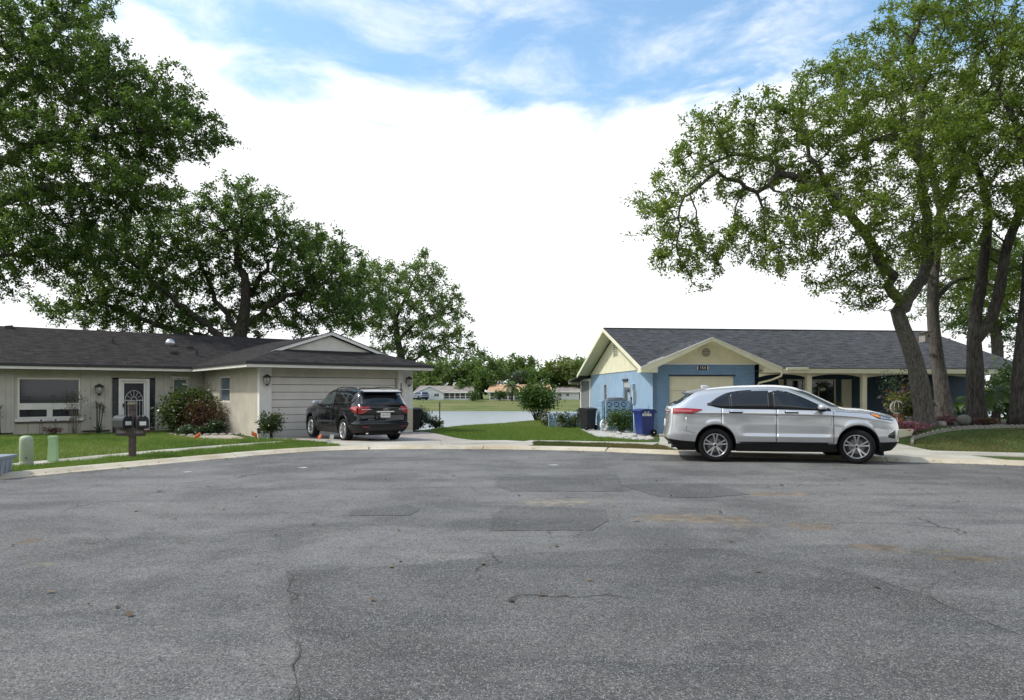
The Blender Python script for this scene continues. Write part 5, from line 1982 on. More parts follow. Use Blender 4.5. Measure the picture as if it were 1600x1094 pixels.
def wheel(parent, x, y, r, w, side, steer=0.0, spokes=5, style=0):
    """tyre (part) with rim, spokes and hub as sub-parts; side=+1 left, -1 right"""
    Mw = Matrix.Translation((x, y, r)) @ Matrix.Rotation(steer, 4, 'Z') @ Matrix.Rotation(R(-90) * side, 4, 'X')   # local +z faces outwards
    rr = r * .70
    hw = w / 2
    ty = MB().lathe([(rr, -hw * .8), (rr * 1.06, -hw), (r * .93, -hw * .95), (r * .985, -hw * .75), (r, -hw * .4), (r, hw * .4), (r * .985, hw * .75), (r * .93, hw * .95), (rr * 1.08, hw), (rr, hw * .86)], 48, Mw, close=True)
    t = ty.build('wheel', M_TYRE, parent, smooth=True)
    rim = MB().lathe([(rr * 1.0, hw * .9), (rr * .965, hw * .97), (rr * .93, hw * .86), (rr * .90, hw * .3), (rr * .88, -hw * .8), (rr * .99, -hw * .8)], 48, Mw, close=True)
    rim.build('rim', M_ALLOY, t, smooth=True)
    MB().lathe([(.02, -hw * .35), (rr * .9, -hw * .35), (rr * .9, -hw * .42), (.02, -hw * .42)], 32, Mw).build('wheel_back', M_ALLOY_D, t)
    MB().lathe([(.02, -hw * .05), (rr * .62, -hw * .05), (rr * .62, -hw * .15), (.02, -hw * .15)], 32, Mw).build('brake_disc', mat('brake_disc', (.22, .21, .2), .4, .1, 9, metal=.8) if 'brake_disc' not in MATS else MATS['brake_disc'], t)
    for k in range(spokes):
        a0 = 2 * math.pi * k / spokes + .31
        sp = MB()
        for da in ((-.19, .19) if style == 0 else (-.12, .12)):
            a1 = a0 + da
            a2 = a0 + da * (1.05 if style == 0 else 2.1)
            d1 = Vector((math.cos(a0 + da * .55), math.sin(a0 + da * .55), 0))
            d2 = Vector((math.cos(a2), math.sin(a2), 0))
            pts = [(d1 * rr * .16, hw * .50, rr * .066), (d1.lerp(d2, .5).normalized() * rr * .55, hw * .68, rr * .066), (d2 * rr * .945, hw * .80, rr * .078)]
            rows = []
            for (c, z, ww) in pts:
                tdir = d2.cross(Vector((0, 0, 1)))
                rows.append([Mw @ (c - tdir * ww + Vector((0, 0, z - .03))), Mw @ (c - tdir * ww * .8 + Vector((0, 0, z))), Mw @ (c + tdir * ww * .8 + Vector((0, 0, z))), Mw @ (c + tdir * ww + Vector((0, 0, z - .03)))])
            sp.grid(rows)
        sp.build('spoke', M_ALLOY, t)
    MB().lathe([(.012, hw * .62), (rr * .14, hw * .60), (rr * .2, hw * .50), (rr * .22, hw * .30), (rr * .2, -hw * .1)], 24, Mw).build('hub', M_ALLOY, t, smooth=False)
    MB().lathe([(.01, hw * .645), (rr * .095, hw * .635), (rr * .1, hw * .6)], 20, Mw).build('hub_cap', M_GLOSSK, t)
    return t


def build_car(root, P, paint):
    Wd = P['half']
    wb = P['wb']
    Rr = P['arch']
    tr = P['tyre']
    xr, xf = P['xr'], P['xf']
    xs = np.linspace(xr, xf, 120)
    dense = []
    for c in (0, wb):
        dense += list(c + Rr * np.sin(np.linspace(-1.57, 1.57, 41)) * 1.0) + [c - Rr - .004, c + Rr + .004]
    dense += list(np.linspace(xr, xr + .45, 22)) + list(np.linspace(xf - .6, xf, 26))
    xs = np.unique(np.round(np.concatenate([xs, dense]), 4))
    xs = xs[np.concatenate([[True], np.diff(xs) > .0035])]
    n = len(xs)
    tz = [pchip(P['z%d' % k], xs) for k in range(8)]
    ty_ = [pchip(P['y%d' % k], xs) * Wd for k in range(8)]
    mid = sm(.45, .7, xs) * (1 - sm(wb - .65, wb - .45, xs))          # door scallop only between the arches
    sho = sm(xr + .25, xr + .6, xs) * (1 - sm(wb - .1, wb + .35, xs))   # shoulder line fades over the front wing
    cr = P.get('crease', .012)
    # sill, cladding, lower crease, scallop, flank, under-shoulder, shoulder, belt, window top, rail
    rowsZ = [tz[0], tz[1], tz[2], tz[2] + .065, tz[3], tz[4] - .03, tz[4], tz[5], tz[6], tz[7]]
    rowsY = [ty_[0], ty_[1], ty_[2], ty_[2] - (cr * 1.1) * mid - .25 * np.abs(ty_[2] - ty_[3]), ty_[3], ty_[4] - cr * sho + .002, ty_[4] + .002 * sho, ty_[5], ty_[6], ty_[7]]
    NB, NT_ = 7, 9
    zc = pchip(P['zc'], xs)
    Y = np.array(rowsY)
    Z = np.array(rowsZ)
    # finer rows by Catmull-Rom, keeping the window band straight
    YY, ZZ, lab = [], [], []
    sub = 4
    for k in range(NT_):
        k0, k1, k2, k3 = max(k - 1, 0), k, k + 1, min(k + 2, NT_)
        for j in range(sub):
            t = j / sub
            c = lambda A: A[k1] * (2 * t ** 3 - 3 * t ** 2 + 1) + A[k2] * (-2 * t ** 3 + 3 * t ** 2) + P.get('ten', .42) * ((A[k2] - A[k0]) * (t ** 3 - 2 * t ** 2 + t) + (A[k3] - A[k1]) * (t ** 3 - t ** 2))
            YY.append(c(Y))
            ZZ.append(c(Z))
            lab.append(k)
    YY.append(Y[NT_])
    ZZ.append(Z[NT_])
    lab.append(NT_)
    nr = 7
    for j in range(1, nr + 1):
        f = 1 - j / nr
        YY.append(Y[NT_] * f)
        ZZ.append(Z[NT_] + (zc - Z[NT_]) * (1 - f ** 2.4))
        lab.append(NT_)
    YY = np.array(YY)
    ZZ = np.array(ZZ)
    nR = len(YY)
    # wheel arches push the lower rows up
    eps = P.get('lip', .012)
    for c in (0, wb):
        d = np.abs(xs - c)
        m = d < Rr
        za = np.where(m, P['archz'] + np.sqrt(np.maximum(Rr ** 2 - d ** 2, 0)) * P.get('archk', 1.0), -1)
        for r in range(nR):
            e = za + eps * min(r, sub) / sub * 1.0 + max(0, r - sub) * .006
            ZZ[r] = np.where(m, np.maximum(ZZ[r], e), ZZ[r])
    # plan taper at the ends
    Lr, Lf = P['round_r'], P['round_f']
    tr_ = np.clip((xr + Lr - xs) / Lr, 0, 1)
    tf_ = np.clip((xs - (xf - Lf)) / Lf, 0, 1)
    fac = (1 - P['tap_r'] * (1 - np.sqrt(1 - tr_ ** 2 * .98))) * (1 - P['tap_f'] * (1 - np.sqrt(1 - tf_ ** 2 * .96)))
    YY = YY * fac[None]
    # end profiles by height
    er = lambda z: pchip(P['rear'], z)
    ef = lambda z: pchip(P['front'], z)
    wr = np.clip((P['rz'] - xs) / (P['rz'] - xr), 0, 1) ** 1.4
    wf = np.clip((xs - P['fz']) / (xf - P['fz']), 0, 1) ** 1.6
    bulge = lambda y: 1 - np.clip(np.abs(y) / Wd, 0, 1) ** 2
    XX = xs[None] + wr[None] * (er(ZZ) - xr - P['bul_r'] * bulge(YY)) + wf[None] * (ef(ZZ) - xf + P['bul_f'] * bulge(YY))
    verts, faces, fl = [], [], []
    idx = {}
    for s in (1, -1):
        for r in range(nR):
            for i in range(n):
                if r == nR - 1 and s == -1:
                    idx[(s, r, i)] = idx[(1, r, i)]
                    continue
                idx[(s, r, i)] = len(verts)
                verts.append((XX[r, i], s * YY[r, i] if r < nR - 1 else 0.0, ZZ[r, i]))
        for r in range(nR - 1):
            for i in range(n - 1):
                q = (idx[(s, r, i)], idx[(s, r, i + 1)], idx[(s, r + 1, i + 1)], idx[(s, r + 1, i)])
                faces.append(q if s == -1 else q[::-1])
                fl.append('clad' if lab[r] == 0 else 'body')
    # end fascias
    b5 = NB * sub
    for e, i in (('r', 0), ('f', n - 1)):
        topring = [(1, r) for r in range(b5, nR)] + [(-1, r) for r in range(nR - 2, b5 - 1, -1)]
        prev = None
        z5, y5, z00 = ZZ[b5, i], YY[b5, i], ZZ[0, i]
        for r in range(b5 + 1):
            row = []
            for q, (s, rt) in enumerate(topring):
                if r == b5:
                    row.append(idx[(s, rt, i)])
                    continue
                if q == 0 or q == len(topring) - 1:
                    row.append(idx[(s, r, i)])
                    continue
                yn = s * YY[rt, i] / y5 if rt < nR - 1 else 0.0
                fz = (ZZ[r, i] - z00) / (z5 - z00)
                z = ZZ[r, i] + (ZZ[rt, i] - z5) * fz
                y = yn * YY[r, i]
                x = (er(z) - P['bul_r'] * bulge(y)) if e == 'r' else (ef(z) + P['bul_f'] * bulge(y))
                row.append(len(verts))
                verts.append((float(x), float(y), float(z)))
            if prev:
                for q in range(len(row) - 1):
                    f = (prev[q], prev[q + 1], row[q + 1], row[q])
                    faces.append(f if e == 'r' else f[::-1])
                    fl.append('clad' if lab[r - 1] == 0 else 'body')
            prev = row
    bvh = BVHTree.FromPolygons([Vector(v) for v in verts], faces)
    V = np.array(verts)
    # vertex normals of the whole skin so split pieces shade as one
    full = bpy.data.meshes.new('tmp')
    full.from_pydata(verts, [], faces)
    full.update()
    NV = np.zeros((len(verts), 3), np.float32)
    full.vertices.foreach_get('normal', NV.ravel())
    for key, nm, m_ in (('body', 'body', paint), ('clad', 'lower_cladding', M_PLASTIC)):
        fs = [f for f, l in zip(faces, fl) if l == key]
        used = sorted({v for f in fs for v in f})
        mp = {v: i for i, v in enumerate(used)}
        me = bpy.data.meshes.new(nm)
        me.from_pydata([verts[v] for v in used], [], [tuple(mp[v] for v in f) for f in fs])
        me.update()
        o_ = link_mesh(nm, me, m_, root, smooth=True)
        me.normals_split_custom_set_from_vertices([tuple(NV[v]) for v in used])
    bpy.data.meshes.remove(full)
    # dark liners and underbody
    un = MB()
    for c in (0, wb):
        for s in (1, -1):
            a = np.linspace(-.25, math.pi + .25, 17)
            rows = [[(c + (Rr + .005) * math.cos(t), s * yy, P['archz'] + (Rr + .005) * math.sin(t)) for t in a] for yy in (Wd * .97, Wd * .62)]
            un.grid(rows)
            un.add([(c + (Rr + .005) * math.cos(t), s * Wd * .62, P['archz'] + (Rr + .005) * math.sin(t)) for t in a], [tuple(range(len(a)))])
    un.box(xr + .2, xf - .25, -Wd * .62, Wd * .62, P['sill'] - .02, .75)
    un.box(Rr + .02, wb - Rr - .02, -Wd * .86, Wd * .86, P['sill'] - .01, P['sill'] + .12)
    un.build('underbody', M_DARKIN if not P.get('dk') else M_PLASTIC, root)

    def cast(o_, d_):
        h = bvh.ray_cast(Vector(o_), Vector(d_))
        return h[0], h[1]

    def patch(name, pts, m_, off=.003, parent=None, th=.0, smooth=True, flip=None):
        """pts: grid of ((origin),(direction)) rays -> skin patch lifted off the body with a small edge"""
        rows = []
        last = None
        for r_ in pts:
            row = []
            for (o_, d_) in r_:
                h, nrm = cast(o_, d_)
                if h is None:
                    h, nrm = last if last else (Vector(o_), -Vector(d_))
                if nrm.dot(Vector(d_)) > 0: nrm = -nrm
                last = (h, nrm)
                row.append((h, nrm))
            rows.append(row)
        mb = MB()
        top = [[h + nn * off for h, nn in r_] for r_ in rows]
        mb.grid(top)
        loop = [(0, j) for j in range(len(top[0]))] + [(i, len(top[0]) - 1) for i in range(1, len(top))] + [(len(top) - 1, j) for j in range(len(top[0]) - 2, -1, -1)] + [(i, 0) for i in range(len(top) - 2, 0, -1)]
        b = len(mb.v)
        lo = [rows[i][j][0] - rows[i][j][1] * .01 for i, j in loop]
        nc = len(top[0])
        mb.v += [tuple(p) for p in lo]
        for q in range(len(loop)):
            q2 = (q + 1) % len(loop)
            a_, b_ = loop[q][0] * nc + loop[q][1], loop[q2][0] * nc + loop[q2][1]
            mb.f.append((a_, b_, b + q2, b + q))
        o_ = mb.build(name, m_, parent or root, smooth=False)
        if smooth:
            ng = (len(top) - 1) * (nc - 1)
            o_.data.polygons.foreach_set('use_smooth', [True] * ng + [False] * (len(o_.data.polygons) - ng))
        return o_

    def side_patch(name, s, x0, x1, lo, hi, m_, off=.003, nx=14, nz=5, parent=None):
        xx = np.linspace(x0, x1, nx)
        L = np.array([lo(x) if callable(lo) else lo for x in xx], float)
        H = np.array([hi(x) if callable(hi) else hi for x in xx], float)
        return patch(name, [[((x, s * 3, l + (h - l) * k / (nz - 1)), (0, -s, 0)) for x, l, h in zip(xx, L, H)] for k in range(nz)], m_, off, parent)

    def end_patch(name, e, yfun0, yfun1, z0, z1, m_, off=.004, ny=14, nz=6, parent=None):
        """patch seen from the rear (e=-1) or the front (e=+1)"""
        zz = np.linspace(z0, z1, nz)
        rows = []
        for z in zz:
            a = yfun0(z) if callable(yfun0) else yfun0
            b = yfun1(z) if callable(yfun1) else yfun1
            rows.append([((6 * e + wb / 2, a + (b - a) * k / (ny - 1), z), (-e, 0, 0)) for k in range(ny)])
        return patch(name, rows, m_, off, parent)
    return side_patch, end_patch, patch, bvh


def T(*kv):
    return list(kv)


def lin(*kv):
    X = [k[0] for k in kv]
    V = [k[1] for k in kv]
    return lambda x: float(np.interp(x, X, V))


def pc(*kv):
    kv = list(kv)
    return lambda x: float(pchip(kv, np.array([x]))[0])


# silver crossover ---------------------------------------------------
PS = dict(half=.955, wb=2.85, arch=.425, archz=.355, tyre=.355, xr=-.95, xf=3.66, sill=.235, rz=-.35, fz=3.0, round_r=.34, round_f=.6, tap_r=.13, tap_f=.24, bul_r=.07, bul_f=.10,
          lip=.012, ten=.2, crease=.024,
          z0=T((-1.1, .30), (-.6, .26), (.5, .235), (3.2, .24), (3.8, .28)), y0=T((-1.1, .84), (0, .90), (2.8, .90), (3.8, .86)),
          z1=T((-1.1, .50), (-.6, .44), (.5, .40), (2.3, .405), (3.2, .445), (3.8, .46)), y1=T((-1.1, .965), (0, .975), (1.2, .955), (2.85, .975), (3.8, .94)),
          z2=T((-1.1, .60), (0, .56), (2.3, .545), (3.8, .56)), y2=T((-1.1, .985), (0, 1.0), (1.2, .998), (2.85, 1.0), (3.8, .96)),
          z3=T((-1.1, .80), (1, .80), (3, .76), (3.8, .68)), y3=T((-1.1, .985), (0, 1.0), (1.2, .972), (2.85, .995), (3.8, .95)),
          z4=T((-1.1, 1.03), (0, 1.035), (2.3, 1.0), (3.0, .95), (3.8, .82)), y4=T((-1.1, .955), (0, .99), (1.2, .985), (2.85, .965), (3.8, .91)),
          z5=T((-1.1, 1.12), (-.3, 1.135), (1, 1.13), (2.2, 1.105), (2.6, 1.085), (3.1, 1.045), (3.5, .985), (3.8, .92)), y5=T((-1.1, .91), (0, .945), (2.2, .93), (2.6, .90), (3.0, .87), (3.8, .80)),
          z6=T((-1.05, 1.135), (-.85, 1.20), (-.45, 1.385), (0, 1.485), (.5, 1.52), (1.2, 1.525), (1.5, 1.485), (1.8, 1.37), (2.1, 1.225), (2.35, 1.125), (2.6, 1.11), (3.1, 1.075), (3.5, 1.01), (3.8, .935)),
          y6=T((-1.05, .87), (-.5, .80), (0, .77), (.5, .755), (1.4, .755), (1.9, .82), (2.3, .875), (2.6, .83), (3.8, .70)),
          z7=T((-1.05, 1.145), (-.87, 1.205), (-.5, 1.43), (-.22, 1.52), (.05, 1.553), (.5, 1.58), (1.2, 1.585), (1.5, 1.55), (1.8, 1.44), (2.1, 1.30), (2.4, 1.165), (2.6, 1.135), (3.1, 1.105), (3.5, 1.035), (3.8, .95)),
          y7=T((-1.05, .80), (-.5, .70), (0, .665), (1.2, .65), (1.6, .67), (2.0, .74), (2.4, .79), (2.7, .70), (3.8, .55)),
          zc=T((-1.05, 1.15), (-.95, 1.165), (-.82, 1.205), (-.49, 1.465), (-.2, 1.555), (.12, 1.60), (.6, 1.632), (1.25, 1.645), (1.65, 1.615), (1.95, 1.53), (2.25, 1.39), (2.55, 1.235), (2.7, 1.165), (3.05, 1.14), (3.31, 1.10), (3.55, 1.05), (3.8, .965)),
          rear=T((.25, -.74), (.40, -.90), (.52, -.985), (.62, -.965), (.80, -.93), (1.02, -.915), (1.12, -.90), (1.3, -.78), (1.6, -.5)),
          front=T((.25, 3.50), (.36, 3.60), (.5, 3.655), (.75, 3.65), (.9, 3.615), (1.0, 3.55), (1.2, 3.3)))
SV = empty('silver_crossover', (5.76, 15.30, 0.0), R(-9), 'silver crossover car parked side-on at the road edge before the blue house', 'car')
M_SILVER = paint_mat('silver_paint', (.60, .605, .615), .55, .25)
sp, ep, pt, bv = build_car(SV, PS, M_SILVER)
belt = lambda x: float(pchip(PS['z5'], np.array([x]))[0])
wtop = pc((-.12, 1.225), (.05, 1.345), (.3, 1.455), (.7, 1.505), (1.1, 1.515), (1.4, 1.49), (1.7, 1.39), (1.95, 1.275), (2.12, 1.19), (2.3, 1.115))
wbot = pc((-.12, 1.215), (.1, 1.165), (.25, 1.15), (1.15, 1.14), (2.0, 1.12), (2.3, 1.105))
SV.location = (0, 0, 0)
SV.rotation_euler = (0, 0, 0)
for s in (1, -1):
    sp('window_surround', s, -.165, 2.33, lambda x: wbot(x) - .022, lambda x: wtop(x) + .022, M_PLASTIC, .003, 40, 5)
    sp('quarter_window', s, -.10, .30, wbot, wtop, M_CGLASS, .006, 12, 6)
    sp('rear_window', s, .315, 1.10, wbot, wtop, M_CGLASS, .006, 16, 6)
    sp('front_window', s, 1.19, 2.24, wbot, wtop, M_CGLASS, .006, 20, 6)
    # doors with seams
    for nm, x0, x1 in (('rear_door', .13, 1.235), ('front_door', 1.25, 2.36)):
        lo_ = (lambda x: max(.435, .355 + math.sqrt(max(0, .46 ** 2 - x * x)) if abs(x) < .46 else .435)) if nm == 'rear_door' else .435
        d_ = sp(nm, s, x0, x1, lo_, lambda x: wbot(x) - .028, M_SILVER, .004, 30, 70)
        hx = x0 + .17 if nm == 'rear_door' else x0 + .17
        sp('handle_recess', s, hx - .02, hx + .25, 1.035, 1.085, M_PLASTIC, .011, 8, 4, d_)
        sp('handle', s, hx, hx + .24, 1.050, 1.076, M_CHROME, .036, 8, 4, d_)
    for x in (.121, 1.2425, 2.368):
        z0_ = .78 if x < .2 else .42
        sp('door_seam', s, x - .006, x + .006, z0_, wbot(x) - .02, M_DARKIN, .0015, 3, 22)
    sp('sill_seam', s, .44, 2.38, .420, .430, M_DARKIN, .002, 30, 2)
    # lamps
    tl = sp('tail_light', s, -.88, -.28, lin((-.88, 1.02), (-.45, 1.028), (-.28, 1.10)), lin((-.88, 1.125), (-.6, 1.135), (-.28, 1.115)), M_RED, .016, 22, 7)
    sp('lens_strip', s, -.86, -.48, lin((-.86, 1.05), (-.48, 1.05)), lin((-.86, 1.105), (-.48, 1.09)), M_REDP, .021, 16, 4, tl)
    h_ = sp('headlight', s, 3.10, 3.57, lin((3.10, 1.02), (3.26, .93), (3.57, .895)), lin((3.10, 1.04), (3.34, 1.0), (3.57, .955)), M_GLOSSK, .006, 14, 5)
    sp('turn_signal', s, 3.13, 3.29, lin((3.13, 1.005), (3.29, .935)), lin((3.13, 1.026), (3.29, 1.0)), M_AMBER, .010, 6, 4, h_)
    sp('projector', s, 3.31, 3.55, lin((3.31, .925), (3.55, .905)), lin((3.31, .993), (3.55, .945)), M_LAMP, .010, 8, 4, h_)
    sp('fog_lamp_recess', s, 3.44, 3.60, lin((3.44, .55), (3.60, .52)), lin((3.44, .60), (3.60, .70)), M_GLOSSK, .004, 8, 5)
    sp('hood_seam', s, 2.42, 3.10, lin((2.42, 1.08), (3.10, 1.035)), lin((2.42, 1.088), (3.10, 1.042)), M_DARKIN, .002, 14, 2)
    sp('fuel_door' if s == -1 else 'quarter_seam', s, -.62, -.60, .70, .95, M_SILVER, .002, 3, 5)
    sp('bumper_seam', s, -.66, -.40, lin((-.66, .668), (-.4, .60)), lin((-.66, .676), (-.4, .608)), M_DARKIN, .002, 6, 2)
    # mirror
    mm = MB().blob((2.11, s * 1.055, 1.165), (.085, .115, .075), 14, 10, .8).build('mirror', M_SILVER, SV, smooth=True)
    MB().blob((2.11, s * 1.05, 1.125), (.088, .118, .052), 14, 8, .8).build('mirror_base', M_PLASTIC, mm, smooth=True)
    MB().box(2.05, 2.13, s * .88 if s > 0 else -1.0, 1.0 if s > 0 else -.88, 1.10, 1.125).build('mirror_arm', M_PLASTIC, mm)
    wheel(SV, 0, s * .815, .355, .235, s, 0)
    wheel(SV, 2.85, s * .815, .355, .235, s, R(-17))
    # chrome lower strip on the doors
    sp('door_moulding', s, .50, 2.26, .405, .432, M_PLASTIC, .012, 24, 3)
# glass front and rear
ep('windshield', 1, lambda z: -(.60 + (1.52 - z) * .42), lambda z: (.60 + (1.52 - z) * .42), 1.17, 1.55, M_CGLASS2, .004, 18, 10)
ep('rear_window', -1, lambda z: -(.58 + (1.42 - z) * .35), lambda z: (.58 + (1.42 - z) * .35), 1.20, 1.42, M_CGLASS, .004, 16, 8)
ep('grille', 1, lambda z: -.52, lambda z: .52, .52, .86, M_GLOSSK, .006, 16, 8)
ep('licence_plate', -1, -.16, .16, .72, .88, M_PLATE, .01, 4, 4)
ep('light_bar', -1, -.72, .72, 1.03, 1.09, M_RED, .006, 20, 3)
MB().prism_y([(-.16, 1.572), (-.56, 1.498), (-.60, 1.47), (-.52, 1.445), (-.2, 1.50)], -.60, .60).build('spoiler', M_SILVER, SV, bevel=.012)
MB().prism_y([(-.26, 1.475), (-.585, 1.465), (-.48, 1.39)], -.598, .598).build('spoiler_underside', M_GLOSSK, SV)
MB().tube([(-.76, -.0, 1.28), (-.93, 0, 1.195)], .014, 6).build('wiper', M_BLACK, SV)
MB().blob((-.12, 0, 1.60), (.10, .02, .045), 10, 6).build('antenna_fin', M_SILVER, SV, smooth=True)
for s in (1, -1):
    MB().tube([(-.76, s * .55, .31), (-.90, s * .55, .295)], .034, 12).build('exhaust_tip', M_ALLOY_D, SV, smooth=True)
MB().box(3.35, 3.42, -.7, .7, .16, .30).build('air_dam', M_PLASTIC, SV)
SV.location = (4.36, 15.48, 0.004)
SV.scale = (.975, .975, .975)
SV.rotation_euler = (0, 0, R(-9))

# black crossover ------------------------------------------------------
PB = dict(half=.915, wb=2.725, arch=.42, archz=.345, tyre=.35, xr=-.985, xf=3.64, sill=.24, rz=-.45, fz=2.9, round_r=.42, round_f=.75, tap_r=.17, tap_f=.30, bul_r=.13, bul_f=.16, lip=.055,
          z0=T((-1.1, .33), (-.6, .28), (.5, .24), (3.1, .25), (3.7, .30)), y0=T((-1.1, .84), (0, .90), (2.7, .90), (3.7, .86)),
          z1=T((-1.1, .56), (-.6, .50), (.5, .42), (2.3, .42), (3.1, .46), (3.7, .46)), y1=T((-1.1, .985), (0, 1.0), (1.3, .985), (2.725, 1.0), (3.7, .95)),
          z2=T((-1.1, .63), (0, .58), (2.3, .56), (3.7, .56)), y2=T((-1.1, .97), (0, .99), (1.2, .975), (2.725, .99), (3.7, .95)),
          z3=T((-1.1, .82), (1, .80), (3, .76), (3.7, .70)), y3=T((-1.1, .97), (0, .985), (1.2, .965), (2.725, .985), (3.7, .94)),
          z4=T((-1.1, 1.02), (0, 1.0), (2.3, .98), (3.0, .94), (3.7, .82)), y4=T((-1.1, .955), (0, .985), (1.2, .98), (2.725, .97), (3.7, .92)),
          z5=T((-1.1, 1.09), (-.3, 1.10), (1, 1.09), (2.1, 1.075), (2.6, 1.06), (3.1, 1.01), (3.7, .90)), y5=T((-1.1, .90), (0, .945), (2.2, .935), (2.6, .91), (3.7, .84)),
          z6=T((-1.1, 1.10), (-.95, 1.14), (-.8, 1.34), (-.5, 1.45), (0, 1.51), (.5, 1.535), (1.2, 1.53), (1.5, 1.46), (1.8, 1.30), (2.05, 1.16), (2.3, 1.09), (2.6, 1.075), (3.1, 1.03), (3.7, .915)),
          y6=T((-1.1, .86), (-.8, .80), (0, .77), (1.3, .765), (1.8, .83), (2.2, .88), (2.6, .84), (3.7, .74)),
          z7=T((-1.1, 1.105), (-.97, 1.15), (-.83, 1.42), (-.6, 1.52), (0, 1.575), (.5, 1.595), (1.2, 1.585), (1.5, 1.52), (1.8, 1.38), (2.1, 1.22), (2.35, 1.12), (2.6, 1.09), (3.1, 1.06), (3.7, .93)),
          y7=T((-1.1, .80), (-.85, .72), (0, .69), (1.2, .68), (1.6, .70), (2.0, .76), (2.4, .80), (2.7, .70), (3.7, .6)),
          zc=T((-1.1, 1.11), (-1.0, 1.15), (-.86, 1.47), (-.65, 1.56), (0, 1.62), (.5, 1.645), (1.2, 1.63), (1.5, 1.565), (1.8, 1.43), (2.1, 1.27), (2.4, 1.14), (2.55, 1.11), (3.0, 1.09), (3.4, 1.03), (3.7, .95)),
          rear=T((.28, -.80), (.38, -.95), (.55, -.99), (.66, -.945), (.85, -.935), (1.02, -.96), (1.10, -.935), (1.3, -.85), (1.6, -.66)),
          front=T((.25, 3.48), (.36, 3.60), (.5, 3.64), (.8, 3.63), (.95, 3.56), (1.2, 3.2)), dk=True)
BK = empty('black_crossover', (0, 0, 0), 0, 'black crossover car parked on the paved driveway facing the garage', 'car')
M_BLACKP = paint_mat('black_paint', (.004, .005, .009), .0, .2, False)
sp, ep, pt, bv = build_car(BK, PB, M_BLACKP)
wtop = pc((-.62, 1.30), (-.35, 1.40), (0, 1.465), (.5, 1.49), (1.15, 1.49), (1.4, 1.43), (1.7, 1.29), (1.95, 1.155), (2.1, 1.09))
wbot = pc((-.62, 1.22), (-.3, 1.13), (0, 1.115), (1.2, 1.105), (2.1, 1.085))
for s in (1, -1):
    sp('window_surround', s, -.66, 2.12, lambda x: wbot(x) - .02, lambda x: wtop(x) + .018, M_PLASTIC, .003, 36, 5)
    sp('quarter_window', s, -.58, -.14, wbot, wtop, M_CGLASS, .006, 12, 6)
    sp('rear_window', s, -.10, .92, wbot, wtop, M_CGLASS, .006, 16, 6)
    sp('front_window', s, 1.00, 2.04, wbot, wtop, M_CGLASS2, .006, 18, 6)
    for nm, x0, x1 in (('rear_door', .16, .965), ('front_door', .98, 2.12)):
        lo_ = (lambda x: max(.47, .345 + math.sqrt(max(0, .51 ** 2 - x * x)) if abs(x) < .51 else .47)) if nm == 'rear_door' else .47
        d_ = sp(nm, s, x0, x1, lo_, lambda x: wbot(x) - .026, M_BLACKP, .004, 26, 60)
        sp('handle', s, x0 + .13, x0 + .36, .985, 1.012, M_BLACKP, .028, 8, 4, d_)
    for x in (.151, .9725, 2.128):
        sp('door_seam', s, x - .006, x + .006, .85 if x < .3 else .45, wbot(x) - .02, M_DARKIN, .0015, 3, 18)
    # C-shaped tail lamps wrap the corner
    tl = sp('tail_light', s, -.90, -.52, lin((-.9, .86), (-.7, .93), (-.52, 1.03)), lin((-.9, 1.085), (-.7, 1.085), (-.52, 1.05)), M_RED, .012, 12, 8)
    sp('lens_strip', s, -.88, -.70, lin((-.88, .93), (-.7, .99)), lin((-.88, 1.0), (-.7, 1.03)), M_REDP, .016, 6, 3, tl)
    ep('tail_light', -1, (lambda z, s=s: s * (.50 if z > .98 else .50 + (.98 - z) * 1.6)), s * .80, .865, 1.075, M_RED, .012, 10, 9)
    ep('lamp_trim', -1, s * .44, s * .74, .985, 1.0, M_CHROME, .014, 10, 2)
    ep('reflector', -1, s * .50, s * .70, .47, .49, M_RED, .006, 6, 2)
    mm = MB().blob((1.93, s * 1.02, 1.15), (.08, .115, .08), 14, 10, .8).build('mirror', mat('mirror_grey', (.30, .32, .35), .25, .05, 6, coat=.6) if 'mirror_grey' not in MATS else MATS['mirror_grey'], BK, smooth=True)
    MB().box(1.88, 1.96, .84 if s > 0 else -.96, .96 if s > 0 else -.84, 1.09, 1.12).build('mirror_arm', M_PLASTIC, mm)
    wheel(BK, 0, s * .79, .35, .225, s, 0, 5, 1)
    wheel(BK, 2.725, s * .79, .35, .225, s, 0, 5, 1)
    rl = MB().tube([(-.55, s * .59, 1.56), (-.45, s * .60, 1.615), (0, s * .60, 1.645), (.6, s * .60, 1.655), (1.05, s * .60, 1.63), (1.18, s * .605, 1.585)], .016, 8)
    rl.build('roof_rail', M_GLOSSK, BK, smooth=True)
    sp('headlight', s, 3.05, 3.52, lin((3.05, .93), (3.52, .84)), lin((3.05, .985), (3.52, .93)), M_LAMP, .008, 10, 4)
ep('rear_glass', -1, lambda z: -(.66 + (1.42 - z) * .22), lambda z: (.66 + (1.42 - z) * .22), 1.12, 1.43, M_CGLASS, .006, 20, 8)
ep('windshield', 1, lambda z: -(.62 + (1.5 - z) * .42), lambda z: (.62 + (1.5 - z) * .42), 1.13, 1.54, M_CGLASS2, .004, 18, 10)
ep('tailgate_seam', -1, -.62, .62, .665, .673, M_DARKIN, .003, 14, 2)
ep('chrome_bar', -1, -.29, .29, .905, .945, M_CHROME, .028, 12, 4)
ep('bumper_insert', -1, -.60, .60, .36, .45, M_DARKIN, .004, 16, 4)
ep('bumper_crease', -1, -.74, .74, .535, .555, MATS['mirror_grey'] if False else M_PLASTIC, .02, 20, 3)
pl = ep('licence_plate', -1, -.155, .155, .745, .885, M_PLATE, .012, 4, 4)
Mrear = lambda x, y, z: Matrix.Translation((x, y, z)) @ Matrix.Rotation(R(-90), 4, 'Z') @ Matrix.Rotation(R(90), 4, 'X')
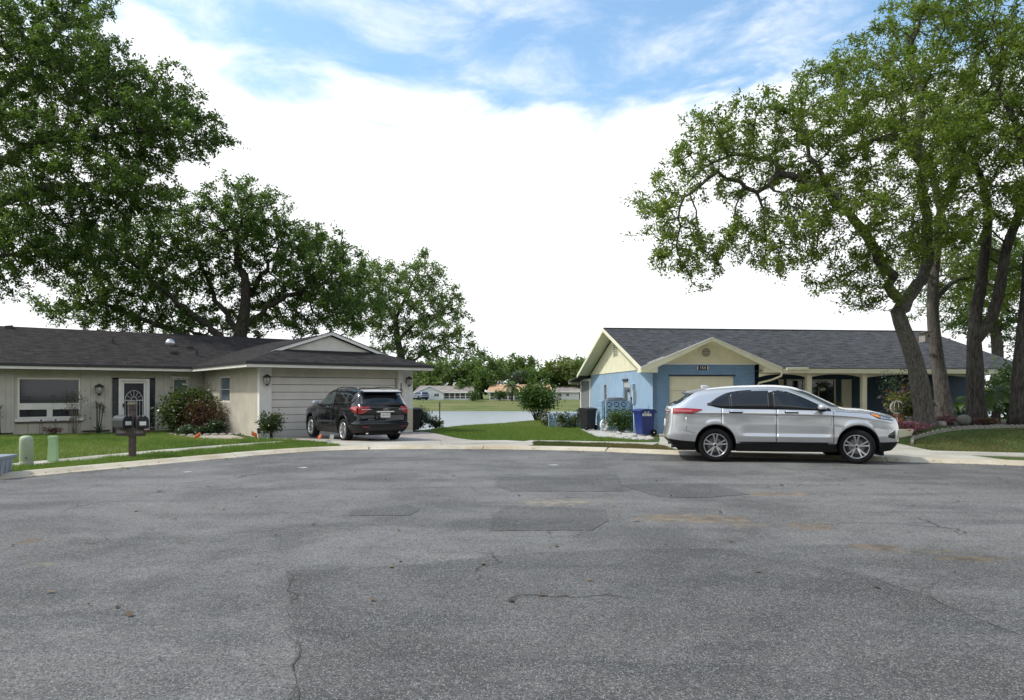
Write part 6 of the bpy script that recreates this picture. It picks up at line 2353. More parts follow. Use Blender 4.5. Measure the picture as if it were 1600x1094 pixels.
h = bv.ray_cast(Vector((-5, 0, .815)), Vector((1, 0, 0)))[0]
text_mesh('plate_letters', 'KEE W17', .062, mat('plate_ink', (.10, .12, .16), .5), pl, Mrear(h.x - .016, 0, .815), .002)
h = bv.ray_cast(Vector((-5, 0, .985)), Vector((1, 0, 0)))[0]
text_mesh('badge', 'GMC', .095, M_CHROME, BK, Mrear(h.x - .012, 0, .99), .006)
h = bv.ray_cast(Vector((-5, .48, .70)), Vector((1, 0, 0)))[0]
text_mesh('badge', 'TERRAIN', .06, M_CHROME, BK, Mrear(h.x - .012, .44, .695), .004)
h = bv.ray_cast(Vector((-5, -.52, .70)), Vector((1, 0, 0)))[0]
text_mesh('badge', 'SLE', .055, M_CHROME, BK, Mrear(h.x - .02, -.50, .695), .004)
MB().prism_y([(-.60, 1.575), (-.93, 1.515), (-.96, 1.485), (-.84, 1.462)], -.62, .62).build('spoiler', M_BLACKP, BK, bevel=.012)
MB().tube([(-.93, .08, 1.16), (-.945, -.40, 1.17)], .012, 6).build('wiper', M_BLACK, BK)
for s in (1, -1):
    MB().tube([(-.78, s * .52, .30), (-.97, s * .52, .285)], .035, 12).build('exhaust_tip', M_CHROME, BK, smooth=True)
BK.rotation_euler = (0, 0, R(90 + 36))
BK.location = (-4.38, 21.75, -.055)

# ------------------------------------------------------------------ things in the left yard
def at(px, py, z=0.02):
    x, y = gp(px, py, z)
    return (x, y, gz(x, y))


M_POST = mat('weathered_post', (.10, .072, .06), .85, .3, 9, .6, 60)
M_MBOX = mat('mailbox_dark', (.014, .017, .020), .45, .15, 8)
mbx = empty('mailbox_post', at(207, 718), R(-4), 'brown wooden post carrying a double mailbox bracket on the verge', 'mailbox post')
MB().box(-.055, .055, -.055, .055, -.1, 1.16).build('post', M_POST, mbx, bevel=.008)
MB().box(-.075, .075, -.075, .075, 1.16, 1.19).prism_y([(-.07, 1.19), (.07, 1.19), (.045, 1.225), (-.045, 1.225)], -.07, .07).build('post_cap', mat('post_cap', (.20, .165, .125), .8), mbx, bevel=.006)
MB().box(-.058, .058, -.058, .058, 1.04, 1.06).build('groove_band', M_DARKIN, mbx)
MB().prism_y([(-.33, .50), (.33, .50), (.33, .60), (.29, .66), (.12, .68), (-.12, .68), (-.29, .66), (-.33, .60)], -.085, -.056).build('number_board', mat('number_board', (.055, .042, .036), .7, .2, 9), mbx, bevel=.008)
for s, tx in ((-1, '10641'), (1, '10645')):
    text_mesh('carved_number', tx, .085, mat('faded_letters', (.32, .29, .27), .7) if s < 0 else MATS['faded_letters'], mbx, Matrix.Translation((s * .19, -.087, .585)) @ Matrix.Rotation(R(90), 4, 'X'), .002)
MB().box(-.34, .34, -.05, .25, .655, .68).build('shelf', M_POST, mbx)


def mailbox(label, x, tilt):
    r = empty('mailbox', mbx.matrix_basis @ Vector((x, .0, .682)), R(-4 + tilt), label, 'mailbox', 'mailboxes on the shared post')
    r.scale = (1.12, .92, 1.15)
    prof = [(-.1, 0), (.1, 0), (.1, .12)] + [(.1 * math.cos(a), .12 + .1 * math.sin(a)) for a in np.linspace(.2, math.pi - .2, 9)] + [(-.1, .12)]
    MB().prism_y(prof, -.22, .28).build('shell', M_MBOX, r, bevel=.004)
    pr2 = [(q[0] * 1.04, q[1] * 1.02 + .001) for q in prof]
    dr_ = MB().prism_y(pr2, -.245, -.222).build('door', M_MBOX, r, bevel=.004)
    MB().box(-.055, .055, -.2475, -.246, .045, .115).build('white_label', M_PLATE, dr_)
    MB().box(-.012, .012, -.265, -.246, .2, .23).build('pull', M_CHROME, dr_)
    return r


mailbox('left black mailbox on the shared post, seen three-quarter', -.205, 58)
mailbox('right black mailbox on the shared post, seen end-on', .2, 38)

M_PED = mat('pedestal_beige', (.36, .42, .29), .6, .08, 3, .1, 60, dirt=.15)
p1 = empty('utility_pedestal', at(41, 730), 0, 'taller rounded beige-green utility pedestal near the kerb', 'utility box')
MB().lathe([(.105, -.05), (.11, .12), (.115, .13), (.115, .50), (.108, .555), (.085, .585), (.04, .6), (.005, .602)], 24).build('cover', M_PED, p1, smooth=True)
MB().lathe([(.12, -.05), (.12, .10), (.112, .112)], 24).build('base', mat('pedestal_base', (.33, .345, .26), .7), p1, smooth=True)
MB().box(.06, .075, -.112, -.10, .17, .20).build('lock', M_BLACK, p1)
p2 = empty('utility_pedestal', at(83, 722), R(14), 'smaller square light green utility pedestal near the kerb', 'utility box')
M_PEDG = mat('pedestal_green', (.31, .47, .25), .5, .05, 4)
MB().add([(-.085, -.075, -.05), (.085, -.075, -.05), (.085, .075, -.05), (-.085, .075, -.05), (-.07, -.06, .50), (.07, -.06, .50), (.07, .06, .50), (-.07, .06, .50)],
         [(3, 2, 1, 0), (4, 5, 6, 7), (0, 1, 5, 4), (1, 2, 6, 5), (2, 3, 7, 6), (3, 0, 4, 7)]).build('body', M_PEDG, p2, bevel=.01)
MB().box(-.078, .078, -.068, .068, .47, .535).build('cap', M_PEDG, p2, bevel=.01)

x, y = gp(-10, 742, .05)
tb = empty('grey_tub', (x, y, .03), R(10), 'grey plastic tub cut by the left picture edge at the kerb', 'tub')
M_TUB = mat('grey_plastic', (.27, .30, .35), .5, .08, 6)
def frustum(x0, y0, x1, y1, z0, z1):
    return MB().add([(-x0, -y0, z0), (x0, -y0, z0), (x0, y0, z0), (-x0, y0, z0), (-x1, -y1, z1), (x1, -y1, z1), (x1, y1, z1), (-x1, y1, z1)],
                    [(3, 2, 1, 0), (4, 5, 6, 7), (0, 1, 5, 4), (1, 2, 6, 5), (2, 3, 7, 6), (3, 0, 4, 7)])
frustum(.16, .22, .20, .27, .0, .33).build('body', M_TUB, tb, bevel=.02)
frustum(.225, .295, .235, .305, .29, .345).build('rim', M_TUB, tb, bevel=.012)
for k in (-1, 0, 1):
    MB().box(-.2, .2, k * .15 - .012, k * .15 + .012, .02, .29).build('rib', M_TUB, tb, bevel=.01)

M_FLAG = mat('orange_flag', (.80, .16, .03), .6, .1, 9)


def flag(name, label, px, py, h, s, rz):
    r = empty(name, at(px, py), rz, label, 'marker flag', 'orange marker flags')
    MB().tube([(0, 0, -.05), (0.005, 0, h)], .004, 5).build('wire', mat('flag_wire', (.35, .3, .26), .5) if 'flag_wire' not in MATS else MATS['flag_wire'], r)
    rows = []
    for i in range(4):
        rows.append([(s * j / 5, .03 * s * math.sin(j * 1.3 + i * .8), h - s * .8 * i / 3 - .02 * j) for j in range(6)])
    o_ = MB().grid(rows).build('flag', M_FLAG, r, smooth=True)
    sd_ = o_.modifiers.new('thick', 'SOLIDIFY')
    sd_.thickness = .003
    return r


flag('marker_flag', 'orange marker flag on the lawn in front of the red bush', 313, 690, .30, .15, R(200))
flag('marker_flag', 'orange marker flag beside the garage wall corner bed', 393, 686, .30, .16, R(20))
flag('marker_flag', 'orange marker at the black car front wheel', 502, 684, .20, .13, R(150))
r = empty('white_marker', at(515, 697), R(5), 'small white marker sign at the tip of the left verge', 'marker sign')
MB().tube([(0, 0, -.05), (0, 0, .3)], .005, 5).build('wire', MATS['flag_wire'], r)
MB().box(-.05, .05, -.008, -.003, .19, .31, Matrix.Rotation(.25, 4, 'Y')).build('panel', M_PLATE, r)
MB().box(-.045, .045, -.008, -.003, .06, .17, Matrix.Rotation(-.1, 4, 'Y')).build('panel', M_PLATE, r)
r = empty('garden_stake', at(404, 687), 0, 'pale wooden stake by the small bush at the garage corner', 'stake')
MB().box(-.02, .02, -.02, .02, -.05, .40).build('stake', mat('pale_wood', (.50, .43, .30), .8), r, bevel=.004)
MB().box(-.03, .05, -.03, .03, .22, .38).build('tag', M_BLACK, r)
# stone edging by the bed
M_STONE = mat('edging_stone', (.30, .28, .25), .9, .25, 5, .6, 30)
rs = random.Random(4)
for i in range(9):
    q = hl(-1.9 + i * .25, 2.35 - .08 * i)
    b = MB().blob((0, 0, .03), (.10 + rs.random() * .05, .07, .055), 9, 6, .85, Matrix.Rotation(rs.random(), 4, 'Z')).build('edging_stone', M_STONE, None, smooth=True)
    b.location = (q.x, q.y, gz(q.x, q.y))
    tag(b, 'low grey stone edging the bed in front of the red bush', 'stone', 'stones edging the left bed')

# black bin behind the garage corner
def wheelie_bin(name, label, loc, rz, m, lidm, s=1.0, word=None):
    r = empty(name, loc, rz, label, 'bin')
    Ms_ = Matrix.Scale(s, 4)
    f = MB()
    rows = []
    for z, w_, y0, y1 in ((.04, .24, -.22, .24), (.12, .245, -.24, .25), (.80, .275, -.31, .29), (.93, .285, -.33, .31)):
        rows.append([(-w_, y0, z), (-w_ + .05, y0 - .03, z), (w_ - .05, y0 - .03, z), (w_, y0, z), (w_, y1, z), (w_ - .05, y1 + .02, z), (-w_ + .05, y1 + .02, z), (-w_, y1, z), (-w_, y0, z)])
    f.grid(rows)
    f.f.append(tuple(range(8)))
    MB().add([Ms_ @ Vector(p) for p in f.v], f.f).build('body', m, r, bevel=.012)
    f = MB()
    rim = MB().box(-.30, .30, -.375, .34, .90, .945, Ms_).build('rim', m, r, bevel=.012)
    prof = [(-.40, .945), (.30, .945), (.36, .96), (.36, .99), (.25, 1.03), (-.05, 1.055), (-.30, 1.035), (-.41, .985)]
    l = MB().add([Ms_ @ Vector((x_, q[0], q[1])) for x_ in (-.305, .305) for q in prof], [tuple(range(8)), tuple(range(8, 16))[::-1]] + [(i, (i + 1) % 8, 8 + (i + 1) % 8, 8 + i) for i in range(8)])
    l.build('lid', lidm, r, bevel=.015)
    MB().tube([Ms_ @ Vector((-.22, .40, .93)), Ms_ @ Vector((.22, .40, .93))], .018 * s, 8).box(-.23, -.19, .30, .41, .90, .95, Ms_).box(.19, .23, .30, .41, .90, .95, Ms_).build('handle', lidm, r)
    for sd in (1, -1):
        Mw = Ms_ @ Matrix.Translation((sd * .27, .25, .125)) @ Matrix.Rotation(R(90) * sd, 4, 'Y')
        w_ = MB().lathe([(.09, -.03), (.12, -.03), (.125, 0), (.12, .03), (.09, .03)], 24, Mw).build('wheel', M_TYRE, r)
        MB().lathe([(.012, .034), (.03, .03)], 12, Mw).build('hub_cap', M_CHROME, w_)
    MB().tube([Ms_ @ Vector((-.25, .25, .125)), Ms_ @ Vector((.25, .25, .125))], .014 * s, 8).build('axle', M_BLACK, r)
    if word:
        text_mesh('word', word, .13 * s, M_WHITE, r, Matrix.Translation((.283 * s + .004, -.08 * s, .82 * s)) @ Matrix.Rotation(R(90), 4, 'Z') @ Matrix.Rotation(R(90) - .04, 4, 'X'), .004, bold=.006)
        text_mesh('lid_word', 'O --- O', .07 * s, M_WHITE, r, Matrix.Translation((.302 * s + .003, -.10 * s, .925 * s)) @ Matrix.Rotation(R(90), 4, 'Z') @ Matrix.Rotation(R(90), 4, 'X'), .003, bold=.003)
    return r


M_BLUEBIN = mat('blue_bin_plastic', (.010, .026, .16), .42, .12, 5, .1, 80, dirt=.05)
M_BLKBIN = mat('black_bin_plastic', (.017, .018, .02), .5, .2, 5, .1, 80)
q = hl(6.55, 1.0)
wheelie_bin('rubbish_bin', 'black lidded bin behind the right garage corner, before the lake', (q.x, q.y, gz(q.x, q.y)), TH, M_BLKBIN, M_BLKBIN, .9)
x, y = gp(1007, 681, -.1)
wheelie_bin('recycling_bin', 'dark blue recycling bin with white lettering beside the brick garage', (x, y, gz(x, y) + .02), R(-66), M_BLUEBIN, M_BLUEBIN, .9, 'RTHRA')

# ------------------------------------------------------------------ things beside the blue house
q = hb(-1.75, 3.3)
wheelie_bin('rubbish_bin', 'black wheeled bin leaning beside the breeze-block screen', (q.x, q.y, gz(q.x, q.y) + .02), TB + R(205), M_BLKBIN, M_BLKBIN, .88)
# breeze-block screen round the air conditioner, each block a piece
scr = empty('breeze_block_screen', hb(0, 0, 0), TB, 'blue pierced breeze-block screen wall beside the blue house', 'wall')
M_BB = mat('breeze_block_blue', (.30, .44, .57), .85, .1, 5, .3, 80)


def breeze_block(s=.30, d=.10):
    b = MB()
    t = .035
    h_ = s / 2
    b.box(-h_, h_, 0, d, -h_, -h_ + t).box(-h_, h_, 0, d, h_ - t, h_).box(-h_, -h_ + t, 0, d, -h_ + t, h_ - t).box(h_ - t, h_, 0, d, -h_ + t, h_ - t)
    for a in (45, -45):
        Mx = Matrix.Rotation(R(a), 4, 'Y')
        b.box(-h_ * 1.22, h_ * 1.22, .003 if a > 0 else .006, d - .003, -.017, .017, Mx)
    b.box(-.05, .05, -.004, d + .002, -.05, .05, Matrix.Rotation(R(45), 4, 'Y'))
    me = bpy.data.meshes.new('block')
    me.from_pydata(b.v, [], b.f)
    me.materials.append(M_BB)
    return me


bbm = breeze_block()
def bb(x, y, z, rz):
    o_ = bpy.data.objects.new('block', bbm)
    COL.objects.link(o_)
    o_.parent = scr
    o_.location = (x, y, z)
    o_.rotation_euler = (0, 0, rz)
for j in range(4):
    for i in range(4):
        bb(-1.15 + .3 * i + .15 - .02, 2.55, .16 + .302 * j, 0)
    for i in range(3):
        bb(-1.2, 2.85 + .3 * i, .16 + .302 * j, R(90))
for j in range(2):
    for i in range(6):
        bb(-2.9 + .302 * i, 5.5, .16 + .302 * j, 0)
ac = empty('air_conditioner', hb(-.62, 3.25, .02), TB, 'grey air conditioner unit showing above the breeze-block screen', 'air conditioner')
M_ACG = mat('ac_grey', (.13, .15, .17), .6, .1, 6)
MB().box(-.38, .38, -.38, .38, 0, 1.26).build('cabinet', M_ACG, ac, bevel=.03)
MB().lathe([(.36, 1.262), (.36, 1.30), (.30, 1.325), (.05, 1.33)], 24).build('fan_guard', M_ACG, ac)
for k in range(12):
    MB().box(-.385, .385, -.39, -.382, .12 + k * .09, .12 + k * .09 + .03).build('fin', M_BLACK, ac)
# meter boxes with conduits on the side wall
mt = empty('electric_meter', hb(-.006, 2.75, 1.25), TB, 'pale electric meter and conduit boxes on the blue side wall', 'meter')
M_MET = mat('meter_grey_blue', (.36, .45, .52), .6, .06, 6)
MB().box(-.14, -.002, -.18, .12, .1, .62).build('meter_box', M_MET, mt, bevel=.012)
MB().lathe([(.10, 0), (.10, .09), (.085, .11), (.02, .115)], 20, Matrix.Translation((-.14, -.03, .42)) @ Matrix.Rotation(R(-90), 4, 'Y')).build('dial', M_GLASS_B, mt, smooth=False)
MB().box(-.12, -.002, -.42, -.22, .12, .66).build('breaker_box', M_MET, mt, bevel=.012)
MB().tube([(-.06, -.05, .1), (-.06, -.05, -1.3)], .03, 8).tube([(-.06, -.3, .12), (-.06, -.3, -1.3)], .035, 8).build('conduit', MATS['dark_blue_siding'], mt, smooth=True)
MB().box(-.05, -.003, .2, .32, .35, .6).build('lamp_bracket', M_BLACK, mt)
pz = empty('water_pipe_post', hb(-.55, .55, 0), TB, 'short blue pipe post behind the clipped hedge', 'pipe')
MB().tube([(0, 0, -.05), (0, 0, 1.12)], .04, 10).build('pipe', M_BB, pz, smooth=True)
MB().box(-.07, .07, -.06, .06, 1.12, 1.62).build('valve_box', M_MET, pz, bevel=.01)
# hedge clipped to a box
hg = shrub('clipped_hedge', 'clipped box-shaped hedge between the breeze-block screen and blue bin', tuple(hb(-.80, 1.35, .02)), (.62, .42, .86), 3200, .085, LS_GREEN, 10, seed=71, low=.04)
rs = random.Random(9)
for i, (lx, ly, lb) in enumerate(((-2.55, 4.6, 'white-flowered leafy plant at the far end of the gravel bed'), (-1.95, 5.0, 'tangled pale plant by the low blue blocks'), (-3.0, 6.0, 'dark leafy plant by the lake end of the blue house'))):
    shrub('bed_plant', lb, tuple(hb(lx, ly, .02)), (.42, .35, .70), 420, .12, LS_CROTON, 9, seed=80 + i, low=.0)
hr = empty('hose_reel', tuple(hb(-1.35, 2.15, .02)), TB + R(30), 'white coiled hose lying on a reel in front of the screen', 'hose reel')
for k in range(4):
    MB().tube([((.19 - .012 * k) * math.cos(a), -.06 + .035 * k, .24 + (.22 - .012 * k) * math.sin(a)) for a in np.linspace(0, 2 * math.pi, 25)], .016, 7).build('hose_coil', M_WHITE, hr, smooth=True)
MB().tube([(-.16, 0, 0), (0, 0, .26), (.16, 0, 0)], .014, 7).tube([(0, -.1, .26), (0, .12, .26)], .02, 8).build('reel_stand', M_PLATE, hr)
# white rocks edging the gravel
M_ROCK = mat('white_rock', (.42, .40, .37), .9, .2, 6, .6, 30)
for i in range(16):
    t = i / 15
    a, b, c = Vector((2.95, 24.2)), Vector((3.5, 22.2)), Vector((4.35, 22.0))
    p = a.lerp(b, t).lerp(b.lerp(c, t), t) if i % 2 else Vector((rs.uniform(3.2, 4.6), rs.uniform(22.6, 26.0)))
    s = rs.uniform(.05, .11)
    b_ = MB().blob((0, 0, s * .4), (s * 1.3, s, s * .7), 8, 6, .85, Matrix.Rotation(rs.random() * 3, 4, 'Z')).build('white_rock', M_ROCK, None, smooth=True)
    b_.location = (p.x, p.y, gz(p.x, p.y) + .01)
    tag(b_, 'white rock in the gravel bed beside the blue house', 'rock', 'white rocks by the blue house')
# yellowing palm by the downspout, porch plants
palm('potted_palm', 'yellowing palm by the downspout behind the silver car', tuple(hb(4.55, -.75, 0)), .85, 15, 1.3, LS_PALMY, 90, .05, .32, el=(.1, 1.1))
pp = shrub('porch_plant', 'bright yellow-green porch plant standing before the patio door', tuple(hb(7.15, .1, 0)), (.3, .28, 1.15), 420, .15, LS_PALMY, 9, seed=91, low=.55)
hgp = empty('hanging_plant', tuple(hb(7.05, .7, 1.62)), TB, 'small hanging plant basket under the porch', 'hanging plant')
MB().lathe([(.05, 0), (.10, .02), (.13, .12), (.135, .13)], 16).build('basket', M_WHITE, hgp)
MB().tube([(.13, 0, .12), (0, 0, .55), (-.13, 0, .12)], .004, 4).tube([(0, 0, .55), (0, 0, .74)], .004, 4).build('wire', M_BLACK, hgp)
g_ = np.random.default_rng(5)
V_, Q_ = leaf_arrays(np.array([0, 0, .15]) + g_.normal(size=(160, 3)) * np.array([.13, .13, .07]), .12, g_)
me = bpy.data.meshes.new('foliage')
fast_mesh(me, V_, Q_, g_.random(160))
link_mesh('foliage', me, LS_GREEN, hgp)

# nest box on the second oak
nb = empty('nest_box', tuple(W(1446, 535, 23.12)), R(12), 'small grey wooden nest box fixed to the straight oak', 'nest box')
M_NB = mat('grey_wood', (.30, .285, .26), .85, .2, 9, .4, 60)
MB().prism_y([(-.13, 0), (.13, 0), (.13, .36), (-.13, .30)], -.13, .13).build('box', M_NB, nb, bevel=.006)
MB().prism_y([(-.20, .29), (.17, .37), (.17, .395), (-.20, .315)], -.18, .14).build('roof', M_POST, nb)
MB().lathe([(.035, 0), (.035, .004)], 14, Matrix.Translation((.0, -.131, .2)) @ Matrix.Rotation(R(90), 4, 'X')).build('entrance_hole', M_DARKIN, nb)
MB().box(-.03, .03, .10, .42, .1, .16).build('bracket', M_POST, nb)

# scalloped brick edging on the right lawn, each block its own piece
ed = empty('scalloped_edging', (0, 0, 0), 0, 'curved row of pale scalloped edging blocks below the oaks', 'edging')
M_EDG = mat('edging_block', (.25, .23, .195), .9, .2, 7, .5, 60)
eb = MB()
prof = [(-.07, -.06), (.07, -.06), (.07, .03)] + [(.07 * math.cos(a), .03 + .045 * math.sin(a)) for a in np.linspace(.3, math.pi - .3, 6)] + [(-.07, .03)]
eb.prism_y(prof, -.03, .03)
ebm = bpy.data.meshes.new('block')
ebm.from_pydata(eb.v, [], eb.f)
ebm.materials.append(M_EDG)
EL = np.array(catmull([(10.35, 18.2), (10.75, 18.75), (11.7, 19.05), (13.2, 19.15), (15.0, 19.4), (17.0, 20.2), (19.0, 21.3)], 10))
LL = line_len(EL)
s = 0.0
rs = random.Random(2)
while s < LL[-1]:
    x, y = np.interp(s, LL, EL[:, 0]), np.interp(s, LL, EL[:, 1])
    x2, y2 = np.interp(s + .05, LL, EL[:, 0]), np.interp(s + .05, LL, EL[:, 1])
    o_ = bpy.data.objects.new('block', ebm)
    COL.objects.link(o_)
    o_.parent = ed
    o_.location = (x, y, gz(x, y) + .015 + rs.uniform(-.012, .01))
    o_.rotation_euler = (rs.uniform(-.06, .06), rs.uniform(-.06, .06), math.atan2(y2 - y, x2 - x) + rs.uniform(-.08, .08))
    s += .152


# bed below the oaks
def bed(px, py, Y):
    p = W(px, py, Y)
    return (p.x, p.y, gz(p.x, p.y))


M_FLOW = leaf_mat('pink_flowers', [(0, (.05, .08, .025)), (.25, (.09, .12, .03)), (.4, (.36, .06, .12)), (.8, (.50, .13, .24)), (1, (.65, .35, .42))], .2, .5)
shrub('flower_bed_clump', 'low mass of pink and red flowers in front of the leaning oak', bed(1412, 680, 19.6), (.75, .42, .34), 2300, .07, M_FLOW, 12, seed=101, low=.0, up=1.2)
pot = empty('flower_trough', bed(1402, 684, 19.3), R(10), 'cream planter trough holding the pink flowers', 'planter')
frustum(.30, .16, .36, .20, -.02, .22).build('trough', M_CREAM, pot, bevel=.015)
frustum(.31, .15, .31, .15, .215, .225).build('soil', MATS['mulch'], pot)


def potted(label, px, Y, s, lm, seed, flow=False):
    loc = bed(px, 670, Y)
    r = empty('potted_plant', loc, 0, label, 'potted plant')
    MB().lathe([(.13 * s, 0), (.15 * s, .05 * s), (.20 * s, .28 * s), (.225 * s, .29 * s), (.225 * s, .33 * s), (.19 * s, .33 * s)], 20).build('pot', mat('terracotta_%d' % seed, random.choice([(.25, .10, .06), (.10, .11, .12), (.22, .20, .18)]), .8), r, smooth=False)
    g = np.random.default_rng(seed)
    n = 420
    V_, Q_ = leaf_arrays(np.array([0, 0, .55 * s]) + g.normal(size=(n, 3)) * np.array([.17, .17, .16]) * s, .13 * s, g)
    me_ = bpy.data.meshes.new('foliage')
    fast_mesh(me_, V_, Q_, g.random(n))
    link_mesh('foliage', me_, lm, r)
    return r


potted('yellow-green potted plant left of the leaning oak', 1411, 21.5, 1.15, LS_PALMY, 111)
potted('potted plant with reddish leaves behind the yellow-green pot', 1419, 23.0, 1.5, LS_RED, 112)
potted('dark potted plant tucked behind the leaning oak', 1425, 20.9, 1.0, LS_CROTON, 113)
rosette('bromeliad', 'dark arching bromeliad between the two left oaks', bed(1500, 670, 21.6), 34, .75, .06, LS_STRAP, 114, (.25, 1.25), trunk_h=.25, curl=1.1, trunk_r=.06)
rosette('spider_plant', 'pale striped strap plant right of the split oak', bed(1550, 668, 20.6), 34, .5, .04, LS_PALMY, 115, (.3, 1.3), curl=1.5)
rosette('spiky_plant', 'dark spiky plant behind the striped strap plant', bed(1556, 660, 21.8), 30, .6, .04, LS_STRAP, 116, (.2, 1.3), trunk_h=.4, curl=1.0, trunk_r=.05)
shrub('red_flower_clump', 'small red flower clump at the foot of the split oak', bed(1542, 672, 20.2), (.28, .22, .26), 500, .06, LS_RED, 6, seed=117, low=0)
shrub('pink_flower_clump', 'small pale pink flower clump between the oak trunks', bed(1484, 672, 20.6), (.24, .2, .34), 420, .06, M_FLOW, 6, seed=118, low=0)
bl = MB().blob((0, 0, .17), (.19, .17, .16), 14, 10, .9).build('round_boulder', mat('mossy_stone', (.15, .155, .125), .95, .25, 6, .6, 30), None, smooth=True)
bl.location = bed(1506, 674, 20.4)
tag(bl, 'round grey-green boulder at the left foot of the split oak', 'boulder')
for i, (px, Y, s, lb) in enumerate(((1421, 20.2, .20, 'dark mossy boulder left of the leaning oak base'), (1497, 20.6, .11, 'small pale rock beside the round boulder'), (1470, 20.5, .12, 'brown rock at the right foot of the leaning oak'), (1575, 20.7, .14, 'bluish rock at the right of the bed'))):
    b_ = MB().blob((0, 0, s * .5), (s * 1.3, s, s * .8), 10, 8, .85).build('bed_rock', M_STONE, None, smooth=True)
    b_.location = bed(px, 670, Y)
    tag(b_, lb, 'rock')
palm('sago_palm', 'green feathery palm in front of the right end of the porch', bed(1556, 640, 24.2), 1.25, 20, 1.25, LS_GREEN, 120, .13, .34, el=(-.2, 1.2))
palm('sago_palm', 'smaller dark palm behind the split oak', bed(1512, 640, 24.8), .9, 16, 1.0, LS_GREEN, 121, .1, .28, el=(-.1, 1.1))
shrub('evergreen_shrub', 'large dark green shrub closing the right edge behind the oaks', bed(1600, 640, 25.3), (1.4, 1.0, 2.6), 5200, .17, LS_GREEN, 12, seed=122, low=.1, stem_r=.03)
tw = shrub('bare_rose_bush', 'thin dark twiggy bush against the shaded porch wall', bed(1398, 670, 22.6), (.55, .4, 1.9), 420, .08, LS_STRAP, 26, seed=123, low=.4, stem_r=.012)
ob = empty('garden_orb', bed(1402, 670, 21.4), 0, 'white wire garden ornament beside the car hood', 'garden ornament')
for k in range(5):
    a = k * math.pi / 5
    MB().tube([(.2 * math.cos(t) * math.cos(a), .2 * math.cos(t) * math.sin(a), .62 + .2 * math.sin(t)) for t in np.linspace(0, 2 * math.pi, 21)], .008, 5).build('hoop', M_PLATE, ob)
MB().tube([(0, 0, -.03), (0, 0, .42)], .012, 6).build('stake', M_PLATE, ob)

# ------------------------------------------------------------------ far shore houses
M_WHW = mat('white_siding', (.66, .70, .72), .7, .05, 1, dirt=.05)
M_ROOFW = mat('faded_shingle', (.25, .22, .20), .9, .2, .9, .3, 5)
M_ROOFO = mat('orange_tile', (.42, .235, .12), .85, .2, 1.2, .5, 4, col2=(.50, .33, .20))
M_SCR = mat('dark_screen', (.035, .04, .05), .4, .2, 2)


def far_house(label, px0, px1, Y, eave, ridge, roofm, gable=None, screens=(), wins=(), base=625):
    X0, X1 = W(px0, 0, Y).x, W(px1, 0, Y).x
    zb = CH + (HOR - base) * Y / F
    ze = CH + (HOR - eave) * Y / F
    zr = CH + (HOR - ridge) * Y / F
    r = empty('lake_house', (X0, Y, zb), 0, label, 'house')
    L = X1 - X0
    H = ze - zb
    MB().box(0, L, 0, 9, -.3, H).build('wall', M_WHW, r)
    rf = MB()
    hr = zr - zb
    roof_piece(rf, [(-.6, -.7, H - .05), (L + .6, -.7, H - .05), (L + .1, 4.5, hr), (.1, 4.5, hr)], .15)
    roof_piece(rf, [(.1, 4.5, hr), (L + .1, 4.5, hr), (L + .6, 9.7, H - .05), (-.6, 9.7, H - .05)], .15)
    rf.build('roof', roofm, r)
    MB().box(-.6, L + .6, -.76, -.7, H - .22, H - .02).build('fascia', M_WHITE, r)
    if gable:
        a, b, pz_ = gable
        a, b = W(a, 0, Y).x - X0, W(b, 0, Y).x - X0
        hz = CH + (HOR - pz_) * Y / F - zb
        MB().prism_y([(a, -.3), (b, -.3), (b, H), ((a + b) / 2, hz - .15), (a, H)], -1.6, 0).build('gable_wall', M_WHW, r)
        g_ = MB()
        m_ = (a + b) / 2
        roof_piece(g_, [(a - .4, -1.95, H - .12), (m_, -1.95, hz), (m_, 3.6, hz), (a - .4, 0, H - .12)], .12)
        roof_piece(g_, [(b + .4, -1.95, H - .12), (b + .4, 0, H - .12), (m_, 3.6, hz), (m_, -1.95, hz)], .12)
        g_.build('gable_roof', roofm, r)
        MB().prism_y([(a - .4, H - .26), (m_, hz - .14), (m_, hz + .02), (a - .4, H - .1)], -2.0, -1.952).prism_y([(b + .4, H - .26), (m_, hz - .14), (m_, hz + .02), (b + .4, H - .1)], -2.0, -1.952).build('rake_board', M_WHITE, r)
    for (a, b, t_, bt, yy) in screens:
        a, b = W(a, 0, Y).x - X0, W(b, 0, Y).x - X0
        z1_, z0_ = CH + (HOR - t_) * Y / F - zb, CH + (HOR - bt) * Y / F - zb
        p_ = MB().box(a + .08, b - .08, yy - .06, yy - .01, z0_, z1_).build('screen_panel', M_SCR, r)
        MB().box(a, a + .09, yy - .1, yy - .005, z0_ - .05, z1_ + .05).box(b - .09, b, yy - .1, yy - .005, z0_ - .05, z1_ + .05).build('screen_post', M_WHITE, p_)
        MB().box(a + .09, b - .09, yy - .09, yy - .061, z0_ + (z1_ - z0_) * .3, z0_ + (z1_ - z0_) * .3 + .07).build('screen_rail', M_WHITE, p_)
    for (a, b, t_, bt, yy) in wins:
        a, b = W(a, 0, Y).x - X0, W(b, 0, Y).x - X0
        z1_, z0_ = CH + (HOR - t_) * Y / F - zb, CH + (HOR - bt) * Y / F - zb
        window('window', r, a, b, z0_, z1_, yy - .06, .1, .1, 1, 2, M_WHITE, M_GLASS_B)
    return r


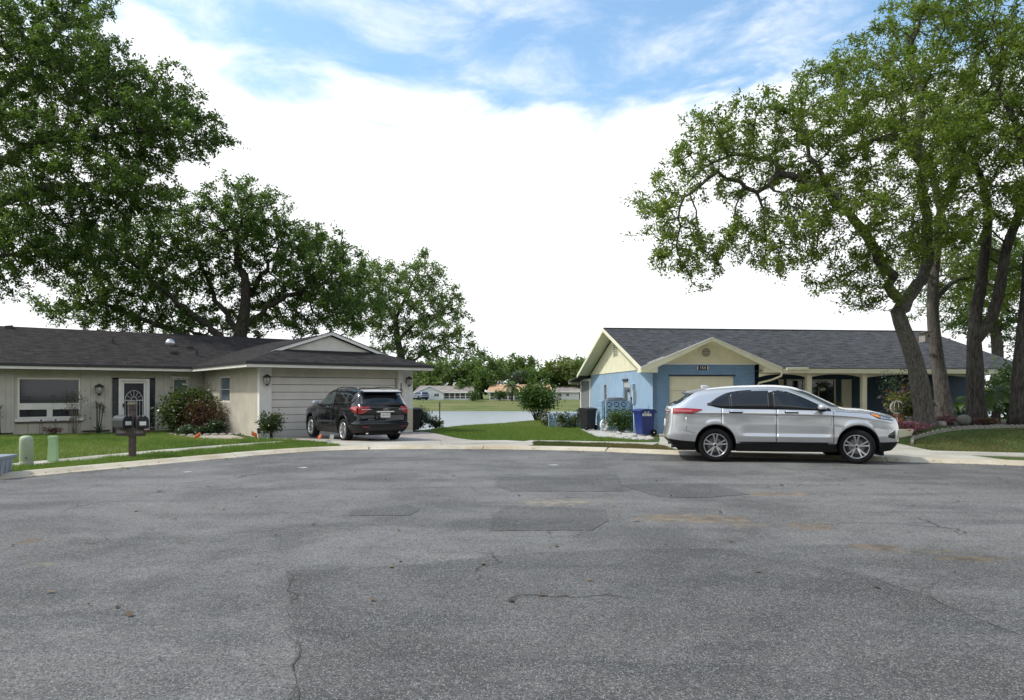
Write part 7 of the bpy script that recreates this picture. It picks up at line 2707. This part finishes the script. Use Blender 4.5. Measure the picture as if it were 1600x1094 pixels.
far_house('white lake house with grey roof, low gable and row of dark screens', 651, 737, 137, 612.5, 602.5, M_ROOFW, (652, 694, 603),
          [(694 + i * 8.4, 694 + i * 8.4 + 8.2, 614, 622.5, 0) for i in range(5)], [(679, 688, 614.2, 620.5, -1.6)])
far_house('lake house with orange tiled roof and screened porch', 765, 860, 137, 611.5, 600.5, M_ROOFO, None, [(765.5 + i * 9.4, 765.5 + i * 9.4 + 9.2, 612.6, 624, 0) for i in range(5)], [(840, 850, 614, 620, 0)])
far_house('low white lake house seen between hibiscus bush and blue house', 864, 905, 142, 611.5, 604, M_ROOFW, None, [], [(871, 878, 614, 620, 0), (884, 890, 614, 620, 0)], 624)
# parked car at the far white house
PF = dict(PB)
fc = empty('far_parked_car', (0, 0, 0), 0, 'small grey-blue parked car in front of the far white house', 'car')
M_FC = paint_mat('far_car_paint', (.10, .14, .20), .2, .3, False)
sp, ep, pt, bv = build_car(fc, PF, M_FC)
for s in (1, -1):
    sp('side_window', s, -.5, 2.0, wbot, wtop, M_CGLASS, .01, 12, 4)
    for xx in (0, 2.725):
        MB().lathe([(.2, -.1), (.35, -.1), (.35, .1), (.2, .1)], 20, Matrix.Translation((xx, s * .79, .35)) @ Matrix.Rotation(R(90), 4, 'X')).build('wheel', M_TYRE, fc)
ep('rear_glass', -1, -.68, .68, 1.13, 1.42, M_CGLASS, .01, 8, 4)
ep('windshield', 1, -.7, .7, 1.14, 1.5, M_CGLASS2, .01, 8, 5)
x = W(662, 0, 132).x
fc.location = (x - .3, 133.0, gz(x, 133.0))
fc.rotation_euler = (0, 0, R(128))

# ------------------------------------------------------------------ street trees behind the viewpoint (seen mirrored in windows and paint)
for i, (x, y, rz, sc_, lb) in enumerate(((-30, -24, 40, 1.1, 'street oak behind the viewpoint, far left'), (-14, -30, 160, 1.2, 'street oak behind the viewpoint, left of the street'),
                                         (16, -14, 250, 1.3, 'street oak behind the viewpoint, right of the street'), (31, -9, 80, 1.2, 'street oak behind the viewpoint, right lawn'),
                                         (4, -24, 300, 1.3, 'street oak behind the viewpoint, nearest the street'), (-44, -6, 120, 1.0, 'street oak beyond the left picture edge'), (0, -62, 200, 1.2, 'street oak at the far end of the street behind'))):
    c = copy_tree(oak_b)
    c.location = (x, y, 0)
    c.rotation_euler = (0, 0, R(rz))
    c.scale = (sc_, sc_, sc_)
    tag(c, lb, 'tree', 'street oaks out of view')

# fallen oak leaves along the kerb, on the drives and a few out on the asphalt
M_LITTER = leaf_mat('fallen_leaves', [(0, (.05, .032, .018)), (.5, (.13, .085, .045)), (1, (.24, .17, .09))], .1, .8)
g_ = np.random.default_rng(77)
pts = []
E_ = np.array(EDGE)
L_ = line_len(E_)
ss = g_.random(900) * L_[-1]
off_ = np.abs(g_.normal(size=900)) * -.22 + .12
idx_ = np.clip(np.searchsorted(L_, ss), 1, len(E_) - 1)
T_ = E_[idx_] - E_[idx_ - 1]
T_ /= np.linalg.norm(T_, axis=1)[:, None]
P_ = np.stack([np.interp(ss, L_, E_[:, 0]), np.interp(ss, L_, E_[:, 1])], 1) + np.stack([-T_[:, 1], T_[:, 0]], 1) * off_[:, None]
pts.append(np.c_[P_, np.where(off_ > 0, .04, .006)])
Q_ = np.c_[g_.random(260) * 18 - 5, 4 + g_.random(260) ** .7 * 11]
Q_ = Q_[pip(ROAD, Q_[:, 0], Q_[:, 1])]
pts.append(np.c_[Q_, np.full(len(Q_), .009)])
C_ = np.concatenate(pts)
V_, F_ = leaf_arrays(C_, .075, g_, up=6.0, aspect=.5)
V_[:, 2] = np.repeat(C_[:, 2], 4) + np.abs(V_[:, 2] - np.repeat(C_[:, 2], 4)) * .25 + .003
me = bpy.data.meshes.new('fallen_leaves')
fast_mesh(me, V_, F_, g_.random(len(F_)))
tag(link_mesh('fallen_leaves', me, M_LITTER), 'scattered brown fallen leaves along the kerb and asphalt', 'leaf litter', kind='stuff')
